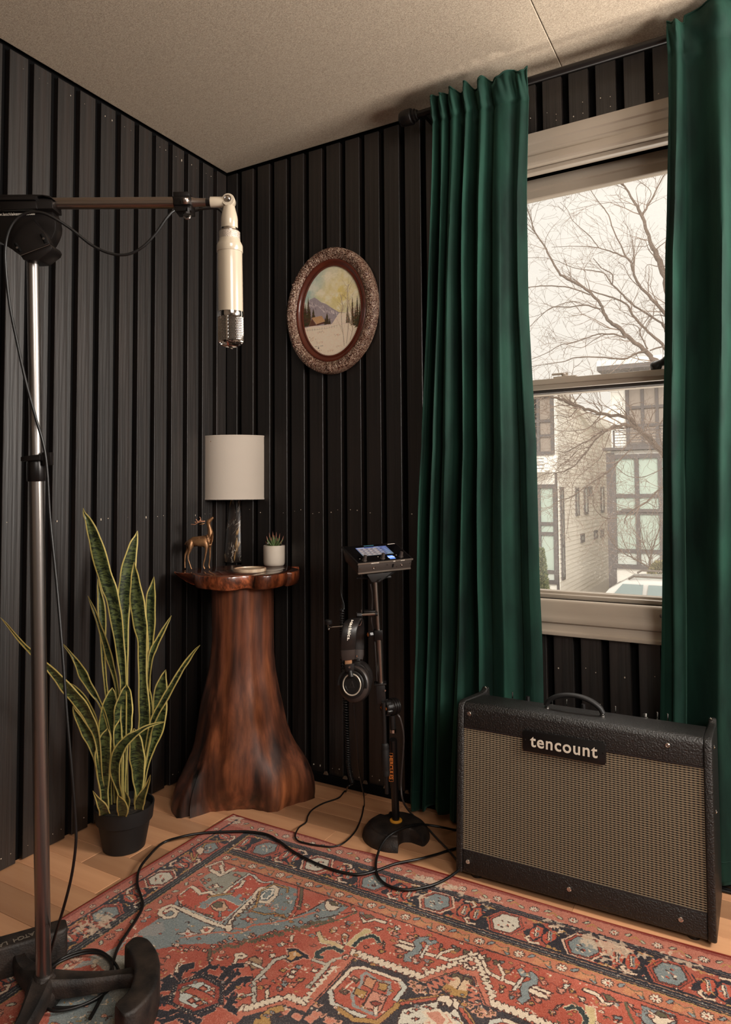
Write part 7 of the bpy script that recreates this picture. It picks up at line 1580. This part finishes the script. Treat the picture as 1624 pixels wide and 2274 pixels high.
for pxs in ((1244.5, 1251, 1082, 1290), (1277, 1284, 1083, 1146), (1296, 1304, 1080, 1143), (1307, 1313, 1080, 1103), (1333, 1340, 1081, 1139), (1288.5, 1296, 1186, 1206), (1318.5, 1325.5, 1179, 1198), (1333, 1339, 1176, 1194)):
    a, c = on(pxs[0], (pxs[2]+pxs[3])/2, 0, XS), on(pxs[1], (pxs[2]+pxs[3])/2, 0, XS); zt_ = on(pxs[0], pxs[2], 0, XS).z; zb_ = on(pxs[0], pxs[3], 0, XS).z
    w = MB(); w.box((XS, a.y, zb_), (XS+.06, a.y+.10, zt_)); w.box((XS, c.y-.10, zb_), (XS+.06, c.y, zt_)); w.box((XS, a.y+.1, zt_-.09), (XS+.06, c.y-.1, zt_)); w.box((XS, a.y+.1, zb_), (XS+.06, c.y-.1, zb_+.09)); f = w.build('window', M_['bdark'], lb, 0)
    if zt_-zb_ > 2.5:
        for f_ in (.35, .72): MB().box((XS, a.y+.1, zb_+(zt_-zb_)*f_), (XS+.05, c.y-.1, zb_+(zt_-zb_)*f_+.09)).build('transom', M_['bdark'], f, 0)
    MB().box((XS+.024, a.y+.10, zb_+.09), (XS+.032, c.y-.10, zt_-.09)).build('pane', M_['bpane2'], f, 0)
x1_ = xl_(1230); low_z = zl(1190)+.01
grid(lb, -9.6, zl(1287), x1_, zl(1084), YF, [xl_(1198), xl_(1160), xl_(1120)], [zl(1269), zl(1185), zl(1163)], .12, 'bpane', 'bpane2')
grid(lb, -9.6, zl(1003), xl_(1228), zl(885), YF, [xl_(1200), xl_(1160)], [zl(968), zl(935)], .10, 'bbrown')
b = MB(); b.box((-9.6, YF-.9, zl(1050)), (XS-.15, YF-.0, zl(1045))); b.build('balcony_floor', M_['bwhite2'], lb, 0)
b = MB()
for z in (zl(1007), zl(1014), zl(1021), zl(1028), zl(1035), zl(1042)): b.cyl((-9.6, YF-.88, z), (XS-.18, YF-.88, z), .015, 4)
for x in np.arange(-9.6, XS-.1, 1.1): b.box((x, YF-.9, zl(1046)), (x+.05, YF-.85, zl(1004)))
b.build('balcony_rail', M_['bdark'], lb, 0)
# ---- right building
rb = thing('townhouse', 'white modern townhouse across the street with a large black-framed window grid, right of the alley', 'building', (0, 24, GZ))
xr_ = lambda px: fz(px, 1150)[0]
zr_ = lambda py: fz(1420, py)[1]
XB = xr_(1360)
MB().box((XB, YF, GZ), (5, YF+10, zr_(1000))).build('wall', M_['bwhite2'], rb, 0)
MB().box((XB-.12, YF-.10, GZ), (XB+.10, YF+.0, zr_(1004))).build('corner_trim', M_['bdark'], rb, 0)
MB().box((XB-.18, YF-.30, zr_(999)), (5, YF+.3, zr_(993))).build('parapet_cap', M_['bdark'], rb, 0)
low_z = zr_(1140)+.01
grid(rb, xr_(1371), zr_(1254), 1.2, zr_(1018), YF, [xr_(1418), xr_(1470), xr_(1522)], [zr_(1224), zr_(1138), zr_(1101)], .13, 'bpane', 'bpane2')
MB().box((XB+.3, YF-.16, zr_(1137)), (1.3, YF-.0, zr_(1130)-.0)).build('spandrel', M_['bdark'], rb, 0)
b = MB()
for k_ in range(6): z = zr_(990-k_*6.3); b.cyl((XB+.1, YF-.12, z), (4.8, YF-.12, z), .014, 4)
for x in np.arange(XB+.1, 4.8, 1.3): b.box((x, YF-.15, zr_(993)), (x+.05, YF-.1, zr_(954)))
b.box((XB+.1, YF-.15, zr_(956)), (4.8, YF-.1, zr_(954))); b.build('balcony_rail', M_['bdark'], rb, 0)
YU = YF+1.6
MB().box((on(1357, 900, 1, YU).x, YU, zr_(1000)), (5, YU+8, on(1400, 832, 1, YU).z)).build('upper_wall', M_['bwhite2'], rb, 0)
MB().box((on(1343, 815, 1, YU).x, YU-1.3, on(1400, 832, 1, YU).z), (5.4, YU+8, on(1400, 832, 1, YU).z+.14)).build('flat_roof', M_['bdark'], rb, 0)
MB().box((on(1343, 815, 1, YU).x, YU-1.3, on(1400, 832, 1, YU).z+.14), (5.4, YU+8, on(1400, 832, 1, YU).z+.32)).build('roof_edge', M_['bwhite2'], rb, 0)
zu = lambda py: on(1420, py, 1, YU).z
grid(rb, on(1398, 900, 1, YU).x, zu(985), 2.5, zu(858), YU, [on(1428, 900, 1, YU).x, on(1460, 900, 1, YU).x], [zu(945), zu(905)], .10, 'bbrown')
# ---- pale house closing the alley
hb_ = thing('house', 'pale gabled house closing the far end of the alley between the two townhouses', 'building', (-6.5, 44, GZ))
b = MB(); b.prism([(-11, GZ), (-3, GZ), (-3, 3.2), (-7, 6.4), (-11, 3.2)], 0, 5, Matrix.Translation((0, 49, 0)) @ Matrix.Rotation(PI/2, 4, 'X')); b.build('wall', M_['bwhite'], hb_, 0)
for s_ in (-1, 1): MB().add([(-7, 43.7, 6.6), (-7+s_*4.4, 43.7, 3.1), (-7+s_*4.4, 49.3, 3.1), (-7, 49.3, 6.6), (-7, 43.7, 6.4), (-7+s_*4.4, 43.7, 2.9), (-7+s_*4.4, 49.3, 2.9), (-7, 49.3, 6.4)], [(0, 1, 2, 3), (4, 7, 6, 5), (0, 4, 5, 1), (1, 5, 6, 2), (2, 6, 7, 3), (3, 7, 4, 0)]) if 0 else None
for s_ in (-1, 1):
    b = MB(); b.add([(-7, 43.7, 6.6), (-7+s_*4.4, 43.7, 3.1), (-7+s_*4.4, 49.3, 3.1), (-7, 49.3, 6.6), (-7, 43.7, 6.4), (-7+s_*4.4, 43.7, 2.9), (-7+s_*4.4, 49.3, 2.9), (-7, 49.3, 6.4)], [(0, 1, 2, 3), (4, 7, 6, 5), (0, 4, 5, 1), (1, 5, 6, 2), (2, 6, 7, 3), (3, 7, 4, 0)]); b.build('roof_slope', M_['bwhite2'], hb_, 0)
# ---- white car
YC = 15.0
car = thing('car', 'white estate car with roof rails parked across the street, seen over the sill', 'car', (-.6, YC+.9, GZ+.0))
M_['paint'] = mat('white_car_paint', srgb(232, 228, 222), .2, coat=.6); M_['carglass'] = mat('car_glass', srgb(150, 164, 164), .08); M_['tyre'] = mat('tyre', srgb(30, 30, 30), .8)
cz = on(1420, 1290, 1, YC).z                     # roof height
secs = []   # (x, z_top, half width) stations along the length, roof/body loop
def ring_(x, zb, zt, hw, r=.18):
    pts = []; yc = YC+.9
    for a, s_, t_ in ((-1, -1, 0), (-1, 1, 0), (1, 1, 0), (1, -1, 0)): pass
    for sy, sz in ((-1, 0), (-1, 1), (1, 1), (1, 0)):
        z = zt if sz else zb
        for q in range(4):
            t_ = (q/3) if (sy, sz) in ((-1, 1), (1, 0)) else (q/3)
            ang = {(-1, 0): PI, (-1, 1): PI/2+PI/2, (1, 1): PI/2, (1, 0): 0}[(sy, sz)]
            th_ = ang-(q/3)*PI/2 if sz else ang-(q/3)*PI/2
            rr_ = min(r, (zt-zb)/2.1) if sz else .05
            cy_, cz_ = sy*(hw-rr_), (zt-rr_ if sz else zb+rr_)
            if (sy, sz) == (-1, 0): th_ = 1.5*PI-(q/3)*PI/2
            elif (sy, sz) == (-1, 1): th_ = PI-(q/3)*PI/2
            elif (sy, sz) == (1, 1): th_ = PI/2-(q/3)*PI/2
            else: th_ = 0-(q/3)*PI/2
            pts.append(Vector((x, yc+cy_+rr_*math.cos(th_), cz_+rr_*math.sin(th_))))
    return pts
xA = -3.5; zg = GZ
b = MB(); b.rings([ring_(x, zg+.30, zt, hw) for x, zt, hw in ((xA, cz-1.0, .70), (xA+.08, cz-.70, .84), (xA+.5, cz-.60, .89), (xA+1.2, cz-.58, .91), (xA+3.2, cz-.58, .91), (xA+4.3, cz-.62, .90), (xA+4.62, cz-.72, .84), (xA+4.7, cz-1.0, .74))]); b.build('body', M_['paint'], car, 45)
b = MB(); b.rings([ring_(x, cz-.62, zt, hw, .10) for x, zt, hw in ((xA+.42, cz-.58, .80), (xA+.72, cz-.22, .74), (xA+1.05, cz-.03, .68), (xA+1.6, cz, .67), (xA+3.0, cz-.02, .67), (xA+3.6, cz-.30, .72), (xA+3.95, cz-.58, .80))]); b.build('roof', M_['paint'], car, 50)
def cwin(pts, nm): 
    b = MB(); n = len(pts); b.add([Vector(p) for p in pts]+[Vector(p)+Vector((0, .02, 0)) for p in pts], [tuple(range(n)), tuple(range(2*n-1, n-1, -1))]+[(i, (i+1) % n, n+(i+1) % n, n+i) for i in range(n)]); b.build(nm, M_['carglass'], car, 0)
yw, yr_ = YC+.9-.805, YC+.9-.715
def cw(x, h): return (x, yw+(yr_-yw)*h-.006, cz-.56+.46*h)
cwin([cw(xA+.62, 0), cw(xA+1.35, 0), cw(xA+1.4, 1), cw(xA+1.0, 1)], 'side_window'); cwin([cw(xA+1.45, 0), cw(xA+2.4, 0), cw(xA+2.4, 1), cw(xA+1.5, 1)], 'side_window'); cwin([cw(xA+2.5, 0), cw(xA+3.6, 0), cw(xA+3.2, 1), cw(xA+2.5, 1)], 'side_window')
for s_ in (-1, 1):
    b = MB(); b.tube([(xA+1.1, YC+.9+s_*.60, cz-.01), (xA+1.2, YC+.9+s_*.60, cz+.05), (xA+2.9, YC+.9+s_*.60, cz+.04), (xA+3.0, YC+.9+s_*.60, cz-.01)], .022, 8); b.build('roof_rail', M_['trimgrey'], car)
for x in (xA+.85, xA+3.75):
    for s_ in (-.80, .80): MB().lathe([(.001, -.1), (.3, -.1), (.33, -.07), (.33, .07), (.3, .1), (.001, .1)], 24, Matrix.Translation((x, YC+.9+s_, zg+.33)) @ Matrix.Rotation(PI/2, 4, 'X')).build('wheel', M_['tyre'], car)
# ---- bare trees
M_['bark'] = mat('grey_brown_bark', srgb(112, 92, 78), .9, bump=(30, .6, (1, 1, .3), .01), noise=(8, srgb(92, 76, 64), (1, 1, .4), .25))
M_['twig'] = mat('hazed_twigs', srgb(128, 108, 94), .9)  # twigs lighter than the bark, haze put into the colour
tr = random.Random(11)
def T1(x, y): return 1140+x*.3167, 180+y*.3167
def T2(x, y): return 1150+x*.2859, 800+y*.2859
def branch(mb, tw, c, pts, D, dd=.0, tws=8, k=1.0):
    f = T1 if c == 1 else T2; s_ = .3167 if c == 1 else .2859; P = []; R = []
    for i, p in enumerate(pts):
        x, y = f(p[0], p[1]); d = D+dd*i/len(pts); P.append(at(x, y, d)); R.append(max(.0025, p[2]*.5*s_*d/F*k))
    cv = spline(P, 4); rr = []
    for i in range(len(cv)): u = i/(len(cv)-1)*(len(R)-1); i0 = min(int(u), len(R)-2); rr.append(R[i0]*(1-(u-i0))+R[i0+1]*(u-i0))
    jp = [p+Vector([tr.uniform(-1, 1)*r*.5 for _ in range(3)]) if 0 < i < len(cv)-1 else p for i, (p, r) in enumerate(zip(cv, rr))]
    mb.tube(jp, rr, 7)
    n = int(tws*len(pts))
    for q in range(n):
        i = tr.randint(1, len(cv)-2); dirn = (cv[i+1]-cv[i]).normalized(); r0 = min(rr[i]*.45, .010)
        twig(tw, cv[i], dirn, r0, tr.uniform(.25, .8)*(D/10), 2 if D < 15 else 1)
def twig(tw, p, dirn, r, L, lev):
    side = Vector((tr.uniform(-1, 1), tr.uniform(-.8, .8), tr.uniform(-.75, .75))).normalized(); d = (dirn*.9+side*.8).normalized(); pts = [p]; n = 5
    for i in range(n): d = (d+Vector((tr.uniform(-.3, .3), tr.uniform(-.3, .3), tr.uniform(-.28, .30)))).normalized(); pts.append(pts[-1]+d*L/n)
    rr = [max(.0016, r*(1-.75*i/n)) for i in range(n+1)]; tw.tube(pts, rr, 3, cap=False)
    if lev > 0:
        for q in range(2): i = tr.randint(1, n); twig(tw, pts[i], (pts[i]-pts[i-1]).normalized(), r*.5, L*.55, lev-1)
bt = thing('bare_tree', 'large leafless tree spreading its branches from the right across the upper window', 'tree', on(1590, 1400, 1, 9.5)*1); bt.location.z = GZ
mb, tw = MB(), MB()
base_ = at(1600, 1500, 10); 
UB = [([(1190, 1800, 46), (1100, 1530, 40), (1060, 1330, 42), (1000, 1220, 38), (960, 1120, 24), (900, 940, 22), (840, 830, 15), (780, 740, 12), (715, 700, 7)], 10.4), ([(905, 945, 18), (960, 850, 11), (1020, 730, 10), (1075, 630, 7), (1090, 560, 5)], 10.4), ([(935, 870, 5), (965, 770, 5), (850, 680, 3)], 10.4),
      ([(1200, 1800, 30), (1100, 1680, 26), (1000, 1560, 22), (900, 1450, 18), (850, 1360, 16), (830, 1275, 15), (790, 1230, 12), (760, 1160, 9), (700, 1040, 8), (670, 940, 7), (600, 850, 6), (540, 760, 4)], 9.6), ([(790, 1235, 10), (700, 1200, 9), (600, 1170, 7), (500, 1160, 5), (380, 1160, 4), (270, 1165, 3)], 9.6), ([(600, 1168, 6), (530, 1080, 6), (420, 980, 4), (380, 900, 3), (330, 850, 2)], 9.8), ([(830, 1275, 6), (845, 1200, 5), (815, 1050, 3), (770, 980, 2)], 9.6),
      ([(1210, 1900, 26), (1090, 1780, 20), (1040, 1700, 15), (940, 1630, 13), (830, 1560, 13), (770, 1500, 11), (690, 1420, 10), (640, 1350, 8), (560, 1330, 7), (430, 1310, 5), (330, 1270, 4), (230, 1240, 3), (100, 1240, 3)], 9.9), ([(695, 1430, 8), (695, 1355, 8), (620, 1310, 7), (560, 1240, 4)], 9.9),
      ([(1200, 2000, 26), (1090, 1900, 22), (1000, 1800, 19), (930, 1740, 17), (840, 1640, 16), (800, 1570, 13), (700, 1520, 12), (600, 1490, 9), (500, 1450, 8), (420, 1390, 5), (350, 1360, 4)], 9.3),
      ([(1100, 2060, 42), (1000, 1960, 36), (930, 1890, 32), (850, 1830, 29), (760, 1750, 27), (680, 1690, 24), (630, 1610, 21), (610, 1560, 19), (540, 1490, 19), (480, 1440, 17), (380, 1390, 17), (320, 1340, 15), (260, 1240, 13), (220, 1160, 11), (150, 1060, 10), (130, 990, 8), (95, 890, 6)], 8.9), ([(150, 1070, 6), (100, 1030, 4), (90, 980, 3)], 8.9),
      ([(612, 1600, 12), (500, 1570, 10), (400, 1585, 8), (280, 1585, 7), (200, 1640, 5), (120, 1720, 4)], 8.9), ([(500, 1570, 6), (420, 1545, 6), (300, 1580, 4), (180, 1640, 3), (100, 1660, 3)], 8.8), ([(540, 1500, 10), (400, 1450, 9), (230, 1435, 8), (105, 1447, 6)], 8.9),
      ([(790, 1800, 14), (700, 1775, 11), (600, 1775, 9), (520, 1800, 8), (400, 1840, 7), (330, 1850, 6), (250, 1900, 5), (130, 1950, 4)], 8.8), ([(640, 1778, 6), (560, 1820, 5), (480, 1870, 4), (380, 1860, 4), (350, 1940, 3)], 8.8), ([(940, 1890, 16), (860, 1910, 14), (770, 1950, 13), (600, 1935, 10), (440, 1940, 8), (340, 1970, 6), (230, 1985, 5), (115, 2005, 4)], 8.8),
      ([(910, 1470, 6), (820, 1380, 5), (780, 1300, 4), (735, 1270, 3)], 9.6), ([(960, 1890, 10), (1050, 1865, 12), (1120, 1920, 16)], 8.9), ([(945, 1880, 10), (900, 1790, 9), (870, 1720, 6), (760, 1700, 4)], 8.9), ([(1100, 1660, 8), (1000, 1640, 6), (940, 1700, 5), (905, 1800, 4)], 9.7), ([(960, 1640, 7), (905, 1720, 5), (880, 1800, 4)], 9.7),
      ([(1080, 1300, 6), (1010, 1300, 6), (940, 1290, 4), (925, 1370, 3)], 10.3), ([(1150, 1320, 6), (1080, 1220, 5), (1070, 1120, 4), (1110, 1060, 3)], 10.2), ([(960, 1140, 5), (920, 1160, 4), (800, 1160, 3), (700, 1190, 2)], 10.4), ([(830, 860, 3), (700, 850, 3), (560, 870, 2), (400, 905, 2)], 10.4)]
for pts, D in UB: branch(mb, tw, 1, pts, D, .0, 1.3)
LBR = [([(1230, 860, 38), (1160, 760, 34), (1080, 660, 31), (1000, 590, 29), (930, 520, 27), (850, 440, 23), (700, 425, 21), (600, 400, 19), (500, 370, 20), (430, 345, 22), (330, 300, 18), (200, 280, 12), (60, 300, 8)], 8.6), ([(930, 530, 20), (840, 500, 26), (760, 520, 22), (700, 540, 15), (640, 560, 13), (560, 620, 10), (490, 650, 9), (380, 710, 6), (280, 700, 4)], 8.5),
       ([(700, 540, 12), (620, 600, 11), (560, 680, 11), (500, 750, 10), (440, 820, 8), (330, 870, 8), (220, 880, 6), (120, 930, 4)], 8.4), ([(880, 690, 8), (760, 810, 11), (700, 870, 10), (640, 910, 10), (560, 960, 9), (490, 1010, 8), (420, 1060, 7), (330, 1090, 6), (270, 1120, 4)], 8.2),
       ([(1250, 900, 16), (1160, 970, 13), (1080, 1020, 11), (1000, 1100, 10), (900, 1160, 10), (840, 1220, 9), (830, 1270, 6)], 8.2), ([(760, 1225, 6), (720, 1228, 7), (650, 1210, 6), (590, 1130, 6), (600, 1000, 5), (650, 930, 4)], 8.2),
       ([(850, 440, 10), (900, 520, 9), (980, 590, 8), (1060, 680, 7), (1130, 740, 6)], 8.3), ([(640, 430, 8), (560, 520, 6), (470, 545, 5), (370, 550, 4), (270, 540, 3)], 8.5), ([(460, 380, 7), (400, 440, 6), (330, 430, 4), (270, 430, 3)], 8.6), ([(650, 420, 7), (655, 360, 6), (620, 325, 5)], 8.5), ([(560, 680, 7), (480, 690, 5), (400, 770, 5), (330, 820, 4), (230, 950, 3)], 8.4),
       ([(720, 560, 6), (690, 640, 5), (640, 760, 5), (560, 830, 4), (440, 940, 4), (420, 1060, 3), (380, 1350, 3)], 8.3), ([(430, 345, 8), (500, 250, 6), (560, 200, 4)], 8.6), ([(1000, 1100, 5), (1080, 1140, 4), (1060, 1060, 4)], 8.2), ([(700, 1230, 4), (640, 1300, 3), (620, 1360, 2)], 8.2), ([(820, 700, 6), (880, 620, 6), (940, 560, 5)], 8.3), ([(1160, 820, 6), (1000, 900, 5), (860, 900, 4), (770, 830, 3)], 8.3)]
for pts, D in LBR: branch(mb, tw, 2, pts, D, .0, 2.6, 1.15)
for a, c, r0, r1 in ((at(1640, 1900, 10.2), at(1600, 1250, 9.8), .24, .22), (at(1600, 1250, 9.8), at(1530, 960, 9.2), .22, .17), (at(1530, 960, 9.2), at(1517, 750, 10.2), .15, .06), (at(1600, 1300, 9.8), at(1502, 1046, 8.6), .12, .05)): mb.tube(spline([a, a.lerp(c, .5), c], 5), [r0+(r1-r0)*i/10 for i in range(11)], 10)
mb.build('branches', M_['bark'], bt, 80); tw.build('twigs', M_['twig'], bt, 0, kind='stuff')
yt = thing('young_tree', 'slender young bare tree on the far pavement in front of the black-framed windows', 'tree', on(1444, 1330, 1, 18.5)); yt.location.z = GZ
mb, tw = MB(), MB()
for pts in ([(1028, 2300, 30), (1028, 1690, 26), (1028, 1600, 22), (1040, 1500, 14), (1060, 1430, 11), (1100, 1310, 7), (1110, 1240, 4)], [(1028, 1610, 14), (940, 1560, 11), (830, 1500, 9), (740, 1420, 7), (690, 1310, 5), (680, 1240, 3)], [(1030, 1570, 10), (1000, 1480, 8), (980, 1430, 7), (960, 1330, 5), (965, 1240, 3)], [(1035, 1590, 10), (1080, 1560, 9), (1160, 1540, 6), (1220, 1480, 4)], [(900, 1540, 6), (830, 1430, 5), (800, 1330, 3)], [(1045, 1480, 6), (1010, 1400, 5), (1000, 1320, 3)]): branch(mb, tw, 2, pts, 18.8, 0, 3)
mb.build('branches', M_['bark'], yt, 80); tw.build('twigs', M_['twig'], yt, 0, kind='stuff')
# ---- evergreens: real little leaf cards with thickness, grouped on a stem
def bush(name, label, cat, D, px0, px1, py0, py1, n, seed, cone, c1, c2):
    r = random.Random(seed); c0 = at((px0+px1)/2, py1, D); t = thing(name, label, cat, (c0.x, c0.y, GZ)); top = at((px0+px1)/2, py0, D).z; R = (px1-px0)/2*D/F
    MB().tube([(c0.x, c0.y, GZ), (c0.x, c0.y, top-.2)], [.05, .02], 8).build('stem', M_['bark'], t)
    b = MB(); zb_ = GZ+.25 if cone else c0.z-.3
    for i in range(n):
        u = r.random()**(1.25 if cone else .8); z = zb_+(top-zb_)*u; rad = R*((1-u)**.75 if cone else math.sqrt(max(.05, 1-(2*u-1)**2)))*r.uniform(.55, 1.08); a = r.uniform(0, 2*PI); p = Vector((c0.x+rad*math.cos(a), c0.y+rad*math.sin(a), z)); s_ = r.uniform(.03, .065)
        d = Vector((math.cos(a)+r.uniform(-.6, .6), math.sin(a)+r.uniform(-.6, .6), r.uniform(.2, 1.4))).normalized(); w = d.orthogonal().normalized(); v = d.cross(w)
        b.add([p, p+d*s_+w*s_*.35, p+d*s_*2.1, p+d*s_-w*s_*.35, p+d*s_+v*s_*.3], [(0, 1, 4), (1, 2, 4), (2, 3, 4), (3, 0, 4), (0, 3, 2, 1)], 1 if r.random() < .4 else 0)
    b.build('foliage', [c1, c2], t, 0, kind='stuff')
g1, g2_, g3, g4 = mat('evergreen', srgb(84, 96, 62), .8), mat('evergreen_light', srgb(130, 132, 88), .8), mat('shrub_olive', srgb(104, 98, 62), .8), mat('shrub_light', srgb(150, 138, 92), .8)
bush('cypress', 'narrow green cone-shaped evergreen at the foot of the left townhouse', 'tree', 19.5, 1188, 1219, 1222, 1304, 5200, 4, True, g1, g2_)
bush('shrub', 'round olive green shrub beside the young tree behind the car', 'shrub', 16.6, 1447, 1492, 1252, 1300, 2600, 6, False, g3, g4)
